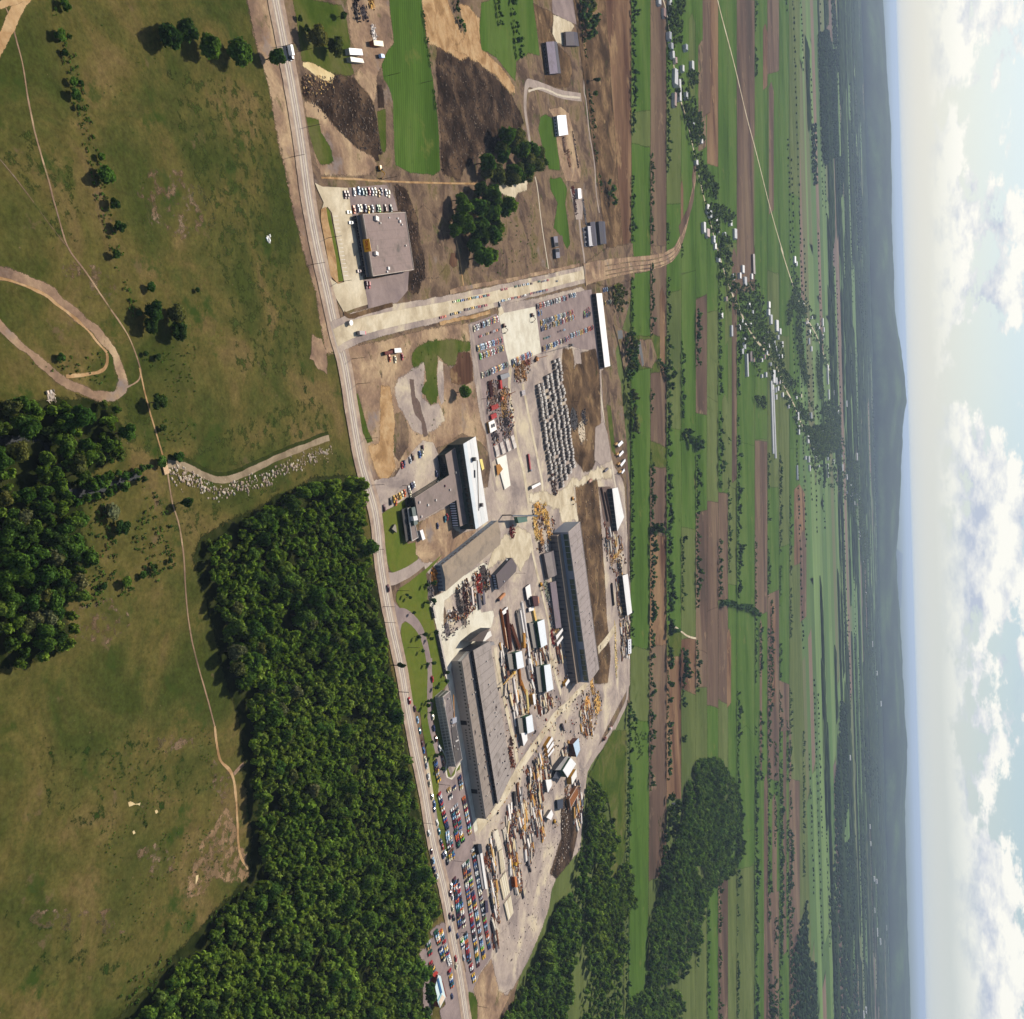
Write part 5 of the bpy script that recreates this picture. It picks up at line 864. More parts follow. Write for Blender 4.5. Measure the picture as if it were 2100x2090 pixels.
    def v(s, i, long01, z):
        P = s.P if long01 else s.P[1:]+s.P[:1]; return (*P[i], z)

# flat-roofed store
b = Bld('store_building', 'flat-roofed store with a yellow sign on its front parapet', 'store', 'D', [(690, 670), (1110, 650), (1195, 1218), (790, 1282)], 6.6, '#77706c', '#9c8880', rim='#dccdbc')
b.seams(7, w=.15, col='#8a7870'); b.windows(3, 22, .4, 2.6, .8, 'shop_window'); b.windows(2, 1, 0, 3.2, .35, 'loading_door', M_WALL, '#3a3a3c', .3, .9)
a_, d_ = np.array(b.P[0]), np.array(b.P[3]); nrm = np.array([(d_-a_)[1], -(d_-a_)[0]]); nrm /= np.linalg.norm(nrm); nrm = nrm if nrm.dot(a_+d_) > 0 else -nrm
u_ = (d_-a_)/np.linalg.norm(d_-a_); Ls = np.linalg.norm(d_-a_)
part('canopy', MB().prism([tuple(a_+nrm*.12), tuple(d_+nrm*.12), tuple(d_+nrm*2.6), tuple(a_+nrm*2.6)], 3.0, 3.35, lin('#8a807a')), M_WALL, b.root)
for k in range(9): p = a_+u_*Ls*(k+.5)/9+nrm*2.4; part('canopy_post', MB().box(p[0]-.12, p[1]-.12, -.05, p[0]+.12, p[1]+.12, 3.0, lin('#7a726c')), M_WALL, b.root)
for t0_, t1_ in ((.03, .2), (.8, .97)):
    p, q = a_+u_*Ls*t0_+nrm*3.4, a_+u_*Ls*t1_+nrm*3.4; part('planter', MB().prism([tuple(p), tuple(q), tuple(q+nrm*1.6), tuple(p+nrm*1.6)], -.05, .7, lin('#8c8078'), lin('#75685c')), M_WALL, b.root)
s0, s1 = a_+u_*Ls*.395+nrm*.14, a_+u_*Ls*.6+nrm*.14
sg = part('sign_board', MB().prism([tuple(s0), tuple(s1), tuple(s1+nrm*.3), tuple(s0+nrm*.3)], 3.4, 8.6, lin('#e0a010', 1)), M_METAL, b.root)
lm = MB()   # the sign's red lettering, too small in the photograph to read: one round letter, then a word
def letter(t, z0, z1, w, segs):
    for (x0, y0, x1, y1) in segs:
        A = s0+u_*(t+x0*w)+nrm*.31; B = s0+u_*(t+x1*w)+nrm*.31; lm.prism([tuple(A), tuple(B), tuple(B+nrm*.03), tuple(A+nrm*.03)], z0+(z1-z0)*y0, z0+(z1-z0)*y1, lin('#9c2408', 1))
for t, z0, z1, w, segs in ((1.0, 5.2, 7.3, 1.3, [(0, 0, .3, 1), (.3, 0, .7, .22), (.3, .78, .7, 1), (.7, 0, 1, 1)]), (2.7, 4.9, 6.9, 1.3, [(0, 0, .3, 1), (.3, .78, .7, 1), (.3, .4, .7, .6), (.7, 0, 1, 1)]), (4.3, 4.9, 6.9, 1.1, [(0, 0, .3, 1), (.3, 0, 1, .25)]), (5.7, 4.9, 6.9, 1.2, [(0, 0, .3, 1), (.3, .78, 1, 1), (.3, .4, .9, .6), (.3, 0, 1, .22)])): letter(t, z0, z1, w, segs)
part('sign_lettering', lm, M_SURF, sg)
for x, y, L, W_, H, c in ((818, 715, 3, 4, 1.6, '#d8d0c8'), (812, 1060, 2.4, 3.5, 1.8, '#e0d8d0'), (940, 1205, 2, 2, 1.0, '#ece4dc'), (928, 1238, 1.2, 1.2, .8, '#e0d8d0'), (1052, 742, 1.8, 1.6, 1.0, '#e8e0d8'), (1032, 712, 1, 1, .8, '#d8d0c8'), (950, 705, .9, .9, .6, '#d8d0c8')): b.unit('D', x, y, L, W_, H, c)

# main factory: tall white hall with a low brown wing
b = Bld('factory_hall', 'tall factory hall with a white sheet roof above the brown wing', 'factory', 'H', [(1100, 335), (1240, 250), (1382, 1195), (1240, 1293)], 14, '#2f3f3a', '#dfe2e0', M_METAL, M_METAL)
bpy.data.objects.remove(b.roof)
P = [np.array(p) for p in b.grow(b.P, .2)]
for k in range(4):
    f0, f1 = k/4+.004, (k+1)/4-.004; q = [P[0]+(P[1]-P[0])*f0, P[0]+(P[1]-P[0])*f1, P[3]+(P[2]-P[3])*f1, P[3]+(P[2]-P[3])*f0]; part('roof_panel', MB().prism([tuple(v) for v in q], b.h-.35, b.h-.05*(k % 2), lin(['#d6dde0', '#e6e4e0', '#dcdcd8', '#e9e6e0'][k])), M_METAL, b.root)
b.windows(3, 16, 9.2, 12.2, .75, 'upper_window', None, '#16241f')
b.unit('H', 1205, 505, 3, 3, 2.6, '#3a3632', 'smoke_vent'); b.unit('H', 1290, 1020, 3, 2.6, 2.2, '#4a3c38', 'smoke_vent'); b.unit('H', 1225, 670, 6, .8, .8, '#4a4440', 'roof_duct'); b.unit('H', 1265, 800, 40, .8, .4, '#b8a898', 'roof_walkway')
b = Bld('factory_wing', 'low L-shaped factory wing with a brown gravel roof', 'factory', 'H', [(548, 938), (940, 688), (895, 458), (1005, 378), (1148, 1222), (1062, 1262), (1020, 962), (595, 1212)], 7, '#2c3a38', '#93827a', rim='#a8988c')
b.windows(1, 10, 1.0, 5.4, .86, 'glass_bay'); b.windows(5, 11, .6, 5.2, .5, 'white_panel', M_WALL, '#d8d4dc', proud=.25); b.windows(7, 8, 1, 5.4, .8, 'glass_bay')
b.windows(0, 16, 1.0, 5.6, .85, 'green_glazing', None, '#12241c')
for x, y, c in ((600, 990, '#e8dcd0'), (698, 1020, '#efe6da'), (622, 1150, '#e0d0c4'), (785, 965, '#d8ccc0'), (890, 805, '#6a3038'), (945, 850, '#c8bcb0'), (1010, 655, '#c0b4a8')): b.unit('H', x, y, 1.6, 1.3, .9, c)
b = Bld('office_wing', 'small white-edged office block in front of the brown wing', 'office', 'H', [(472, 1060), (508, 1047), (590, 1388), (520, 1428)], 5, '#44423f', '#8f8078', rim='#efe6dc')
b.windows(3, 7, .8, 4.2, .75); b.slab('entrance_block', 'H', [(516, 1052), (556, 1040), (588, 1235), (548, 1250)], -.1, 7, '#1e4038', M_METAL, '#56645c'); b.slab('white_stair', 'H', [(535, 1150), (580, 1140), (590, 1190), (545, 1200)], -.05, 7.6, '#dcd8d4', M_METAL, '#e8e4e0'); b.slab('porch_roof', 'H', [(405, 1068), (462, 1058), (500, 1400), (455, 1440)], 2.8, 3.1, '#55504e', M_ROOF, '#4a4848')
b = Bld('warehouse', 'wide brown-roofed warehouse with a pale blue side wall', 'warehouse', 'H', [(865, 1698), (1490, 1195), (1522, 1462), (905, 1992)], 6.6, '#8a94a0', '#a3917c')
b.gable(1.2, '#a3917c', '#a08f7c'); b.windows(0, 14, 3.6, 4.6, .6); b.windows(3, 7, .2, 4, .5, 'loading_door', M_METAL, '#50586a')
b = Bld('paint_shop', 'dark grey-roofed building with a cut corner in the concrete yard', 'workshop', 'J', [(1470, 432), (1645, 243), (1702, 335), (1692, 395), (1500, 600)], 5, '#3c4048', '#6a5f60')
b.windows(4, 6, 1, 3.2, .6, 'window', M_METAL, '#9aa6b4'); b.unit('J', 1580, 262, 1.4, 1.2, 1.1, '#e8e4e0'); b.unit('J', 1555, 508, 1.2, 1, .8, '#d0ccd0')

# long hall with the green clerestory, and the aisle before it
b = Bld('assembly_hall', 'longest grey-roofed hall with a row of green clerestory windows', 'factory', 'K', [(908, 228), (1040, 110), (1256, 1766), (1142, 1923)], 17, '#7c8698', '#a89a94', M_ROOF, M_METAL, rim='#c4b8ac')
b.seams(22)
for t0_, t1_, n_ in ((.01, .25, 6), (.3, .72, 12), (.77, .99, 6)): b.windows(3, n_, 11.2, 15.8, .9, 'clerestory_window', None, '#123820', 1-t1_, 1-t0_)
b = Bld('hall_aisle', 'low aisle with pilastered wall along the longest hall', 'factory', 'K', [(782, 268), (828, 244), (1046, 1905), (1004, 1935)], 8.5, '#77706e', '#a08a76', rim='#b8a48e')
b.windows(3, 34, 0, 7.9, .1, 'pilaster', M_WALL, '#46424a', proud=.35)
for k in range(33):
    if k % 5 == 2: b.windows(3, 1, .2, 5, .7, 'shed_door', M_WALL, '#2c2c34', (k+.2)/34, (k+.8)/34)
b = Bld('lean_to_roof', 'low purple-grey lean-to strip before the aisle wall', 'shed', 'K', [(705, 800), (770, 780), (832, 1300), (770, 1310)], 3.5, '#5a525a', '#82747a')
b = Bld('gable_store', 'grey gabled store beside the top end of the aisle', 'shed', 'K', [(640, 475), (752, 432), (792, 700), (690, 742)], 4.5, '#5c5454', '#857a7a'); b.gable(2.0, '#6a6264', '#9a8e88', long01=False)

# machine hall with window rows and a lantern strip, its shade put into dark colours
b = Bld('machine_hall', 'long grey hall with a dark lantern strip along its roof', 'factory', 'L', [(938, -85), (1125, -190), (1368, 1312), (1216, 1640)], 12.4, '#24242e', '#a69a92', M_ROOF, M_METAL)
b.windows(3, 40, 9.4, 12, .8, 'shaded_lantern_pane', None, '#14161e'); b.seams(18)
for x, y in ((1195, 550), (1245, 850), (1280, 1080), (1290, 1160), (1300, 1240), (1325, 1320)): b.unit('L', x, y, 1, 1, .8, '#5a4c48')
b = Bld('machine_hall_aisle', 'lower stained aisle of the machine hall with square windows', 'factory', 'L', [(805, 35), (905, -80), (1185, 1655), (1076, 1812)], 9.4, '#a49a90', '#9c8e82', M_ROOF, rim='#a89c92')
b.windows(3, 44, 6.2, 7.6, .42, col='#2a2624'); b.seams(18, col='#7a6e64'); b.windows(3, 12, 2.8, 4.2, .42, t0=.38, t1=.58, col='#2a2624')
for t in (.16, .6): b.windows(3, 1, 0, 5.4, .8, 'hall_door', M_WALL, '#0c0c10', t, t+.035)
b.windows(0, 9, 5.6, 8.4, .7, 'end_window', None, '#d8d4cc'); 
for x, y in ((875, 525), (880, 550), (1060, 1085), (1075, 1165), (1102, 1325), (1120, 1420), (1133, 1500)): b.unit('L', x, y, 1, 1, .9, '#6a4a3c')
b = Bld('end_shed', 'dark sloping shed at the top end of the machine hall', 'shed', 'J', [(1175, 1185), (1290, 1090), (1400, 1032), (1318, 1180)], 9, '#3a3a3e', '#5a4e48')
b = Bld('white_annex', 'small white annex beside the dark end shed', 'shed', 'J', [(1315, 1125), (1405, 1065), (1420, 1120), (1325, 1195)], 5, '#b8b0a8', '#efe8dc', M_METAL)
b = Bld('duct_house', 'grey steel tank house standing off the hall end', 'tank', 'J', [(1350, 1210), (1440, 1185), (1455, 1225), (1365, 1240)], 4, '#54505a', '#8c8480', M_METAL)
# office slab
b = Bld('office_block', 'long narrow office block with a finned white front', 'office', 'L', [(592, 436), (672, 366), (810, 1135), (737, 1226)], 7.2, '#cfc6bc', '#8a7e7a', rim='#ddd2c6')
b.windows(3, 46, .8, 3.2, .55); b.windows(3, 46, 4.0, 6.2, .55); b.windows(3, 47, .2, 6.8, .12, 'fin', M_WALL, '#e6ded2', proud=.5); b.windows(0, 6, .8, 3.0, .6); b.windows(0, 6, 4, 6.2, .6)
b.slab('dark_roofing', 'L', [(690, 780), (735, 765), (806, 1130), (738, 1195)], 7.16, 7.21, '#5a5452', M_ROOF); b.seams(12, w=.15); b.unit('L', 710, 700, 4, 7, 1.3, '#a8a8b0'); b.unit('L', 745, 930, 1, 5, .8, '#d8d0c8'); b.unit('L', 715, 560, 20, .8, .5, '#c88838', 'roof_edge_beam')
# long white sheds along the back
def wshed(lab, frame, pts, h, wall='#4a4038', roof='#f4f0ea', bays=10):
    b = Bld('white_shed', lab, 'shed', frame, pts, h, wall, roof, M_METAL, rim=None); b.windows(3, bays, 0, h-1.2, .72, 'shaded_bay', M_WALL, '#1a1614'); return b  # near-black bay panels: the shade of the open side is put into colour
wshed('long white-roofed shed beside the upper right car park', 'F', [(1552, 10), (1608, 8), (1690, 722), (1636, 736)], 6, bays=18)
wshed('white-roofed open shed over the rail siding, upper of two', 'I', [(1405, 1112), (1466, 1100), (1538, 1430), (1462, 1588)], 6.5)
wshed('white-roofed open shed at the yard edge, lower of two', 'K', [(1522, 720), (1580, 700), (1628, 1132), (1576, 1168)], 6.5)
b = Bld('flat_trailer', 'white trailer with dark roof hatches at the far yard edge', 'trailer', 'K', [(1583, 1440), (1618, 1432), (1620, 1590), (1585, 1600)], 3.5, '#48424a', '#e8e6e8', M_METAL)
for k in range(5): b.unit('K', 1598, 1460+k*30, 1.6, 1.8, .3, '#3a3640', 'hatch')
# farm-side sheds at the top
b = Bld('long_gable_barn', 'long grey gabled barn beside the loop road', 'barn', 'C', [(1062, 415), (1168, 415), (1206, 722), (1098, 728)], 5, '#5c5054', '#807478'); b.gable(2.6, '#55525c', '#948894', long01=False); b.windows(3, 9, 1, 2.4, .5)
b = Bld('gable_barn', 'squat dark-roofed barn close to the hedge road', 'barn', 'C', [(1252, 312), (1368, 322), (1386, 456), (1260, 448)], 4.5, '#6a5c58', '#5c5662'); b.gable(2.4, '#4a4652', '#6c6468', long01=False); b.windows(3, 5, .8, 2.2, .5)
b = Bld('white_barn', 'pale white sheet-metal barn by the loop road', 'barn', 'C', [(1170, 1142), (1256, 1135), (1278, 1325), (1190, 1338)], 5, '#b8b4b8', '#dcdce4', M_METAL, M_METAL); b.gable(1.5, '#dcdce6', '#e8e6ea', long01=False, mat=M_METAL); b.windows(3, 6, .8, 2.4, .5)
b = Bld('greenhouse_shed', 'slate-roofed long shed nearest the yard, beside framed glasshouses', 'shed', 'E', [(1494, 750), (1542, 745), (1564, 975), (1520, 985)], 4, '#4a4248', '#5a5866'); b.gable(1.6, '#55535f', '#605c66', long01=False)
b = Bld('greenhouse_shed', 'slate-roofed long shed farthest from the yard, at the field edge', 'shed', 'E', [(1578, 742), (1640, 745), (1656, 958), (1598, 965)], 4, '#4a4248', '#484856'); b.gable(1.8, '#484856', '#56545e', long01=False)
b = Bld('glasshouse', 'white-framed glasshouse with a raised light roof', 'glasshouse', 'E', [(1466, 790), (1506, 790), (1526, 978), (1482, 985)], 3.6, '#55525c', '#8a868e', M_METAL, rim='#e8e4ea')
for k in range(4):
    y = 805+k*48; b = Bld('cold_frame', f'dark cold frame beside the glasshouse, {ORD(k+1)} from the top', 'cold frame', 'E', [(1420+k*6, y), (1458+k*6, y-2), (1466+k*6, y+36), (1428+k*6, y+40)], 1.2, '#c8c4c8', '#26242c', M_GLASS, rim='#c8c4c8', group='cold frames')
b = Bld('site_hut', 'grey-topped hut on the small paved pad, upper of two', 'hut', 'E', [(1132, 892), (1170, 888), (1180, 985), (1146, 990)], 3, '#3a3840', '#8a8690'); b.slab('dark_tarpaulin', 'E', [(1146, 950), (1178, 950), (1180, 984), (1150, 988)], 3.01, 3.05, '#141318')
b = Bld('site_hut', 'grey-topped hut on the small paved pad, lower of two', 'hut', 'E', [(1150, 1012), (1186, 1008), (1196, 1098), (1158, 1102)], 3, '#3a3840', '#8c8c98'); b.slab('dark_tarpaulin', 'E', [(1152, 1014), (1184, 1012), (1188, 1042), (1156, 1046)], 3.01, 3.05, '#141318')
b = Bld('orange_shed', 'small brown-walled shed with a sand-coloured roof in the dirt yard', 'shed', 'B', [(800, 398), (890, 405), (898, 458), (808, 446)], 4.2, '#8a4a10', '#ecdcae', M_METAL)
b = Bld('equipment_shed', 'red-fronted open shed with a white roof on the vacant lot', 'shed', 'G', [(600, 355), (670, 350), (682, 398), (606, 404)], 3.6, '#7a3020', '#f0ece6', M_METAL)
b = Bld('equipment_shed', 'dark red low lean-to joined to the white shed on the vacant lot', 'shed', 'G', [(490, 392), (598, 372), (600, 404), (500, 428)], 2.6, '#3a2018', '#6a2c20', M_RUST)
# pavilion by the lower car park
b = Bld('pavilion', 'roadside pavilion with a blue and white roof', 'pavilion', 'g', [(420, 1080), (500, 770), (560, 800), (690, 1340), (545, 1620), (490, 1480)], 5, '#8a3a1c', '#dff0ee', M_METAL)
b.slab('blue_roof_band', 'g', [(470, 900), (505, 830), (605, 1220), (560, 1270)], 5.01, 5.3, '#30608c', M_METAL); b.slab('blue_roof_band', 'g', [(470, 1460), (500, 1450), (590, 1262), (560, 1262)], 5.02, 5.3, '#80b8c4', M_METAL); b.slab('cream_roof', 'g', [(520, 1470), (600, 1280), (680, 1350), (550, 1600)], 5.01, 5.2, '#f0d8bc', M_METAL); b.slab('red_awning', 'g', [(330, 770), (440, 660), (500, 690), (430, 840)], 2.8, 3.1, '#b03428'); b.slab('brown_awning', 'g', [(580, 920), (620, 920), (720, 1330), (690, 1340)], 2.8, 3.1, '#7a3a2c')

# white-roofed workshop sheds of the central yard
SH = [('K', [(562, 1242), (638, 1212), (672, 1490), (606, 1528)], 7, 'white-roofed shed with green side wall, right of the crane pipes'), ('M', [(637, 85), (706, 68), (742, 345), (668, 378)], 7, 'white-roofed shed with green side wall, below the steel pipe row'),
      ('K', [(316, 1590), (384, 1568), (412, 1745), (338, 1770)], 6, 'short white-roofed shed at the end of the rusty frames'), ('M', [(432, 668), (500, 638), (522, 818), (452, 848)], 6, 'short white-roofed shed at the end of the yellow pipe stack')]
for f_, pts, h, lab in SH:
    b = Bld('workshop_shed', lab, 'shed', f_, pts, h, '#1e4a2c', '#f0f4f6', M_METAL); b.windows(3, 6, .3, 2.6, .7, 'shed_door', M_WALL, '#6a6058'); b.slab('side_annex', f_, [(pts[0][0]-95, pts[0][1]+10), (pts[0][0]-45, pts[0][1]+6), (pts[3][0]-45, pts[3][1]), (pts[3][0]-90, pts[3][1]+6)], -.05, 3.2, '#2c2c38', M_METAL, '#8a8276')
b = Bld('big_workshop', 'big white-roofed workshop with a green gutter near the lower works fence', 'workshop', 'M', [(850, 1262), (937, 1122), (997, 1190), (902, 1342)], 9, '#1e4a2c', '#fbfaf6', M_METAL); b.slab('grey_annex_roof', 'M', [(760, 1262), (880, 1108), (930, 1112), (845, 1258)], -.05, 6, '#3a3a40', M_ROOF, '#9a9692'); b.slab('dark_bay', 'M', [(735, 1350), (770, 1272), (840, 1285), (810, 1360)], -.05, 3.5, '#20222a', M_METAL, '#33343e')
b = Bld('blue_roof_shed', 'pale blue-roofed shed with brown walls beside the big workshop', 'shed', 'M', [(966, 968), (1026, 902), (1042, 1030), (1004, 1112)], 7, '#5a2c14', '#c8dcec', M_METAL)
b = Bld('white_store', 'white-roofed store with yellow wall below the big workshop', 'shed', 'M', [(945, 1340), (1000, 1252), (1006, 1330), (952, 1424)], 6, '#c8901c', '#fbf6ea', M_METAL)
for lab, pts in (('white container roof left of the dark workshop bay', [(655, 1372), (716, 1368), (726, 1430), (680, 1515)]), ('white slab roof low in the yard beside a yellow machine', [(664, 1792), (720, 1708), (740, 1760), (716, 1822)]), ('white hut roof left of the yellow trailers', [(380, 845), (442, 840), (450, 920), (408, 990)])):
    b = Bld('white_hut', lab, 'hut', 'M', pts, 4, '#6a6460', '#fdf8f2', M_METAL)
for lab, pts in (('white-roofed yellow trailer, uppermost of three parked together', [(664, 985), (726, 884), (738, 914), (674, 1018)]), ('white-roofed yellow trailer, middle of three parked together', [(674, 1042), (740, 938), (746, 975), (682, 1072)]), ('white-roofed yellow trailer, lowest of three parked together', [(682, 1096), (746, 1008), (750, 1035), (688, 1112)]),
                 ('yellow trailer with white roof at the foot of the aisle wall', [(876, 285), (912, 232), (926, 258), (884, 318)]), ('yellow-sided trailer standing alone beside the dark pit', [(508, 410), (530, 402), (545, 512), (524, 525)])):
    b = Bld('box_trailer', lab, 'trailer', 'M', pts, 4.2, '#c08818', '#fbf8f4', M_METAL); b.windows(3, 1, .9, 3.4, .9, 'side_panel', M_METAL, '#a8740e')
for lab, pts in (('white flatbed trailer against the aisle, upper of two', [(772, 1395), (845, 1308), (852, 1335), (780, 1440)]), ('white flatbed trailer against the aisle, lower of two', [(782, 1475), (846, 1395), (852, 1420), (788, 1512)])):
    Bld('box_trailer', lab, 'trailer', 'K', pts, 3.6, '#8a8478', '#fbf4ee', M_METAL)
b = Bld('shed_frame', 'dark red steel shed frame in the yard lane', 'shed', 'e', [(985, 590), (1135, 575), (1165, 860), (1040, 880)], 5, '#2a1014', '#4a1c1c', M_RUST); b.slab('orange_edge', 'e', [(1120, 620), (1165, 600), (1190, 780), (1150, 800)], 3.5, 4.4, '#d09068', M_WOOD)
for lab, pts in (('dark purple lean-to beside the dark red shed frame', [(870, 640), (980, 610), (985, 830), (920, 850)]), ('white square roof above the yellow pipe bundle', [(890, 920), (1020, 880), (1030, 980), (900, 1020)]), ('white sheeted stack roof at the head of the yard lane', [(795, 345), (920, 250), (968, 600), (850, 680)]), ('white sheeted roof at the head of the rusty frames', [(135, 1025), (285, 890), (300, 1020), (170, 1110)])):
    Bld('covered_stack', lab, 'shed', 'e', pts, 2.8, '#4a4048', '#2c2a36' if 'purple' in lab else '#fdf6ee', M_METAL)
for lab, pts in (('white trailer parked in the right yard grass, uppermost of four', [(1466, 616), (1514, 568), (1530, 595), (1482, 642)]), ('white trailer parked in the right yard grass, second of four', [(1480, 730), (1524, 680), (1536, 702), (1490, 752)]), ('white trailer parked in the right yard grass, third of four', [(1495, 840), (1550, 775), (1556, 800), (1510, 862)]), ('short white trailer in the right yard grass, lowest of four', [(1510, 930), (1540, 885), (1546, 910), (1520, 942)])):
    b = Bld('box_trailer', lab, 'trailer', 'I', pts, 4, '#6a6058', '#fdfcfc', M_METAL); b.slab('yellow_cab', 'I', [(pts[0][0]-26, pts[0][1]-6), (pts[0][0]-4, pts[0][1]-28), (pts[0][0]+4, pts[0][1]-16), (pts[0][0]-18, pts[0][1]+8)], .2, 2.6, '#c89030', M_METAL)
b = Bld('box_trailer', 'white box trailer on the grey yard road by the precast units', 'trailer', 'I', [(500, 1082), (590, 1040), (602, 1062), (505, 1116)], 3.6, '#8a847c', '#fffaf4', M_METAL)
b = Bld('box_trailer', 'upper of two white trailers on the grass by the dirt yard', 'trailer', 'B', [(558, 474), (682, 484), (694, 544), (568, 538)], 3.6, '#b4aca4', '#fffaf4', M_METAL)
b = Bld('box_trailer', 'lower of two cream trailers on the grass by the dirt yard', 'trailer', 'B', [(572, 560), (690, 580), (706, 620), (580, 606)], 3.6, '#a8a094', '#ece6cc', M_METAL)
b = Bld('bus', 'white bus at the end of the equipment yard', 'bus', 'E', [(1370, 418), (1400, 416), (1408, 512), (1376, 516)], 3.2, '#c8c0bc', '#f8f2f0', M_METAL); b.windows(3, 8, 1.5, 2.5, .7)
b = Bld('yellow_bus', 'yellow bus parked beside the white hall', 'bus', 'H', [(1283, 508), (1312, 504), (1336, 610), (1312, 628)], 3.2, '#d0a020', '#f0d860', M_METAL); b.windows(3, 8, 1.5, 2.5, .7)
b = Bld('box_trailer', 'white caravan trailer behind the office block', 'trailer', 'H', [(612, 1312), (642, 1300), (672, 1400), (642, 1416)], 3.4, '#a8a09c', '#fffaf6', M_METAL)
b = Bld('white_panel_kiosk', 'white kiosk with dark slots among the yard machinery', 'kiosk', 'F', [(492, 1280), (545, 1255), (572, 1350), (510, 1384)], 3, '#b08038', '#fff8ee', M_METAL); b.slab('slot', 'F', [(520, 1300), (530, 1296), (534, 1330), (524, 1334)], 3.01, 3.06, '#2a2624'); b.slab('slot', 'F', [(540, 1292), (550, 1288), (554, 1322), (544, 1326)], 3.01, 3.06, '#2a2624')
b = Bld('grey_van_body', 'dark grey covered lorry in the upper car park', 'lorry', 'F', [(608, 812), (690, 790), (702, 828), (620, 862)], 3, '#3a3c44', '#60626a', M_METAL)
# gantry, conveyor and pillars
b = Bld('gantry', 'dark green gantry crane spanning from the warehouse to the timber piles', 'gantry', 'I', [(280, 1408), (565, 1408), (566, 1424), (284, 1424)], 10, '#26303a', '#3a4450', M_METAL, M_METAL, z0=8.6)
for x in (0, 1): q = b.P[1 if x else 0]; part('leg', MB().box(q[0]-.5, q[1]-.5, -.1, q[0]+.5, q[1]+.5, 8.55, lin('#2a343c')), M_METAL, b.root)
b.slab('green_cabin', 'I', [(330, 1430), (440, 1425), (450, 1480), (350, 1500)], 5.2, 8.4, '#1c5a40', M_METAL)
b = Bld('plaza_wall', 'white concrete pile retaining wall in the upper yard', 'wall', 'F', [(570, 1640), (664, 1600), (706, 1900), (650, 1940)], 1.4, '#d8cdb8', '#fbf6e6', M_CONC); b.slab('sand_bay', 'F', [(566, 1700), (600, 1690), (632, 1740), (580, 1812)], 1.41, 1.5, '#b07830', M_SURF)
# monument on the lawn, signs and tanks
b = Bld('lawn_sign', 'grey stone triangular sign on the front lawn', 'sign', 'H', [(300, 1290), (330, 1238), (342, 1262), (350, 1330)], 2.4, '#5a5648', '#9a9080', M_CONC)
b = Bld('footbridge', 'small pale plank bridge over the creek', 'bridge', 'Z', [(915, 690), (938, 678), (955, 740), (930, 750)], .9, '#8a6a4a', '#d8b48c', M_WOOD)
b = Bld('fuel_tank', 'white oval tank beside the dirt road corner', 'tank', 'D', [(562, 1735), (572, 1718), (586, 1716), (596, 1735), (594, 1756), (582, 1766), (568, 1760)], 3, '#a89c90', '#fbf4ea', M_METAL)
# front boundary wall of the concrete yard
for k in range(12):
    f0 = k/12; x0, y0, x1, y1 = 735+f0*160, 800+f0*760, 735+(f0+1/12)*160, 800+(f0+1/12)*760
    b = Bld('precast_wall_panel', f'grey precast wall bay along the front lawn, {ORD(k+1)} from the driveway', 'wall', 'J', [(x0+22, y0), (x0+36, y0-4), (x1+36, y1-8), (x1+22, y1-6)], 2.6, '#6a6264', '#c8bcb0', M_CONC, M_CONC, group='front wall bays') if k not in (2, 3) else None
# ------------------------------------------------------------------ vehicles
def car_meshes():
    C1 = (1, 1, 1); out = {}
    def body(prof, cab, L=5.2, Wd=1.9):
        mb = MB(); hw = Wd/2; n = len(prof)
        l = [(x, -hw*k, z) for x, z, k in prof]+[(x, hw*k, z) for x, z, k in prof]
        mb.add(l, [tuple(range(n)), tuple(range(2*n-1, n-1, -1))]+[(i, i+n, (i+1) % n+n, (i+1) % n) for i in range(n)], C1)
        x0, x1, x2, x3, zr, zb = cab
        mb.prism([(x1, -.66), (x2, -.66), (x2, .66), (x1, .66)], zr, zr+.07, C1)
        for sx, tx in ((x0, x1), (x3, x2)):
            for sy in (-1, 1): mb.tube((sx*.98, sy*.84, zb), (tx, sy*.64, zr+.02), .05, .045, C1, 4)
        g = MB(); g.prism([(x0, -.8), (x3, -.8), (x3, .8), (x0, .8)], zb+.002, zr, lin('#20262c', 1), None, [(x1, -.63), (x2, -.63), (x2, .63), (x1, .63)])
        return mb.mesh('body', M_PAINT), g.mesh('windows', M_GLASS)
    sed = [(-2.6, .35, 1), (-2.62, .75, 1), (-2.5, .93, .97), (-1.5, .98, .98), (1.0, .98, .98), (2.45, .86, .95), (2.6, .7, 1), (2.6, .35, 1)]
    out['sedan'] = body(sed, (-1.75, -1.15, .35, 1.05, 1.38, .98)); out['wagon'] = body(sed, (-2.45, -2.15, .35, 1.05, 1.42, .98))
    b_, g_ = out['sedan']
    w = MB(); w.tube((0, -.12, 0), (0, .12, 0), .34, .34, (.02, .02, .02), 10); out['wheel'] = w.mesh('wheel', M_RUBBER); return out
CM = car_meshes()
PAINTS = [('white', '#efece4', 13), ('cream', '#e6dcb8', 8), ('red', '#a81c1c', 13), ('maroon', '#521420', 9), ('orange', '#d0641c', 5), ('yellow', '#dfb02c', 7), ('dark blue', '#222c58', 10), ('blue', '#38609c', 8), ('pale blue', '#9cbcd4', 7), ('green', '#1e5636', 4), ('lime green', '#6cc030', 1), ('dark green', '#243c30', 5), ('teal', '#2c7080', 3), ('silver', '#b0b2b6', 6), ('grey', '#5c6066', 6), ('black', '#16161a', 7), ('brown', '#6a4024', 5), ('gold', '#b08c44', 4)]
PW_ = [p[2] for p in PAINTS]
CARS = []     # (px, py, direction in picture, row text, group, colour or None, kind)
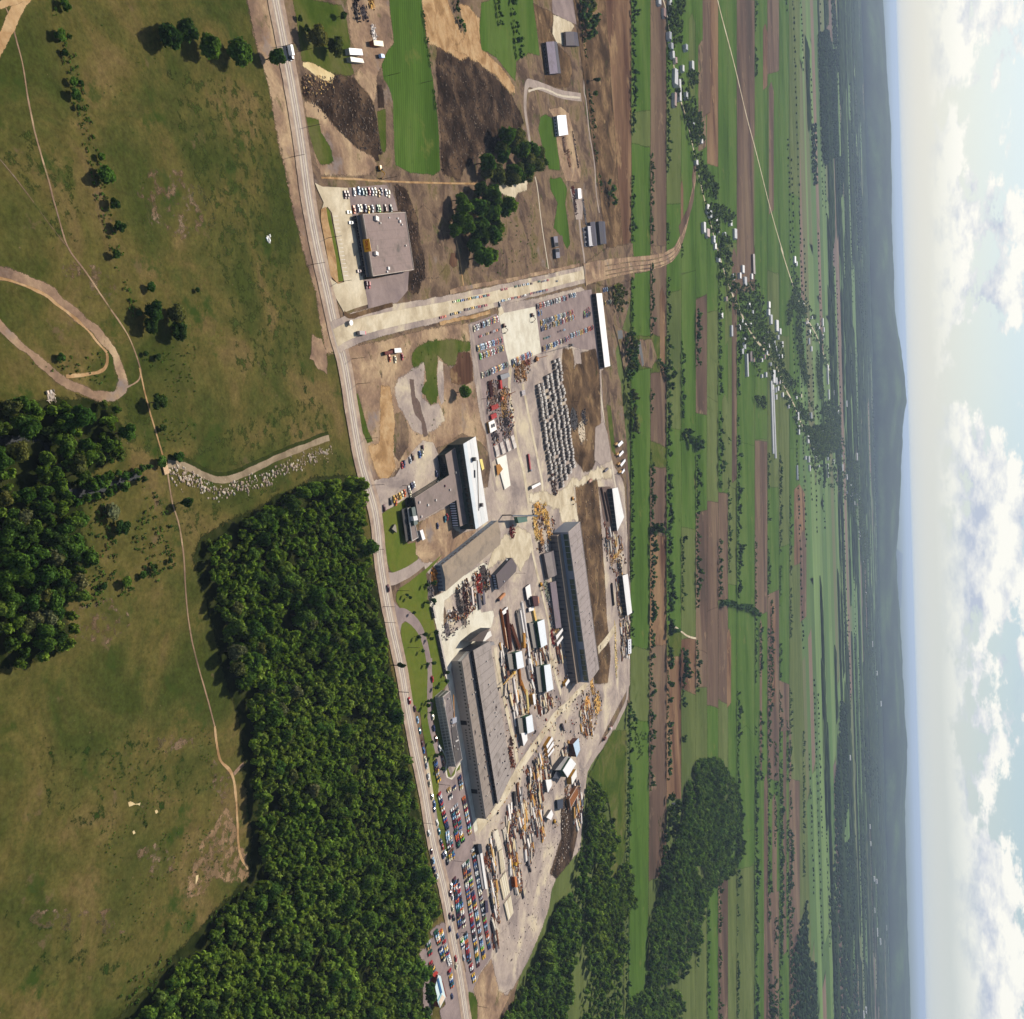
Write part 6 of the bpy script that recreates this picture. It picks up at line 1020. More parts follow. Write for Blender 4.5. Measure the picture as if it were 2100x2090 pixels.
def row(frame, pts, n, hd, text, grp, skip=.06, jit=.5):
    P = np.array(fr(frame, *pts)); seg = np.linalg.norm(np.diff(P, axis=0), axis=1); s = np.concatenate([[0], np.cumsum(seg)]); k0 = 0
    for k in range(n):
        if random.random() < skip: continue
        u = s[-1]*(k+.5)/n; x, y = np.interp(u, s, P[:, 0]), np.interp(u, s, P[:, 1]); k0 += 1
        CARS.append((x+random.uniform(-jit, jit)*.6, y+random.uniform(-jit, jit)*1.4, hd, f'{ORD(k0)} in {text}', grp, None))
def spot(frame, x, y, hd, text, grp, col): CARS.append((*fr(frame, (x, y))[0], hd, text, grp, col))
V_, SL = (0.12, 1.0), (1.0, -1.0)
RD = (.2, 1.0)
for x, y, c in ((600, 452, 'white'), (645, 440, 'pale blue'), (682, 450, 'teal'), (712, 452, 'green'), (748, 445, 'red'), (780, 450, 'silver'), (808, 448, 'cream'), (845, 468, 'gold'), (868, 448, 'dark blue'), (915, 458, 'white'), (940, 470, 'cream')): spot('D', x, y, V_, 'back row north of the store', 'cars north of the store', c)
for x, y, c in ((510, 478, 'maroon'), (538, 478, 'brown'),): spot('D', x, y, V_, 'pair left of the back store row', 'cars north of the store', c)
for x, y, c in ((598, 625, 'orange'), (642, 615, 'silver'), (666, 612, 'cream'), (710, 612, 'dark blue'), (742, 628, 'yellow'), (780, 618, 'silver'), (832, 612, 'green'), (850, 615, 'lime green'), (908, 610, 'brown'), (962, 612, 'dark green')): spot('D', x, y, V_, 'row against the store side wall', 'cars beside the store', c)
for x, y, c, h in ((550, 652, 'cream', (1, .1)), (570, 755, 'white', (1, .1)), (650, 1232, 'maroon', (1, -.1)), (720, 1368, 'maroon', V_), (748, 1368, 'red', V_)): spot('D', x, y, h, 'standing alone beside the store front', 'cars at the store front', c)
row('E', [(130, 1535), (500, 1465)], 10, (1, -.2), 'the road-edge line above the dusty road, left run', 'cars along the dusty road'); row('E', [(600, 1418), (680, 1400)], 2, (1, -.2), 'the pair above the dusty road', 'cars along the dusty road', 0); row('E', [(735, 1385), (930, 1352)], 5, (1, -.2), 'the middle run above the dusty road', 'cars along the dusty road'); row('E', [(970, 1338), (1085, 1322)], 4, (1, -.2), 'the upper run above the dusty road', 'cars along the dusty road', 0)
row('E', [(0, 1690), (70, 1675)], 2, (1, -.2), 'the short run under the dusty road by the spoil bank', 'cars along the dusty road', 0); row('E', [(110, 1655), (215, 1635)], 3, (1, -.2), 'the three under the dusty road', 'cars along the dusty road', 0); row('E', [(245, 1615), (475, 1565)], 7, (1, -.2), 'the run under the dusty road before the slab entry', 'cars along the dusty road'); row('E', [(610, 1525), (860, 1468)], 8, (1, -.2), 'the run under the dusty road above the slab', 'cars along the dusty road'); row('E', [(890, 1452), (1075, 1412)], 6, (1, -.2), 'the last run under the dusty road', 'cars along the dusty road')
spot('E', 592, 1560, V_, 'parked at the slab entry', 'cars along the dusty road', 'grey'); spot('E', 1160, 1330, (1, -.2), 'driving on the dusty road', 'cars along the dusty road', 'grey')
VF = (.1, 1)
NL = 'cars in the left upper works car park'; NR = 'cars in the right upper works car park'
row('F', [(335, 358), (580, 255)], 19, VF, 'the top row of the left upper car park', NL); row('F', [(372, 445), (595, 362)], 10, (1, -.4), 'the sparse row of the left upper car park', NL); row('F', [(365, 555), (620, 465)], 20, VF, 'the upper double row of the left upper car park', NL); row('F', [(395, 635), (630, 545)], 19, VF, 'the lower double row of the left upper car park', NL); row('F', [(415, 820), (670, 710)], 20, VF, 'the bottom row of the left upper car park', NL)
row('F', [(955, 140), (1260, 50)], 24, VF, 'the top row of the right upper car park', NR); row('F', [(1275, 35), (1350, 20)], 4, VF, 'the dark group at the end of the right top row', NR); row('F', [(970, 205), (1010, 195)], 3, VF, 'the three behind the right top row', NR, 0); row('F', [(995, 300), (1320, 190)], 26, VF, 'the upper double row of the right car park', NR); row('F', [(1000, 360), (1335, 240)], 26, VF, 'the lower double row of the right car park', NR); row('F', [(1425, 210), (1480, 160)], 6, VF, 'the tight cluster by the white shed', NR, 0); row('F', [(1420, 240), (1495, 205)], 6, VF, 'the tight cluster front by the white shed', NR, 0)
row('F', [(1025, 460), (1100, 430)], 3, (1, -.3), 'the loose line in the right car park', NR, 0); row('F', [(1165, 390), (1245, 362)], 3, (1, -.3), 'the loose upper line in the right car park', NR, 0); row('F', [(1015, 560), (1280, 450)], 24, VF, 'the long bottom row of the right car park', NR); row('F', [(1290, 430), (1520, 345)], 20, VF, 'the far bottom row of the right car park', NR); row('F', [(712, 690), (915, 600)], 18, VF, 'the row at the foot of the concrete slab', 'cars at the foot of the slab', .02); row('F', [(720, 712), (800, 680)], 6, VF, 'the second line at the foot of the concrete slab', 'cars at the foot of the slab', .02)
row('E', [(1610, 1420), (1680, 1400)], 4, VF, 'the red group behind the long white shed', 'cars behind the white shed', 0); row('E', [(1630, 1545), (1710, 1530)], 6, VF, 'the group behind the long white shed', 'cars behind the white shed', 0)
for x, y, c in ((272, 980, 'black'), (312, 955, 'yellow'), (328, 985, 'orange'), (342, 940, 'gold'), (376, 922, 'yellow'), (402, 905, 'cream'), (430, 888, 'orange'), (480, 840, 'white'), (512, 808, 'dark blue'), (538, 790, 'white'), (490, 870, 'cream')): spot('H', x, y, V_, 'row beside the factory entrance lawn', 'cars at the factory entrance', c)
for x, y, c in ((402, 575, 'red'), (422, 558, 'dark blue'), (494, 515, 'silver'), (522, 480, 'brown'), (600, 452, 'blue'), (632, 430, 'cream'), (632, 385, 'maroon'), (200, 1055, 'maroon'), (885, 1180, 'teal'), (912, 1155, 'red'), (958, 1095, 'red'), (802, 1255, 'dark blue'), (790, 665, 'dark blue')): spot('H', x, y, V_, 'parked loose in the factory yard', 'cars around the factory wing', c)
for x, y, c in ((535, 465, 'orange'), (598, 480, 'cream'), (678, 450, 'red')): spot('G', x, y, V_, 'under the white shed on the vacant lot', 'vehicles by the open shed', c)
spot('A', 1630, 320, RD, 'driving on the upper main road', 'vehicles on the main road', 'dark blue'); spot('J', 245, 585, RD, 'driving past the upper driveway', 'vehicles on the main road', 'maroon'); spot('J', 485, 1850, RD, 'driving beside the lawn', 'vehicles on the main road', 'red')
for x, y, c in ((272, 568, 'maroon'), (300, 695, 'pale blue'), (326, 818, 'teal'), (352, 960, 'maroon'), (370, 1038, 'blue'), (386, 1140, 'cream'), (402, 1210, 'silver'), (422, 1330, 'white'), (438, 1412, 'cream'), (466, 1552, 'cream'), (490, 1640, 'blue'), (488, 1700, 'dark blue'), (522, 1850, 'white')): spot('L', x, y, RD, 'parked on the road shoulder by the lawn', 'cars on the main road shoulder', c)
for x, y, c in ((468, 235, 'red'), (472, 655, 'cream'), (484, 788, 'dark blue'), (510, 905, 'brown'), (552, 1010, 'white'), (576, 1082, 'maroon'), (596, 1182, 'brown')): spot('L', x, y, (.25, 1), 'on the curved drive before the office block', 'cars on the office drive', c)
for x, y, c in ((385, 40, 'white'), (488, 25, 'teal'), (508, 130, 'dark blue'), (525, 180, 'red'), (412, 225, 'maroon'), (430, 320, 'pale blue'), (440, 410, 'dark blue'), (468, 475, 'white'), (530, 270, 'dark blue'), (550, 245, 'silver'), (572, 330, 'black'), (600, 880, 'maroon'), (635, 895, 'black'), (598, 1010, 'dark blue'), (676, 1080, 'dark blue'), (658, 1310, 'red'), (662, 1385, 'cream'), (738, 1300, 'silver'), (620, 1690, 'dark blue'), (612, 575, 'white'), (625, 690, 'white'), (602, 650, 'maroon'), (655, 630, 'dark blue'), (625, 800, 'cream'), (285, 1290, 'brown')): spot('N', x, y, RD, 'near the main road by the lower car park', 'cars on the lower main road', c)
UL = 'cars in the office car park'; LL = 'cars in the lower works car park'
row('L', [(500, 1150), (545, 1390)], 9, SL, 'the column beside the office kerb', UL); row('L', [(545, 1520), (640, 1923)], 19, SL, 'the first column of the office car park', UL); row('L', [(650, 1460), (680, 1580)], 5, SL, 'the short second column of the office car park', UL); row('L', [(715, 1440), (720, 1470)], 2, SL, 'the pair in the office car park', UL, 0); row('L', [(690, 1690), (740, 1923)], 10, SL, 'the second column of the office car park', UL); row('L', [(735, 1640), (790, 1923)], 12, SL, 'the third column of the office car park', UL); row('L', [(770, 1300), (800, 1470)], 8, SL, 'the top right column of the office car park', UL); row('L', [(820, 1560), (890, 1923)], 16, SL, 'the right column of the office car park', UL)
row('N', [(568, 20), (605, 310)], 14, SL, 'the left column above the lower gate', LL); row('N', [(600, 80), (630, 300)], 9, SL, 'the inner left column above the lower gate', LL); row('N', [(655, 10), (690, 185)], 8, SL, 'the middle column above the lower gate', LL); row('N', [(700, 20), (735, 130)], 6, SL, 'the inner middle column above the lower gate', LL); row('N', [(790, 0), (805, 50)], 3, SL, 'the short column above the lower gate', LL)
row('N', [(640, 470), (700, 1000)], 25, SL, 'the column next to the road in the lower car park', LL); row('N', [(672, 520), (745, 985)], 22, SL, 'the second column from the road in the lower car park', LL); row('N', [(738, 345), (888, 1390)], 50, SL, 'the long third column of the lower car park', LL, .03); row('N', [(775, 320), (945, 1310)], 48, SL, 'the long fourth column of the lower car park', LL, .03); row('N', [(830, 200), (1000, 1210)], 50, SL, 'the column along the white trailer row', LL, .05)
row('N', [(715, 1100), (735, 1200)], 6, SL, 'the first column of the bottom lot', LL); row('N', [(755, 1050), (790, 1330)], 14, SL, 'the second column of the bottom lot', LL); row('N', [(780, 1250), (850, 1540)], 15, SL, 'the tail column of the bottom lot', LL)
BL = 'cars on the pavilion side of the main road'
row('N', [(450, 1025), (495, 1160)], 7, SL, 'the upper left column by the wood gap', BL); row('N', [(500, 1020), (545, 1150)], 7, SL, 'the upper right column by the wood gap', BL); row('N', [(500, 1200), (540, 1330)], 7, SL, 'the lower left column above the pavilion', BL); row('N', [(550, 1170), (600, 1370)], 10, SL, 'the lower right column above the pavilion', BL); row('N', [(380, 1140), (400, 1270)], 6, SL, 'the column beside the trees above the pavilion', BL); row('N', [(400, 1340), (435, 1440)], 5, SL, 'the shaded group above the pavilion', BL); row('N', [(595, 1420), (625, 1600)], 9, SL, 'the column before the pavilion', BL)
PD = {p[0]: p[1] for p in PAINTS}
CARS = [(c[0], c[1], c[2], c[3], c[4], c[5] or random.choices(PAINTS, PW_)[0][0]) for c in CARS]
CARS.sort(key=lambda c: c[0]); print('cars', len(CARS))
def car(px, py, hd, text, grp, colname):
    p = at(px, py); a = wdir((px, py), hd)+(math.pi if random.random() < .5 else 0)+random.uniform(-.05, .05); kind = 'wagon' if random.random() < .2 else 'sedan'
    t = thing('parked_car', f'{colname} {kind}, {text}', 'car', p, a, grp); bm_, gm_ = CM[kind]; sc = random.uniform(.93, 1.05)
    o = link('body', bm_, t); r = lin(PD[colname], 1); o.color = (*r, 1)
    link('windows', gm_, t)
    for x in (-1.6, 1.65):
        for y in (-.82, .82): link('wheel', CM['wheel'], t, (x, y, .33))
    t.scale = (sc, sc, sc); return t
NC = 300
for c in CARS[:NC]: car(*c)
def far_cars(cs):
    mbp = MB(); b0, g0 = CM['sedan']; bv = [v.co.copy() for v in b0.vertices]; bf = [tuple(p.vertices) for p in b0.polygons]; gv = [v.co.copy() for v in g0.vertices]; gf = [tuple(p.vertices) for p in g0.polygons]; gcol = lin('#20262c', 1)
    for px, py, hd, tx, gr, cn in cs:
        p = at(px, py); M = Matrix.Translation(p)@Matrix.Rotation(wdir((px, py), hd)+(math.pi if random.random() < .5 else 0)+random.uniform(-.05, .05), 4, 'Z'); col = lin(PD[cn], 1)
        mbp.add([M@v for v in bv], bf, col); mbp.add([M@v for v in gv], gf, gcol); mbp.add([M@Vector((sx*1.65, sy*.78, z)) for sx in (-1, 1) for sy in (-1, 1) for z in (.0, .4)], [(0, 1, 3, 2), (4, 6, 7, 5)], (.02, .02, .02))
    o = link('far_parked_cars', mbp.mesh('far_parked_cars', M_PAINTV)); tag(o, 'rows of smaller parked cars in the farther car parks', 'cars'); o['kind'] = 'stuff'
if len(CARS) > NC: far_cars(CARS[NC:])
def tell_apart():
    d = {}
    for o in COL.objects:
        if o.parent is None and o.name.startswith('parked_car'): d.setdefault(o['label'], []).append(o)
    for lab, os_ in d.items():
        if len(os_) > 1:
            for i, o in enumerate(sorted(os_, key=lambda o: proj(o.location)[1])): o['label'] = f'{lab}, {ORD(i+1)} from top'
tell_apart()
def lorry(lab, frame, x, y, hd, cab, box, L=9, boxh=2.6, name='lorry', cat='lorry'):
    (q,) = fr(frame, (x, y)); t = thing(name, lab, cat, at(*q), wdir(q, hd)); h = L/2
    part('chassis', MB().box(-h, -1, .5, h, 1, .95, lin('#2a2624')), M_RUST, t); part('cab', MB().prism([(h-2.2, -1.15), (h, -1.15), (h, 1.15), (h-2.2, 1.15)], .96, 2.7, lin(cab, 1), None, [(h-2.1, -1.05), (h-.5, -1.05), (h-.5, 1.05), (h-2.1, 1.05)]), M_PAINTV, t); part('windscreen', MB().quad((h+.004, -.95, 1.6), (h+.004, .95, 1.6), (h-.42, .95, 2.55), (h-.42, -.95, 2.55), (.02, .02, .03)), M_GLASS, t)
    part('load_bed', MB().box(-h, -1.22, .96, h-2.4, 1.22, .96+boxh, lin(box, 1)), M_METAL, t)
    for wx in (-h+1, -h+2.2, h-1.2):
        for wy in (-1, 1): link('wheel', CM['wheel'], t, (wx, wy, .45)).scale = (1.4, 1.6, 1.4)
    return t
lorry('grey-bodied dump lorry with a red cab on the dusty road', 'D', 660, 1843, (1, .02), '#b02028', '#8a7e7c', 9, 2.0)
lorry('white and blue van-lorry on the upper main road', 'A', 1624, 300, RD, '#203050', '#fbfaf8', 8, 2.4)
lorry('rusty orange flatbed lorry crossing the concrete yard', 'J', 1508, 685, (-.7, .7), '#4a2018', '#b8763c', 15, 1.6); lorry('long red flatbed carrying a grey bin on the yard road', 'F', 880, 1680, (.12, 1), '#8c8890', '#9a2428', 17, 1.0); lorry('brown lorry on the sandy cross road of the right yard', 'I', 1140, 1022, (1, -.9), '#a05838', '#b08068', 10, 1.6); lorry('dark lorry parked beside the sandy cross road end', 'I', 1320, 900, (1, -.9), '#2a2428', '#4a4248', 14, 1.6)
lorry('small red lorry in the perimeter lane', 'M', 1372, 785, (1, -.9), '#a81c20', '#c8b8b0', 8, 2); lorry('orange-brown lorry on the lower perimeter lane', 'M', 1305, 905, (1, -1), '#a8481c', '#5a2c18', 8, 2); lorry('blue van beside the dirt yard trailers', 'B', 858, 560, (1, .1), '#3c68a8', '#8cb4dc', 6, 2); lorry('dark lorry standing in the yard crossroads', 'M', 828, 775, (.35, 1), '#2a1a24', '#3a2c34', 9, 1.8)
def digger(lab, frame, x, y, hd, col, boom=7):
    (q,) = fr(frame, (x, y)); t = thing('excavator', lab, 'excavator', at(*q), wdir(q, hd)); c = lin(col, 1)
    for sy in (-1.1, 1.1): part('track', MB().prism([(-1.9, sy-.28), (1.9, sy-.28), (1.9, sy+.28), (-1.9, sy+.28)], .02, .9, lin('#1e1c1a')), M_RUST, t)
    part('house', MB().prism([(-2.0, -1.2), (1.0, -1.2), (1.0, 1.2), (-2.0, 1.2)], .95, 2.3, c), M_PAINTV, t); part('cab', MB().prism([(0.1, .2), (1.4, .2), (1.4, 1.2), (.1, 1.2)], 2.31, 3.2, lin('#22282c', 1)), M_GLASS, t)
    b = MB(); b.tube((1.0, -.3, 1.8), (boom*.55, -.3, 4.6), .3, .24, c, 6); b.tube((boom*.55, -.3, 4.6), (boom*.95, -.3, 1.6), .24, .16, c, 6); part('boom', b, M_PAINTV, t); part('bucket', MB().prism([(boom*.85, -.8), (boom*1.0, -.8), (boom*1.0, .2), (boom*.85, .2)], .4, 1.5, lin('#3a3028')), M_RUST, t); return t
digger('yellow excavator on the dirt bank above the store', 'B', 845, 1665, (.2, 1), '#d89a10'); digger('yellow loader beside the aisle lean-to', 'K', 590, 820, (.3, 1), '#e0a010'); digger('orange machine at the edge of the sandy yard', 'I', 945, 1225, (.2, 1), '#c8881c'); digger('dark brown loader on the concrete slab, upper', 'F', 908, 225, (.1, 1), '#5a3020'); digger('brown loader at the left rim of the concrete slab', 'F', 628, 330, (.2, 1), '#6a3c1c'); digger('yellow machine near the low white slab roof', 'M', 740, 1840, (.2, 1), '#d8a020'); digger('yellow crane base in the lower pipe yard', 'M', 600, 1230, (1, .1), '#c89018', 9)
def crane(lab, frame, x, y, tipx, tipy, col='#c8641c', h=5):
    (q, r) = fr(frame, (x, y), (tipx, tipy)); p = at(*q); tp = gp(*r, h+7)-p; t = thing('mobile_crane', lab, 'crane', p); c = lin(col, 1); a = math.atan2(tp.y, tp.x); ca, sa = math.cos(a), math.sin(a); R = lambda u, v: (u*ca-v*sa, u*sa+v*ca)
    part('carrier', MB().prism([R(-4, -1.3), R(3, -1.3), R(3, 1.3), R(-4, 1.3)], .5, 1.6, lin('#6a4a30')), M_RUST, t); part('cab', MB().prism([R(-2.5, -1.2), R(1, -1.2), R(1, 1.2), R(-2.5, 1.2)], 1.61, 3.4, c), M_PAINTV, t)
    b = MB()
    for dv in (-.4, .4):
        for dz in (0, .8): b.tube((*R(.5, dv), 2.4+dz), (tp.x-dv*.2*sa, tp.y+dv*.2*ca, h+7+dz*.3), .12, .08, c, 4)
    part('lattice_jib', b, M_PAINTV, t)
    for wx in (-3.2, -1.4, 2): 
        for wy in (-1.2, 1.2): w = link('wheel', CM['wheel'], t, (*R(wx, wy), .48), a); w.scale = (1.5, 1.6, 1.5)
crane('orange mobile crane among the upper yard machinery', 'F', 600, 1040, 750, 975); crane('dark jib crane behind the right upper car park', 'F', 1290, 520, 1150, 550, '#3a2a24'); crane('small orange crane at the foot of the concrete slab', 'F', 950, 655, 1070, 622, '#d0801c'); crane('yellow crane in the long beam yard', 'N', 1240, 350, 1330, 345, '#d8a810'); crane('yellow tripod crane beside the curved yellow pipes', 'M', 265, 165, 170, 300, '#e0b040', 2)

# ------------------------------------------------------------------ precast units in three lines
def vault_meshes():
    b = MB(); c = lin('#6e6664'); tp = lin('#a3978c'); b.prism([(-1.3, -3.2), (1.3, -3.2), (1.3, 3.2), (-1.3, 3.2)], -.1, 2.6, c, tp)  # sides coloured darker than the top, painting in their shade
    b.prism([(-1.1, -3.0), (1.1, -3.0), (1.1, 3.0), (-1.1, 3.0)], 2.6, 2.85, c, tp)
    r = MB(); n = 12
    for k in range(n):
        a0, a1 = 2*math.pi*k/n, 2*math.pi*(k+1)/n; o, i = 1.35, .62; P = lambda a, q, z: (q*math.cos(a), q*math.sin(a), z); cc = lin('#f2e8dc')
        r.quad(P(a0, i, .5), P(a0, o, .5), P(a1, o, .5), P(a1, i, .5), cc); r.quad(P(a0, o, 0), P(a1, o, 0), P(a1, o, .5), P(a0, o, .5), cc)
    d = MB(); d.prism([(.62*math.cos(2*math.pi*k/n), .62*math.sin(2*math.pi*k/n)) for k in range(n)], .02, .3, lin('#120e0c', 1)); return b.mesh('block', M_CONC), r.mesh('collar', M_CONC), d.mesh('opening', M_SURF)
VM = vault_meshes()
for ci, (a, b_, n, cl) in enumerate((((1099, 788), (1129, 985), 29, 'front left line'), ((1107, 785), (1137, 975), 28, 'rear left line'), ((1117, 770), (1150, 1000), 34, 'front middle line'), ((1125, 766), (1158, 985), 32, 'rear middle line'), ((1133, 738), (1166, 972), 35, 'front right line'), ((1141, 735), (1174, 960), 33, 'rear right line'))):
    for k in range(n):
        if random.random() < .06: continue
        f = (k+.5)/n; q = (a[0]+(b_[0]-a[0])*f+random.uniform(-1, 1), a[1]+(b_[1]-a[1])*f); p = at(*q)
        t = thing('precast_vault', f'grey concrete vault with round top collars, {ORD(k+1)} down the {cl} of units', 'concrete vault', p, wdir(q, (.13, 1))+random.uniform(-.05, .05), f'precast vaults, {cl}'); s = random.uniform(.88, 1.08); t.scale = (s*1.05, s*.95, random.uniform(.8, 1.15)); t['category'] = 'concrete vault'
        link('block', VM[0], t)
        for yy in ((-.6, 1.9) if random.random() < .75 else (1.2,)): link('collar', VM[1], t, (random.uniform(-.1, .1), yy, 2.86)); link('opening', VM[2], t, (0, yy, 2.94)); t.children[-1].location.x = t.children[-2].location.x

# ------------------------------------------------------------------ yard goods
def stack_mesh(kind, L, W_, H, col):
    mb = MB(); c = lin(col)
    J = lambda a: (lambda f, w: (min(1, c[0]*f*w), min(1, c[1]*f), min(1, c[2]*f/w)))(random.uniform(1-a, 1+a), random.uniform(1-a*.15, 1+a*.15))
    if kind in ('timber_stack', 'beam_stack', 'panel_stack'):
        ly = max(1, int(H/.6)); n = max(2, int(W_/.8))
        for i in range(ly):
            for k in range(n):
                l = L*random.uniform(.86, 1); o = random.uniform(-.5, .5)*(L-l); y = -W_/2+W_*(k+.5)/n; mb.box(-l/2+o, y-W_/n*.44, i*H/ly, l/2+o, y+W_/n*.44, (i+.92)*H/ly, J(.25))
    elif kind in ('pipe_stack', 'rust_pipe_stack'):
        n = max(2, int(W_/1.0)); r = W_/n/2
        for i in range(max(1, int(H/(2*r)))):
            for k in range(n-i % 2):
                y = -W_/2+r*(2*k+1+i % 2); l = L*random.uniform(.9, 1); mb.tube((-l/2, y, r+i*1.75*r), (l/2, y, r+i*1.75*r), r*.97, r*.97, J(.25), 8)
    else:
        mb.prism([(L*.5*math.cos(a)*random.uniform(.8, 1.05), W_*.5*math.sin(a)*random.uniform(.8, 1.05)) for a in np.linspace(0, 6.28, 11)[:-1]], -.05, .16, J(.2))
        for k in range(int(max(14, min(90, L*W_*.6)))):
            x, y, z = random.uniform(-L/2, L/2), random.uniform(-W_/2, W_/2), random.uniform(0, H*.7); a = random.gauss(0, .5) if random.random() < .7 else random.uniform(0, 3.1); l = random.uniform(.6, 2.6)
            if random.random() < .5: mb.tube((x-l*math.cos(a)/2, y-l*math.sin(a)/2, z+.1), (x+l*math.cos(a)/2, y+l*math.sin(a)/2, z+random.uniform(.1, .7)), .13, .13, J(.6), 4)
            else:
                s = random.uniform(.25, .8); mb.prism([(x+s*(u*math.cos(a)-v*math.sin(a)), y+s*(u*math.sin(a)+v*math.cos(a))) for u, v in ((-1, -.6), (1, -.6), (1, .6), (-1, .6))], max(0, z-.4), z+random.uniform(.15, .7), J(.7))
    return mb
SM = {'timber_stack': M_WOOD, 'beam_stack': M_CONC, 'panel_stack': M_CONC, 'pipe_stack': M_METAL, 'rust_pipe_stack': M_RUST, 'scrap_pile': M_RUST, 'form_pile': M_SURF, 'lumber_pile': M_WOOD}
CT = {'timber_stack': 'timber stack', 'beam_stack': 'concrete beams', 'panel_stack': 'concrete panels', 'pipe_stack': 'pipe stack', 'rust_pipe_stack': 'pipe stack', 'scrap_pile': 'scrap pile', 'form_pile': 'formwork pile', 'lumber_pile': 'lumber pile'}
def stack(kind, lab, q, hd, L, W_, H, col, grp=None):
    t = link(kind, stack_mesh(kind, L, W_, H, col).mesh(kind, SM[kind]), None, at(*q), wdir(q, hd)); tag(t, lab, CT[kind], grp); return t
YD = (.16, 1.0)
# the long cream beams: four beds of parallel beams, each beam its own thing
for bi, (c0, c1, c2, c3) in enumerate((((625, 80), (725, 5), (835, 470), (722, 545)), ((745, 555), (842, 500), (915, 985), (808, 1120)), ((765, 1270), (925, 1040), (1025, 1560), (868, 1745)), ((885, 1845), (1045, 1640), (1110, 2060), (985, 2260)))):
    P = gpn(fr('a', c0, c1, c2, c3), 1.2); n = 4+bi % 2
    for k in range(n):
        f = (k+.5)/n; A = P[0]+(P[1]-P[0])*f; B = P[3]+(P[2]-P[3])*f; m = (A+B)/2; L = np.linalg.norm(B-A); w = np.linalg.norm(P[1]-P[0])/n*.8; q = proj((*m, 0))
        mb = MB(); mb.box(-L/2, -w/2, .25, L/2, w/2, 1.2, lin(random.choice(['#e8dcc0', '#efe4cc', '#e2d4b6', '#d8c8a8']))); mb.box(-L/2+.5, -w*.3, .0, -L/2+1.2, w*.3, .25, lin('#6a5a48')); mb.box(L/2-1.2, -w*.3, 0, L/2-.5, w*.3, .25, lin('#6a5a48'))
        o = link('concrete_beam', mb.mesh('concrete_beam', M_CONC), None, (m[0], m[1], gz(*q)), math.atan2(*(B-A)[::-1])); tag(o, f'long cream concrete beam, {ORD(k+1)} from the left in the {ORD(bi+1)} bed from the top', 'concrete beam', 'long precast beams')
# precast slab racks in the upper yard: each slab a thing
for i in range(4):
    for k in range(6):
        f, g = (i+.5)/4, (k+.5)/6; x = 525+(740-525)*f+(15*f+20)*g; y = 1530-135*f+(95+30*f)*g; (q,) = fr('F', (x, y)); mb = MB(); mb.box(-3.4, -1.1, .1, 3.4, 1.1, random.uniform(.9, 1.5), lin(random.choice(['#d8ccc0', '#c8bcb2', '#e0d6ca'])))
        o = link('precast_slab', mb.mesh('precast_slab', M_CONC), None, at(*q), wdir(q, (1, -.6))); tag(o, f'pale precast slab in the upper yard rack, row {ORD(i+1)} from the left, {ORD(k+1)} down', 'concrete slab', 'slabs of the upper yard rack')
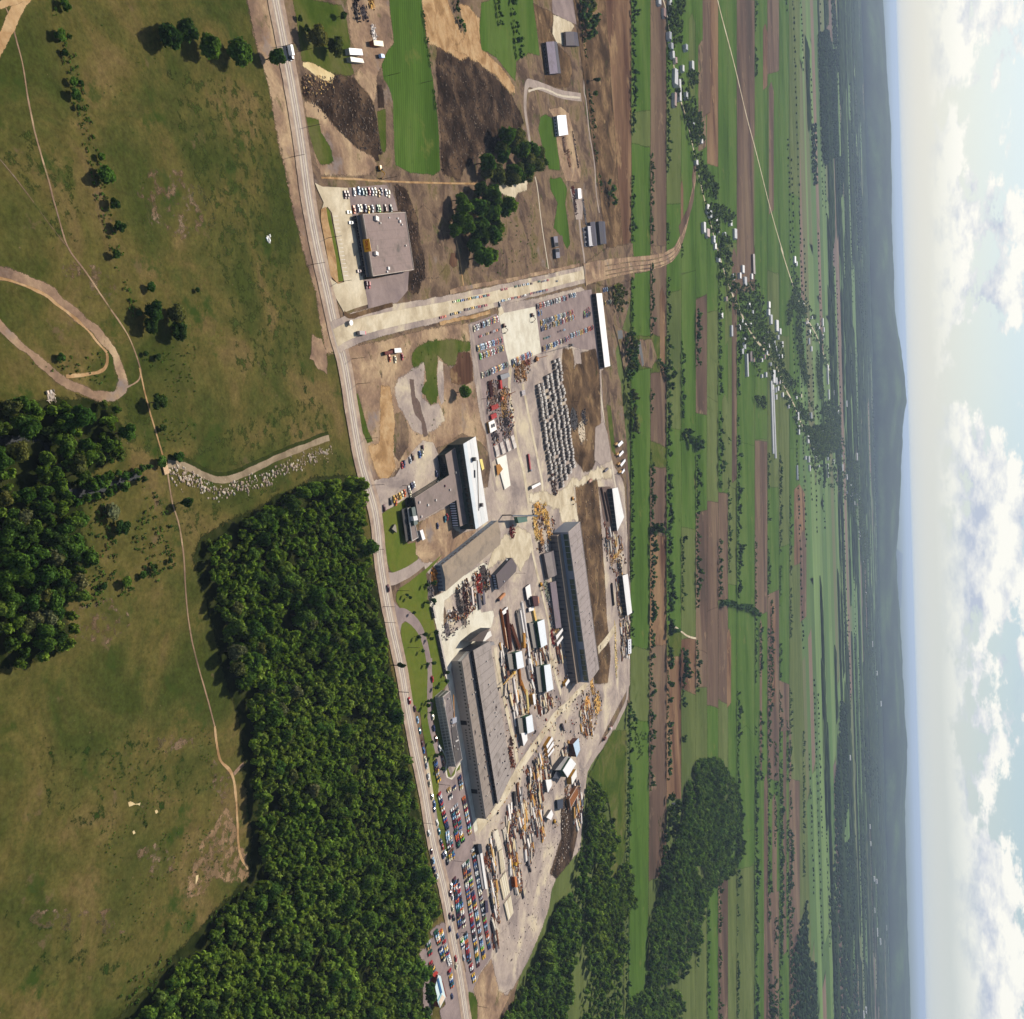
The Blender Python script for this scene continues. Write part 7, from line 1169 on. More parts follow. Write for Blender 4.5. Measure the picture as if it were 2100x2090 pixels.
# white strip trailers beside the lower car park, dark shed at their head
b = Bld('long_white_trailer', 'long white-topped bunk row beside the lower car park', 'trailer', 'a', [(300, 620), (352, 590), (480, 1470), (425, 1480)], 3.4, '#8a8078', '#f4eee6', M_METAL, rim=None); b.slab('grey_side', 'a', [(215, 640), (285, 622), (410, 1480), (350, 1480)], -.05, 2.2, '#6a6260', M_METAL, '#a09894')
b = Bld('dark_container', 'dark square container at the head of the long white trailer', 'container', 'a', [(240, 400), (325, 375), (355, 580), (275, 610)], 4, '#14161e', '#22242c', M_METAL)
ST = [  # kind, words, frame, x, y, heading, L, W, H, colour
 ('rust_pipe_stack', 'rust-brown pipes curving along the lane beside the white huts, upper run', 'M', 350, 180, (.1, 1), 22, 4, 2.6, '#c07828'), ('rust_pipe_stack', 'yellow-brown pipe stack, lower run of the curved row', 'M', 390, 330, (.35, 1), 18, 4, 2.6, '#c88830'), ('timber_stack', 'pale yellow timber stack below the curved pipes', 'M', 430, 470, (.1, 1), 20, 4, 2, '#ecd488'), ('timber_stack', 'pale timber boards left of the yellow stack', 'M', 370, 520, (.1, 1), 20, 3, 1.4, '#d8c8b0'), ('panel_stack', 'white panel strip left of the curved pipes', 'M', 300, 360, (.12, 1), 26, 2.5, 1.2, '#e8dcd4'), ('panel_stack', 'white panel strip beside the lower machine hall lane', 'M', 290, 640, (.15, 1), 22, 2.5, 1.2, '#ece2d8'),
 ('scrap_pile', 'rusty scrap heap beside the machine hall, round top', 'M', 260, 930, YD, 10, 7, 3.4, '#4a2c20'), ('scrap_pile', 'long reddish scrap heap against the machine hall', 'M', 262, 1110, YD, 24, 7, 3, '#7a4028'), ('lumber_pile', 'tangled yellow lumber heap in a ring by the perimeter track', 'M', 1230, 520, YD, 26, 22, 2.4, '#e8b860'), ('lumber_pile', 'tangled yellow lumber heap left of the ring', 'M', 1130, 560, YD, 30, 18, 2.4, '#d8a050'), ('lumber_pile', 'yellow lumber strewn at the hall corner', 'M', 1175, 320, YD, 22, 10, 2, '#e0b468'), ('lumber_pile', 'brown and gold lumber heap near the blue roofed shed', 'M', 1090, 740, YD, 34, 12, 2.4, '#b8743c'), ('lumber_pile', 'gold lumber heap right of the brown one', 'M', 1155, 760, YD, 30, 6, 2, '#e0ac58'),
 ('rust_pipe_stack', 'dark rusty frames standing in a long row, left one', 'K', 215, 1330, (.1, 1), 40, 5, 3.5, '#6a3420'), ('rust_pipe_stack', 'bright rust frames at the left rim of the row', 'K', 170, 1320, (.16, 1), 38, 2.4, 3, '#c87838'), ('rust_pipe_stack', 'dark rusty frames leaning right at the end of the row', 'K', 290, 1410, (.35, 1), 30, 5, 3.5, '#7a4022'), ('panel_stack', 'pale strip between the rusty frames', 'K', 195, 1420, (.14, 1), 22, 1.6, 1.6, '#f0dcc0'), ('panel_stack', 'long white panel strip, left of a twin pair', 'K', 385, 1290, (.16, 1), 36, 3, 1.6, '#f4ece4'), ('panel_stack', 'long white panel strip, right of a twin pair', 'K', 415, 1250, (.16, 1), 44, 3, 1.4, '#efe6de'), ('panel_stack', 'grey low stack left of the twin white strips', 'K', 345, 1290, (.16, 1), 32, 5, 2, '#80786e'), ('panel_stack', 'white narrow strip running to the short shed', 'K', 450, 1560, (.1, 1), 26, 2.4, 1.4, '#f4f0ea'), ('timber_stack', 'yellow-cream pipe bundle at the lane head', 'K', 510, 1140, (.2, 1), 18, 4, 2, '#e8c070'), ('timber_stack', 'orange tank row beside the white panel strips', 'K', 385, 1450, (.05, 1), 14, 5, 3, '#c08830'), ('form_pile', 'greenish heap of barrels along the aisle lane', 'K', 660, 880, YD, 22, 10, 1.8, '#a0a088'), ('form_pile', 'mixed drums heap along the aisle lane', 'K', 690, 1000, YD, 14, 7, 1.8, '#8a8a90'), ('scrap_pile', 'small red and yellow heap against the aisle', 'K', 712, 1110, YD, 12, 5, 2, '#a85a30'), ('form_pile', 'grey drums against the aisle wall', 'K', 715, 1220, YD, 16, 7, 1.6, '#6a6a70'), ('scrap_pile', 'red machine heap before the flatbed trailers', 'K', 725, 1410, YD, 18, 6, 3, '#8c2420'), ('lumber_pile', 'golden pallets stacked against the aisle foot', 'K', 770, 1330, (1, -.2), 9, 6, 2, '#d8b070'),
 ('lumber_pile', 'yellow timber pile by the green gantry, upper', 'I', 560, 1340, YD, 16, 20, 2.6, '#d8a850'), ('lumber_pile', 'yellow timber pile by the green gantry, right', 'I', 640, 1400, YD, 22, 14, 2.4, '#e0b45c'), ('lumber_pile', 'yellow timber pile beneath the gantry end', 'I', 540, 1560, YD, 26, 10, 2.2, '#e4bc6c'), ('lumber_pile', 'yellow timber heap at the hall gable', 'I', 680, 1540, YD, 30, 12, 2.4, '#dcac58'), ('lumber_pile', 'brown boards left by the long hall gable', 'I', 600, 1660, YD, 16, 10, 2, '#c89858'), ('scrap_pile', 'dark machine and rods beside the gable store', 'I', 590, 1770, YD, 12, 9, 2.4, '#4a3430'), ('form_pile', 'white bins near the gable store', 'I', 655, 1760, YD, 14, 6, 1.6, '#c8c4c0'), ('scrap_pile', 'dark scrap mound in the yard centre beside the precast lines', 'I', 735, 1060, YD, 26, 12, 3.4, '#4a3028'), ('scrap_pile', 'red machine beneath the gantry cabin', 'I', 265, 1600, YD, 12, 8, 3, '#7a1c1c'), ('form_pile', 'pale gravelly pit with orange rim in the rough ground', 'I', 1060, 470, YD, 28, 24, 1.2, '#c8b498'), ('scrap_pile', 'black tank and soil mound in the rough ground', 'I', 970, 330, YD, 26, 26, 3.6, '#262024'), ('scrap_pile', 'dark tank beside the black mound', 'I', 1080, 310, YD, 18, 14, 3.2, '#3a343a'),
 ('rust_pipe_stack', 'long rusty rails under the upper open shed, left', 'I', 1310, 1290, (.2, 1), 46, 3, 2, '#4a2c20'), ('rust_pipe_stack', 'long rusty rails under the upper open shed, right', 'I', 1355, 1330, (.22, 1), 46, 3, 2, '#5a3424'), ('lumber_pile', 'yellow lumber strip along the right yard fence', 'K', 1440, 1500, (.05, 1), 60, 4, 1.6, '#e8cc8c'), ('lumber_pile', 'yellow lumber strip lower on the right yard fence', 'K', 1440, 1700, (.05, 1), 40, 4, 1.6, '#ecd49a'), ('scrap_pile', 'brown crates beside the white hatch trailer', 'K', 1530, 1460, YD, 14, 8, 2, '#8a5a2c'), ('scrap_pile', 'dark crates lower beside the hatch trailer', 'K', 1510, 1570, YD, 14, 6, 2, '#4a2c20'), ('lumber_pile', 'golden timber on a slant between the open sheds', 'K', 1450, 480, (1, -1), 40, 7, 2, '#d8a850'), ('form_pile', 'mixed crates between the open sheds', 'K', 1390, 500, YD, 26, 16, 2, '#a88a6a'), ('scrap_pile', 'dark heap right of the slanted timber', 'K', 1470, 590, YD, 12, 12, 2.4, '#241c20'), ('scrap_pile', 'dark heap above the lower open shed', 'K', 1490, 660, YD, 12, 12, 2.6, '#2c2226'), ('rust_pipe_stack', 'dark rusty frames along the rough ground edge', 'K', 1400, 930, (.1, 1), 28, 5, 2.4, '#2c1a1a'), ('form_pile', 'scattered goods along the lower open shed', 'K', 1480, 1000, YD, 40, 12, 1.6, '#6a5448'), ('form_pile', 'scattered goods below the upper open shed', 'K', 1390, 330, YD, 30, 20, 1.6, '#8a7464'),
 ('scrap_pile', 'red painted tank group by the brown warehouse', 'J', 1265, 540, YD, 16, 9, 3, '#a02c1c'), ('scrap_pile', 'dark machinery cluster right of the warehouse', 'J', 1330, 470, YD, 26, 18, 2.8, '#3a2c28'), ('scrap_pile', 'rusty brown frames in the concrete yard, tall row', 'J', 1120, 690, (.1, 1), 26, 9, 3, '#4a2420'), ('panel_stack', 'white and red slab stack in the concrete yard', 'J', 1185, 670, (.1, 1), 16, 3, 2, '#e8d8cc'), ('scrap_pile', 'dark goods at the warehouse corner', 'J', 1040, 720, YD, 22, 8, 2.6, '#3a3434'), ('panel_stack', 'grey steel sheets, left of a pair in the concrete yard', 'J', 1270, 730, (.1, 1), 14, 4, 1.4, '#6a6468'), ('panel_stack', 'grey steel sheets, right of a pair in the concrete yard', 'J', 1318, 690, (.1, 1), 12, 4, 1.4, '#6e6870'), ('form_pile', 'mixed dark heap at the edge of the concrete yard', 'J', 1100, 860, YD, 24, 12, 2, '#7a6a60'), ('scrap_pile', 'brown barrels by the concrete yard wall', 'J', 970, 890, (1, -.3), 14, 6, 1.6, '#5a4038'), ('form_pile', 'white hut-like crate by the barrels', 'J', 935, 855, YD, 5, 5, 2, '#f0e8e0'), ('form_pile', 'dark grey sheeted heap at the concrete yard rim', 'J', 940, 1040, (1, -.6), 28, 14, 1, '#6a6060'), ('scrap_pile', 'yellow machines behind the warehouse end', 'J', 770, 440, YD, 14, 10, 2.4, '#b87830'), ('form_pile', 'grey bundles by the lawn below the warehouse', 'J', 725, 640, YD, 22, 8, 1.6, '#6c6464'),
 ('scrap_pile', 'brown tools heap, foot of the slab, left', 'F', 775, 790, YD, 18, 14, 2.6, '#8a6238'), ('scrap_pile', 'brown tools heap, foot of the slab, right', 'F', 830, 780, YD, 18, 10, 2.6, '#a87840'), ('scrap_pile', 'red-brown machines in line below the slab', 'F', 870, 690, (1, -.4), 16, 6, 2.4, '#8a4028'), ('rust_pipe_stack', 'dark red steel racks in the upper yard', 'F', 500, 950, (.12, 1), 14, 7, 2.6, '#5a2420'), ('panel_stack', 'red and white container by the racks', 'F', 590, 910, (.1, 1), 8, 4, 2.6, '#c83c34'), ('scrap_pile', 'dark machinery jumble in the upper yard', 'F', 540, 1030, YD, 22, 22, 2.4, '#5c4436'), ('scrap_pile', 'gold machinery beside the orange crane', 'F', 640, 1010, YD, 14, 14, 2.4, '#a87c48'), ('panel_stack', 'red beams laid slantwise in the upper yard', 'F', 535, 1130, (1, -.4), 16, 4, 2, '#b03830'), ('scrap_pile', 'gold lumber machinery below the red beams', 'F', 640, 1150, YD, 14, 14, 2, '#b08850'), ('panel_stack', 'short red beams lower in the upper yard', 'F', 525, 1220, (1, -.5), 12, 4, 2, '#b83a38'), ('scrap_pile', 'steel rod tangle by the white kiosk, upper', 'F', 655, 1230, YD, 16, 10, 1.6, '#54484a'), ('scrap_pile', 'steel rod tangle by the white kiosk, right', 'F', 650, 1310, YD, 22, 18, 1.6, '#5a4c4c'), ('scrap_pile', 'steel rod tangle below the white kiosk', 'F', 550, 1410, YD, 12, 14, 1.4, '#5c5054'), ('panel_stack', 'grey and white bin on the yard road', 'F', 822, 992, (1, -.35), 9, 5, 1.6, '#c8bcb8'),
 ('scrap_pile', 'rusty brown pile at the pasture-side dirt yard, upper', 'B', 620, 100, (.1, 1), 16, 6, 3, '#2a1c1e'), ('scrap_pile', 'dark machine heap in the top dirt yard', 'B', 700, 130, YD, 9, 8, 2.6, '#3a2c30'), ('lumber_pile', 'yellow timber at the top of the dirt yard', 'B', 770, 20, YD, 9, 8, 2, '#d8a858'), ('form_pile', 'white bins above the orange shed', 'B', 800, 340, YD, 12, 6, 1.8, '#e8e0d8'),
 ('scrap_pile', 'farm implements along the equipment yard, upper', 'C', 1230, 1420, YD, 22, 8, 1.6, '#6a4634'), ('scrap_pile', 'farm implements along the equipment yard, middle', 'C', 1280, 1560, YD, 18, 10, 1.6, '#8a6040'), ('scrap_pile', 'row of old machines on the equipment yard fence', 'C', 1345, 1480, YD, 40, 4, 1.6, '#5a4438'), ('scrap_pile', 'red tractors by the white bus', 'E', 1320, 440, YD, 10, 8, 1.8, '#7a2c24'), ('scrap_pile', 'implements left of the grey yard strip, upper', 'E', 1340, 580, YD, 20, 8, 1.6, '#4a2a28'), ('scrap_pile', 'implements right of the grey yard strip', 'E', 1435, 660, YD, 34, 6, 1.6, '#6a6468'),
 ('form_pile', 'white rubble heap on the creek-side pasture', 'Z', 285, 310, YD, 5, 4, .5, '#c8b8a8'), ('form_pile', 'white board stack in the pasture beside the main road', 'A', 1512, 1348, YD, 4.5, 3.5, .6, '#f8f4e8')]
for k, w, f_, x, y, hd, L, W_, H, c in ST: (q,) = fr(f_, (x, y)); stack(k, w, q, hd, L, W_, H, c)
# storage lanes filled with goods, one thing per stack
LANES = [('lane beside the sandy road', 'b', [(700, 600), (900, 900), (900, 1100), (760, 1100)], 5), ('second lane of the lower yard', 'b', [(940, 200), (1080, 150), (1160, 600), (1180, 860), (1000, 880)], 9), ('dark rod lane', 'b', [(1190, 180), (1290, 180), (1330, 900), (1380, 1900), (1290, 1900), (1230, 900)], 22), ('pale lane of the lower yard', 'b', [(740, 1150), (950, 1130), (930, 1500), (960, 1900), (780, 1900)], 16), ('inner lane of the lower yard', 'b', [(1040, 1000), (1160, 900), (1280, 1700), (1100, 1760)], 16), ('left lane of the lower yard', 'b', [(430, 1330), (560, 1100), (700, 1300), (740, 1750), (460, 1700)], 12),
         ('left beam yard', 'a', [(480, 200), (610, 200), (640, 560), (700, 1200), (480, 1200), (390, 780)], 12), ('right beam yard', 'a', [(860, 100), (1140, 60), (1180, 600), (1300, 1200), (1360, 1600), (1130, 1500), (1000, 900)], 34), ('far right beam yard', 'a', [(1330, 50), (1560, 50), (1600, 500), (1500, 1000), (1400, 700)], 22), ('lower left beam yard', 'a', [(480, 1300), (680, 1250), (720, 1800), (760, 2300), (620, 2300), (540, 1700)], 16), ('beam yard fence line', 'N', [(1020, 900), (1050, 900), (1090, 1200), (1040, 1220)], 8),
         ('lane under the aisle', 'd', [(1000, 260), (1200, 260), (1280, 700), (1020, 640)], 8), ('lane by the machine hall', 'd', [(60, 300), (200, 300), (240, 900), (240, 1500), (160, 1500), (90, 900)], 14), ('lane between the white sheds', 'd', [(690, 160), (900, 160), (980, 900), (960, 1500), (800, 1500), (700, 700)], 20), ('dark pit yard', 'd', [(960, 1560), (1340, 1560), (1360, 1760), (1000, 1900), (960, 1740)], 10), ('drum lane by the aisle', 'd', [(1420, 250), (1560, 300), (1580, 640), (1480, 640)], 6), ('lower lane of the middle yard', 'd', [(280, 1500), (700, 1500), (760, 1900), (330, 1900)], 16), ('lumber corner', 'c', [(1290, 150), (1600, 60), (1620, 800), (1320, 800)], 14),
         ('lane left of the big workshop', 'c', [(180, 1380), (560, 1400), (600, 1900), (180, 1900)], 16), ('lower workshop yard', 'M', [(860, 1450), (1040, 1400), (1060, 1650), (880, 1680)], 12), ('workshop fence yard', 'M', [(960, 1560), (1060, 1500), (1060, 1850), (960, 1900)], 10), ('goods by the blue roofed shed', 'c', [(860, 1150), (1050, 1000), (1060, 1250), (860, 1330)], 8), ('fence lane by the open shed', 'K', [(1440, 700), (1530, 720), (1560, 1180), (1460, 1200)], 14), ('right fence lane', 'K', [(1480, 1220), (1600, 1200), (1590, 1640), (1500, 1640)], 12), ('yard below the upper open shed', 'I', [(1300, 1480), (1400, 1640), (1500, 1640), (1520, 1800), (1340, 1900)], 12)]
KC = [('timber_stack', 'pale', '#e2cca0'), ('timber_stack', 'golden', '#d09c50'), ('timber_stack', 'brown', '#7a4c30'), ('panel_stack', 'white', '#f4ebe0'), ('panel_stack', 'cream', '#e0d2bc'), ('panel_stack', 'grey', '#8c8480'), ('rust_pipe_stack', 'rusty', '#8a4c2c'), ('pipe_stack', 'dark', '#3a363c'), ('scrap_pile', 'dark', '#443836'), ('scrap_pile', 'rust-red', '#8a4a30'), ('form_pile', 'pinkish', '#b49884'), ('panel_stack', 'charcoal', '#2c2a30'), ('beam_stack', 'pale', '#d8c8b4')]
NM = {'timber_stack': 'timber stack', 'panel_stack': 'panel stack', 'rust_pipe_stack': 'pipe stack', 'pipe_stack': 'pipe stack', 'scrap_pile': 'scrap heap', 'form_pile': 'heap of forms', 'beam_stack': 'beam stack'}
for lane, f_, poly, n in LANES:
    px = fr(f_, *poly); x0, x1 = min(p[0] for p in px), max(p[0] for p in px); y0, y1 = min(p[1] for p in px), max(p[1] for p in px); got = []
    for _ in range(n*30):
        q = (random.uniform(x0, x1), random.uniform(y0, y1))
        if inpoly([q], px)[0] and all(abs(q[0]-g[0]) > 2.6 or abs(q[1]-g[1]) > 7 for g in got): got.append(q)
        if len(got) >= n*1.7: break
    got.sort(key=lambda q: q[1])
    for i, q in enumerate(got):
        k, w, c = random.choice(KC); hd = (.16+random.gauss(0, .08), 1); heap = k in ('scrap_pile', 'form_pile')
        stack(k, f'{w} {NM[k]}, {ORD(i+1)} from the top in the {lane}', q, hd, random.uniform(4, 9) if heap else random.uniform(6, 16), random.uniform(3, 5) if heap else random.uniform(1.8, 3.6), random.uniform(.8, 1.8), c, f'goods in the {lane}')
# yellow lattice frame at the fence and dark pit roof
b = Bld('lumber_rack', 'orange timber-framed open rack with white rails by the scrub', 'rack', 'M', [(920, 1590), (1010, 1440), (1025, 1530), (935, 1690)], 4.5, '#7a4a1c', '#8a5220', M_WOOD, M_WOOD, rim='#f0d4bc')
b = Bld('dark_bunker', 'dark tarped bunker beside the orange timber rack', 'bunker', 'M', [(785, 1600), (852, 1590), (850, 1690), (790, 1700)], 3, '#202430', '#282c3a', M_METAL)
b = Bld('orange_tank', 'long orange tank casting a dark shadow in the beam yard', 'tank', 'a', [(1150, 1190), (1190, 1180), (1225, 1430), (1175, 1440)], 4.5, '#7a3a14', '#d07828', M_METAL)
b = Bld('steel_cover', 'dark steel cover by the lower yard sandy road', 'cover', 'b', [(640, 770), (690, 760), (720, 1090), (670, 1110)], 2, '#241a1c', '#1e1618', M_RUST)
b = Bld('steel_cover', 'dark purple container below the cream beams', 'container', 'a', [(420, 1790), (480, 1770), (500, 2050), (440, 2070)], 3, '#1e1620', '#3a2c40', M_METAL)

# ------------------------------------------------------------------ poles, fences
PM = MB().tube((0, 0, -.3), (0, 0, 9.5), .17, .11, lin('#3c2c24'), 6).mesh('pole', M_WOOD); XM = MB().box(-1.1, -.07, 8.8, 1.1, .07, 8.98, lin('#3c2c24')).mesh('crossarm', M_WOOD)
POLES = [('A', 1590, 262), ('A', 1690, 290), ('A', 1735, 715), ('A', 1640, 885), ('A', 1755, 1490), ('A', 1850, 1340), ('D', 455, 1337), ('G', 120, 472), ('G', 180, 755), ('G', 270, 1370), ('G', 345, 1895), ('J', 62, 148), ('J', 355, 612), ('J', 195, 792), ('J', 200, 970), ('J', 475, 1250), ('J', 348, 1752), ('L', 135, 1110), ('L', 70, 375), ('L', 365, 1855), ('L', 545, 1420), ('N', 645, 322), ('N', 720, 1045), ('N', 575, 1345), ('N', 880, 1790), ('G', 690, 1900), ('D', 910, 320), ('B', 945, 745), ('J', 1690, 415), ('F', 1300, 1080), ('F', 1330, 1605), ('I', 1430, 950), ('B', 1270, 820), ('F', 420, 1050)]
PX = sorted([fr(f_, (x, y))[0] for f_, x, y in POLES], key=lambda q: q[1])
for i, q in enumerate(PX):
    t = thing('utility_pole', f'dark wooden utility pole, {ORD(i+1)} counted from the top of the photo', 'utility pole', at(*q), random.uniform(-.2, .2)+wdir(q, (1, .1)), 'wooden utility poles'); link('pole', PM, t); link('crossarm', XM, t)
# boulders along the creek and loose stones: countless small ones
def boulders():
    mb = MB(); V, F = ICO[1]
    L = smooth_line(gpn(fr('O', (170, 200), (240, 250), (310, 270), (400, 320), (500, 345), (590, 320), (700, 295), (800, 255), (900, 200), (1010, 165), (1100, 120), (1200, 80))), 8)
    for _ in range(520):
        c = L[random.randrange(len(L))]; s = random.uniform(.25, .85)**1.3; col = lin(random.choice(['#cdb9a0', '#b8a08a', '#a08c7c', '#d8cab4']), .9); x, y = c[0]+random.gauss(0, 2.2), c[1]+random.gauss(0, 2.6)
        mb.add([(x+v[0]*s*1.2, y+v[1]*s, v[2]*s*.8+s*.3) for v in V*(1+RNG.uniform(-.2, .2, (len(V), 1)))], [tuple(f) for f in F], col)
    o = link('creek_boulders', mb.mesh('creek_boulders', M_SURF)); tag(o, 'pale boulders scattered along the lower bank of the creek', 'boulders'); o['kind'] = 'stuff'
boulders()
def tufts():
    it = []
    def sc(f_, poly, n, dr):
        px = fr(f_, *poly); W_ = gpn(px); x0, y0 = W_.min(0); x1, y1 = W_.max(0); P = RNG.uniform((x0, y0), (x1, y1), (n*3, 2)); P = P[inpoly(P, W_)][:n]
        for p in P:
            if mnoise.noise(Vector((p[0]*.05, p[1]*.05, 4))) > -.15: d = random.uniform(*dr); it.append((p[0], p[1], 0, d, d*.7))
    sc('Z', [(500, 900), (700, 850), (850, 800), (960, 1000), (990, 1250), (900, 1350), (700, 1450), (450, 1500), (430, 1350), (500, 1150)], 330, (.7, 2.2)); sc('A', [(290, 0), (380, 0), (400, 200), (480, 560), (560, 900), (640, 1250), (720, 1560), (780, 1780), (740, 1800), (640, 1480), (560, 1250), (500, 950), (440, 700), (360, 380), (310, 150)], 420, (.6, 1.9))
    sc('P', [(0, 0), (640, 0), (680, 400), (760, 800), (500, 1200), (0, 1300)], 700, (.4, 1.0)); sc('A', [(500, 100), (1400, 400), (1600, 1100), (1700, 1900), (900, 1900), (700, 1300)], 600, (.35, .8)); sc('Z', [(780, 60), (1099, 0), (1099, 600), (960, 640), (850, 300)], 200, (.4, 1.2)); sc('Z', [(100, 100), (560, 60), (620, 250), (300, 180)], 50, (.5, 1.4)); sc('U', [(320, 0), (410, 0), (410, 130), (340, 200)], 60, (2, 4)); sc('U', [(285, 300), (320, 300), (310, 620), (285, 620)], 40, (2, 4)); sc('G', [(700, 200), (1450, 260), (1300, 1200), (700, 1600)], 90, (.5, 1.5)); sc('E', [(500, 500), (900, 500), (1000, 1200), (400, 1280)], 130, (.6, 2))
    sc('P', [(740, 880), (900, 850), (300, 1500), (60, 1656), (100, 1500), (600, 1080)], 120, (.6, 2.5))
    o = joined('weed_tufts', 'scattered weed tufts and low scrub across the rough grassland', 'weeds', it, T2, 'wood')
tufts()
# rubble and litter on the dark fields
def rubble():
    mb = MB()
    for f_, poly, n, cols in (('B', [(90, 720), (240, 830), (420, 740), (560, 780), (800, 1050), (880, 1500), (640, 1470), (400, 1240), (150, 1000)], 500, ['#3a2c24', '#5a483a', '#7a6654', '#2a1e18']), ('C', [(0, 470), (160, 560), (400, 640), (790, 1100), (780, 1280), (600, 1500), (260, 1640), (30, 1700)], 900, ['#3a2c24', '#5a4a3c', '#7c6a5a', '#2a1e18', '#4a3a2e']), ('D', [(1000, 380), (1180, 600), (1250, 950), (1300, 1300), (1150, 1430), (1200, 1200), (1040, 640)], 260, ['#4a3832', '#7a6050', '#2e2220']), ('B', [(90, 720), (400, 760), (400, 900), (100, 960)], 160, ['#d8b070', '#6a4a34', '#2e2018']),
                              ('I', [(1000, 1100), (1240, 1100), (1300, 1900), (1360, 3000), (1200, 3200), (1060, 1700)], 300, ['#5a4636', '#b49c7c', '#3a2c26']), ('p', [(1060, 1620), (1160, 1560), (1190, 1640), (1100, 1880), (1040, 1990), (1000, 1900)], 420, ['#8a7a74', '#d8c8b8', '#4a3e3c']), ('p', [(1196, 1560), (1150, 1660), (1152, 1730), (1110, 1830), (1088, 1890), (1060, 1960), (1072, 1968), (1104, 1890), (1126, 1830), (1166, 1735), (1164, 1665), (1208, 1566)], 420, ['#e8dccc', '#cdbba8', '#b8a494']), ('p', [(960, 1360), (1180, 1280), (1220, 1500), (1120, 1640), (1000, 1720), (980, 1560)], 420, ['#6a5a54', '#e8d8c8', '#3a2e2c', '#c89858'])):
        px = fr(f_, *poly); W_ = gpn(px); x0, y0 = W_.min(0); x1, y1 = W_.max(0); P = RNG.uniform((x0, y0), (x1, y1), (n*4, 2)); P = P[inpoly(P, W_)][:n]
        for x, y in P:
            z = gz(*proj((x, y, 0))); s = random.uniform(.2, .75); a = random.uniform(0, 6.3); l = s*random.uniform(.8, 3.2); ca, sa = math.cos(a), math.sin(a)
            mb.prism([(x+u*l*ca-v*s*sa, y+u*l*sa+v*s*ca) for u, v in ((-.5, -.5), (.5, -.5), (.5, .5), (-.5, .5))], z-.05, z+s*.6, lin(random.choice(cols)))
    o = link('rubble', mb.mesh('rubble', M_SURF)); tag(o, 'loose rubble and litter strewn over the bare ground', 'rubble'); o['kind'] = 'stuff'
rubble()
def clutter():
    mb = MB(); cols = ['#e8dccc', '#d8b070', '#8a5a38', '#4a3630', '#2a2426', '#b8a898', '#f4ece0', '#a8482c', '#6a6668', '#c89050', '#7a6e68']
    for f_, poly, n in [(l[1], l[2], l[3]*34) for l in LANES]+[('F', [(460, 880), (560, 860), (720, 980), (740, 1250), (700, 1450), (520, 1500), (470, 1200)], 420), ('F', [(730, 700), (880, 650), (900, 760), (830, 900), (740, 880)], 200), ('I', [(480, 1300), (640, 1290), (760, 1480), (760, 1620), (640, 1800), (540, 1800), (500, 1560)], 420), ('I', [(690, 950), (770, 950), (790, 1180), (710, 1180)], 120), ('J', [(1000, 580), (1240, 380), (1400, 400), (1380, 560), (1240, 820), (1080, 960), (880, 960), (900, 860), (1010, 780)], 520), ('K', [(660, 800), (730, 820), (780, 1330), (720, 1420), (690, 1200)], 260), ('K', [(1270, 250), (1420, 260), (1560, 560), (1480, 760), (1360, 640)], 360), ('M', [(1050, 280), (1250, 340), (1290, 560), (1180, 860), (1060, 860), (1040, 560)], 420), ('p', [(1010, 1400), (1180, 1330), (1200, 1480), (1140, 1600), (1060, 1760), (1000, 1790), (985, 1600)], 700)]:
        px = fr(f_, *poly); W_ = gpn(px); x0, y0 = W_.min(0); x1, y1 = W_.max(0); P = RNG.uniform((x0, y0), (x1, y1), (n*4, 2)); P = P[inpoly(P, W_)][:n]
        for x, y in P:
            if mnoise.noise(Vector((x*.05, y*.09, 2))) < -.12: continue
            z = gz(*proj((x, y, 0))); l = random.uniform(.5, 3.2); s = random.uniform(.2, .8); a = random.gauss(.1, .5) if random.random() < .7 else random.uniform(0, 6.3); ca, sa = math.cos(a), math.sin(a); c = lin(random.choice(cols))
            mb.prism([(x+u*l*ca-v*s*sa, y+u*l*sa+v*s*ca) for u, v in ((-.5, -.5), (.5, -.5), (.5, .5), (-.5, .5))], z-.02, z+random.uniform(.15, 1.3), c)
    o = link('yard_clutter', mb.mesh('yard_clutter', M_SURF)); tag(o, 'small crates, boards and rods littered between the yard stacks', 'clutter'); o['kind'] = 'stuff'
clutter()

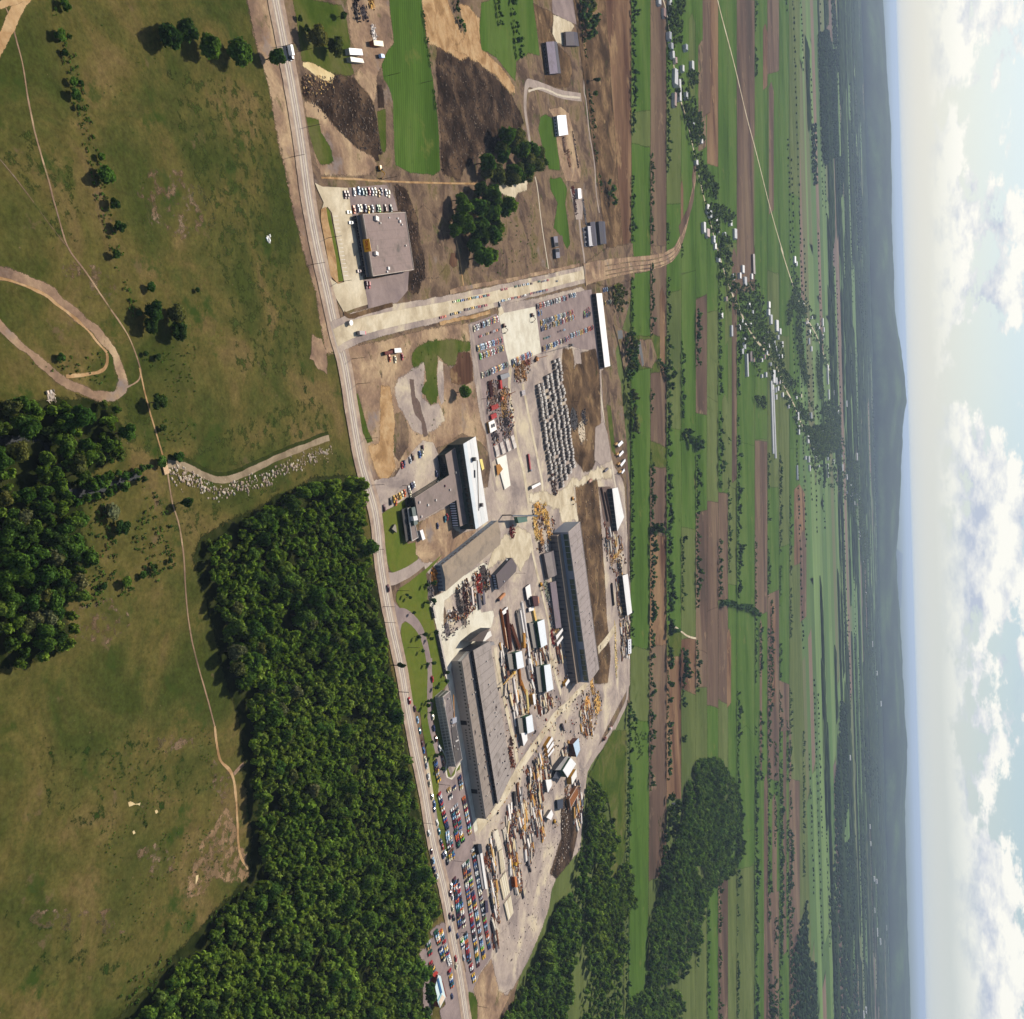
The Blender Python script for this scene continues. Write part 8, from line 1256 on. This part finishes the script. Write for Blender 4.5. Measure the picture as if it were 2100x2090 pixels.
# ------------------------------------------------------------------ village and farms
HOUSES = [('Q', 562, 8, 14, 10, 'w'), ('Q', 690, 620, 26, 13, 'w'), ('Q', 722, 720, 34, 7, 'w'), ('Q', 822, 525, 14, 9, 'w'), ('Q', 682, 795, 22, 8, 'r'), ('Q', 770, 385, 9, 9, 'g'), ('Q', 665, 440, 10, 8, 'w'), ('Q', 655, 375, 9, 8, 'g'), ('Q', 950, 1655, 16, 10, 'w'), ('Q', 965, 1695, 12, 10, 'g'), ('Q', 915, 1800, 18, 9, 'w'), ('Q', 945, 1845, 14, 12, 'r'), ('Q', 1130, 1765, 10, 9, 'w'), ('Q', 1165, 1850, 20, 14, 'g'), ('Q', 650, 30, 11, 9, 'w'), ('Q', 745, 550, 10, 7, 'w'), ('Q', 900, 1115, 9, 8, 'w'),
 ('R', 1228, 205, 16, 12, 'w'), ('R', 1310, 165, 46, 12, 'd'), ('R', 1245, 300, 18, 14, 'g'), ('R', 1300, 262, 12, 9, 'w'), ('R', 1437, 485, 16, 12, 'w'), ('R', 1430, 545, 16, 12, 'g'), ('R', 1452, 600, 24, 14, 'g'), ('R', 1497, 650, 30, 18, 'w'), ('R', 1524, 695, 16, 12, 'g'), ('R', 1540, 795, 16, 12, 'w'), ('R', 1508, 740, 12, 9, 'g'), ('R', 1240, 790, 24, 10, 'g'), ('R', 1222, 840, 18, 10, 'g'), ('R', 1260, 960, 50, 7, 'w'), ('R', 1290, 890, 22, 12, 'd'), ('R', 1390, 760, 16, 14, 'd'), ('R', 1425, 715, 11, 8, 'w'), ('R', 1245, 650, 9, 9, 'w'), ('R', 1285, 645, 9, 9, 'w'), ('R', 1495, 842, 10, 8, 'w'), ('R', 1418, 860, 12, 8, 'w'), ('R', 1380, 920, 8, 8, 'w'), ('R', 1380, 1045, 8, 7, 'w'), ('R', 1470, 1050, 34, 16, 'w'), ('R', 1495, 1085, 18, 10, 'w'), ('R', 1465, 1135, 13, 10, 'w'), ('R', 1490, 1155, 13, 9, 'g'), ('R', 1495, 1210, 13, 10, 'w'), ('R', 1465, 1370, 190, 10, 'w'), ('R', 1482, 1410, 190, 9, 'w'), ('R', 1140, 690, 22, 8, 'g'), ('R', 1055, 570, 10, 8, 'w'), ('R', 1640, 130, 22, 12, 'w'), ('R', 1655, 160, 14, 10, 'g'), ('R', 1865, 620, 34, 9, 'w'), ('R', 1875, 680, 20, 12, 'g'), ('R', 1866, 735, 20, 11, 'w'), ('R', 1760, 700, 18, 11, 'w'), ('R', 1758, 770, 22, 11, 'g'), ('R', 1775, 830, 18, 12, 'w'), ('R', 1835, 665, 12, 9, 'w'), ('R', 1622, 1080, 10, 9, 'w'), ('R', 1692, 1200, 11, 11, 'y'), ('R', 1665, 1362, 26, 11, 'w'), ('R', 1675, 1470, 30, 9, 'w'), ('R', 1748, 1545, 26, 16, 'w'), ('R', 1772, 1355, 22, 10, 'w'), ('R', 1790, 1625, 18, 14, 'g'), ('R', 1812, 1680, 18, 14, 'w'), ('R', 1752, 1700, 22, 12, 'w'), ('R', 1762, 1770, 22, 11, 'w'), ('R', 1662, 1805, 46, 9, 'g'), ('R', 1905, 1790, 60, 9, 'w'), ('R', 1905, 1680, 26, 11, 'g'),
 ('X', 262, 150, 26, 13, 'w'), ('X', 262, 205, 60, 11, 'w'), ('X', 268, 300, 44, 11, 'w'), ('X', 295, 290, 24, 11, 'g'), ('X', 370, 352, 36, 14, 'w'), ('X', 320, 400, 20, 16, 'w'), ('X', 232, 515, 18, 12, 'w'), ('X', 205, 592, 20, 14, 'g'), ('X', 262, 650, 34, 12, 'g'), ('X', 295, 678, 20, 12, 'w'), ('X', 430, 650, 50, 14, 'w'), ('X', 345, 712, 34, 14, 'w'), ('X', 370, 765, 30, 14, 'w'), ('X', 400, 868, 24, 16, 'w'), ('X', 440, 882, 30, 18, 'w'), ('X', 415, 912, 22, 14, 'w'), ('X', 462, 960, 18, 14, 'w'), ('X', 455, 1008, 18, 14, 'w'), ('X', 445, 1092, 18, 14, 'w'), ('X', 472, 1155, 50, 18, 'w'), ('X', 430, 1150, 40, 14, 'r'), ('X', 480, 1422, 22, 14, 'w'), ('X', 468, 1488, 22, 14, 'w'), ('X', 515, 1705, 44, 22, 'w'), ('X', 540, 1870, 40, 20, 'w'),
 ('V', 495, 625, 40, 22, 'w'), ('V', 512, 882, 34, 20, 'w'), ('V', 530, 1000, 34, 22, 'w'), ('V', 520, 1200, 34, 22, 'w'), ('V', 545, 1300, 44, 24, 'w'), ('V', 560, 1410, 44, 24, 'w'), ('V', 570, 1490, 44, 24, 'w'), ('V', 568, 1580, 44, 24, 'w'), ('V', 588, 1780, 50, 24, 'w'), ('V', 595, 1880, 50, 24, 'w'), ('X', 596, 50, 60, 24, 'w'), ('X', 596, 190, 60, 24, 'w'), ('X', 592, 300, 50, 24, 'w'), ('X', 600, 400, 50, 26, 'w'), ('X', 612, 820, 50, 26, 'w'), ('X', 612, 922, 60, 26, 'w'), ('X', 605, 690, 40, 26, 'w'),
 ('Y', 570, 120, 50, 26, 'w'), ('Y', 582, 180, 50, 26, 'g'), ('Y', 588, 345, 60, 26, 'w'), ('Y', 602, 410, 70, 30, 'g'), ('Y', 600, 455, 50, 26, 'w'), ('Y', 630, 600, 50, 30, 'w'), ('Y', 648, 652, 60, 36, 'w'), ('Y', 508, 822, 30, 18, 'w'), ('Y', 512, 920, 30, 18, 'w'), ('Y', 530, 1120, 34, 20, 'w'), ('Y', 545, 1135, 34, 20, 'w'), ('Y', 532, 1300, 34, 20, 'w'), ('Y', 548, 1425, 60, 20, 'w'), ('Y', 566, 1478, 50, 22, 'w'), ('Y', 600, 1400, 50, 24, 'w'), ('Y', 668, 1215, 60, 30, 'w'), ('Y', 655, 1770, 60, 30, 'w'), ('Y', 660, 1840, 60, 30, 'w'), ('Y', 485, 1870, 40, 22, 'w'), ('Y', 470, 1895, 40, 20, 'w'), ('Y', 392, 428, 26, 16, 'w')]
for f_, pts, n_, off in (('R', [(1030, 0), (1080, 180), (1150, 380), (1230, 560), (1330, 740), (1430, 860), (1510, 980), (1570, 1130), (1640, 1260), (1690, 1390)], 30, (14, 70)), ('R', [(1620, 280), (1690, 470), (1760, 610), (1830, 740), (1890, 900)], 8, (14, 50)), ('X', [(130, 470), (200, 580), (290, 650), (350, 720), (400, 860), (430, 960), (450, 1100), (470, 1250), (475, 1450)], 26, (14, 130)), ('Q', VILL, 12, (12, 34))):
    L_ = smooth_line(gpn(fr(f_, *pts)), 8)
    for _ in range(n_):
        q = L_[random.randrange(len(L_))]+np.array([random.choice((-1, 1))*random.uniform(*off), random.uniform(-25, 25)]); HOUSES.append(('p', *proj((*q, 0)), random.uniform(8, 13), random.uniform(7, 9), random.choice('wwwgggr')))
HQ = sorted([(*fr(f_, (x, y))[0], L, W_, k) for f_, x, y, L, W_, k in HOUSES], key=lambda h: h[1])
HCOL = {'w': ('#dcd6ce', '#e2deda', 'white'), 'g': ('#d8d4d0', '#9aa0aa', 'grey-roofed'), 'r': ('#d8ccc4', '#8c4438', 'red-roofed'), 'd': ('#6a4038', '#5a3430', 'dark red'), 'y': ('#e8d8a0', '#f4e4b0', 'cream')}
for i, (px, py, L, W_, k) in enumerate(HQ):
    p = gp(px, py, 0); far = px > 1790; w, r, nm = HCOL[k]; big = L > 60
    t = thing('farm_barn' if L > 24 and not far else 'farmhouse', f'{nm} {"long barn" if big and not far else "farm building"} across the fields, {ORD(i+1)} of them from the top of the photo', 'barn' if L > 24 and not far else 'house', (p.x, p.y, 0), random.uniform(-.2, .1), 'farm buildings across the fields')
    h = 4 if big else random.uniform(4.5, 6.5)*(1 if not far else 1.7); rs = W_*.28
    part('wall', MB().box(-L/2, -W_/2, -.1, L/2, W_/2, h, lin(w)), M_WALL, t)
    mb = MB(); ov = .4; A, B, C, D = (-L/2-ov, -W_/2-ov, h), (L/2+ov, -W_/2-ov, h), (L/2+ov, W_/2+ov, h), (-L/2-ov, W_/2+ov, h); R0, R1 = (-L/2-ov, 0, h+rs), (L/2+ov, 0, h+rs); mb.add([A, B, C, D, R0, R1], [(0, 1, 5, 4), (2, 3, 4, 5), (0, 4, 3), (1, 2, 5), (3, 2, 1, 0)], lin(r)); part('roof', mb, M_METAL, t)

# ------------------------------------------------------------------ air
def haze():
    mb = MB(); mb.prism([(-60000, -1000), (60000, -1000), (60000, 90000), (-60000, 90000)], -3, 362, (1, 1, 1)); m = bpy.data.materials.new('haze'); m.use_nodes = True; nt = m.node_tree; nt.nodes.clear()
    v = nt.nodes.new('ShaderNodeVolumePrincipled'); v.inputs['Color'].default_value = (.58, .73, .97, 1); v.inputs['Density'].default_value = 3.6e-5; v.inputs['Anisotropy'].default_value = .15
    nt.links.new(v.outputs[0], nt.nodes.new('ShaderNodeOutputMaterial').inputs['Volume']); o = link('haze', mb.mesh('haze', m)); o['kind'] = 'stuff'
haze()
S.cycles.volume_max_steps = 64; S.cycles.max_bounces = 6; S.cycles.volume_bounces = 0; S.cycles.use_denoising = True
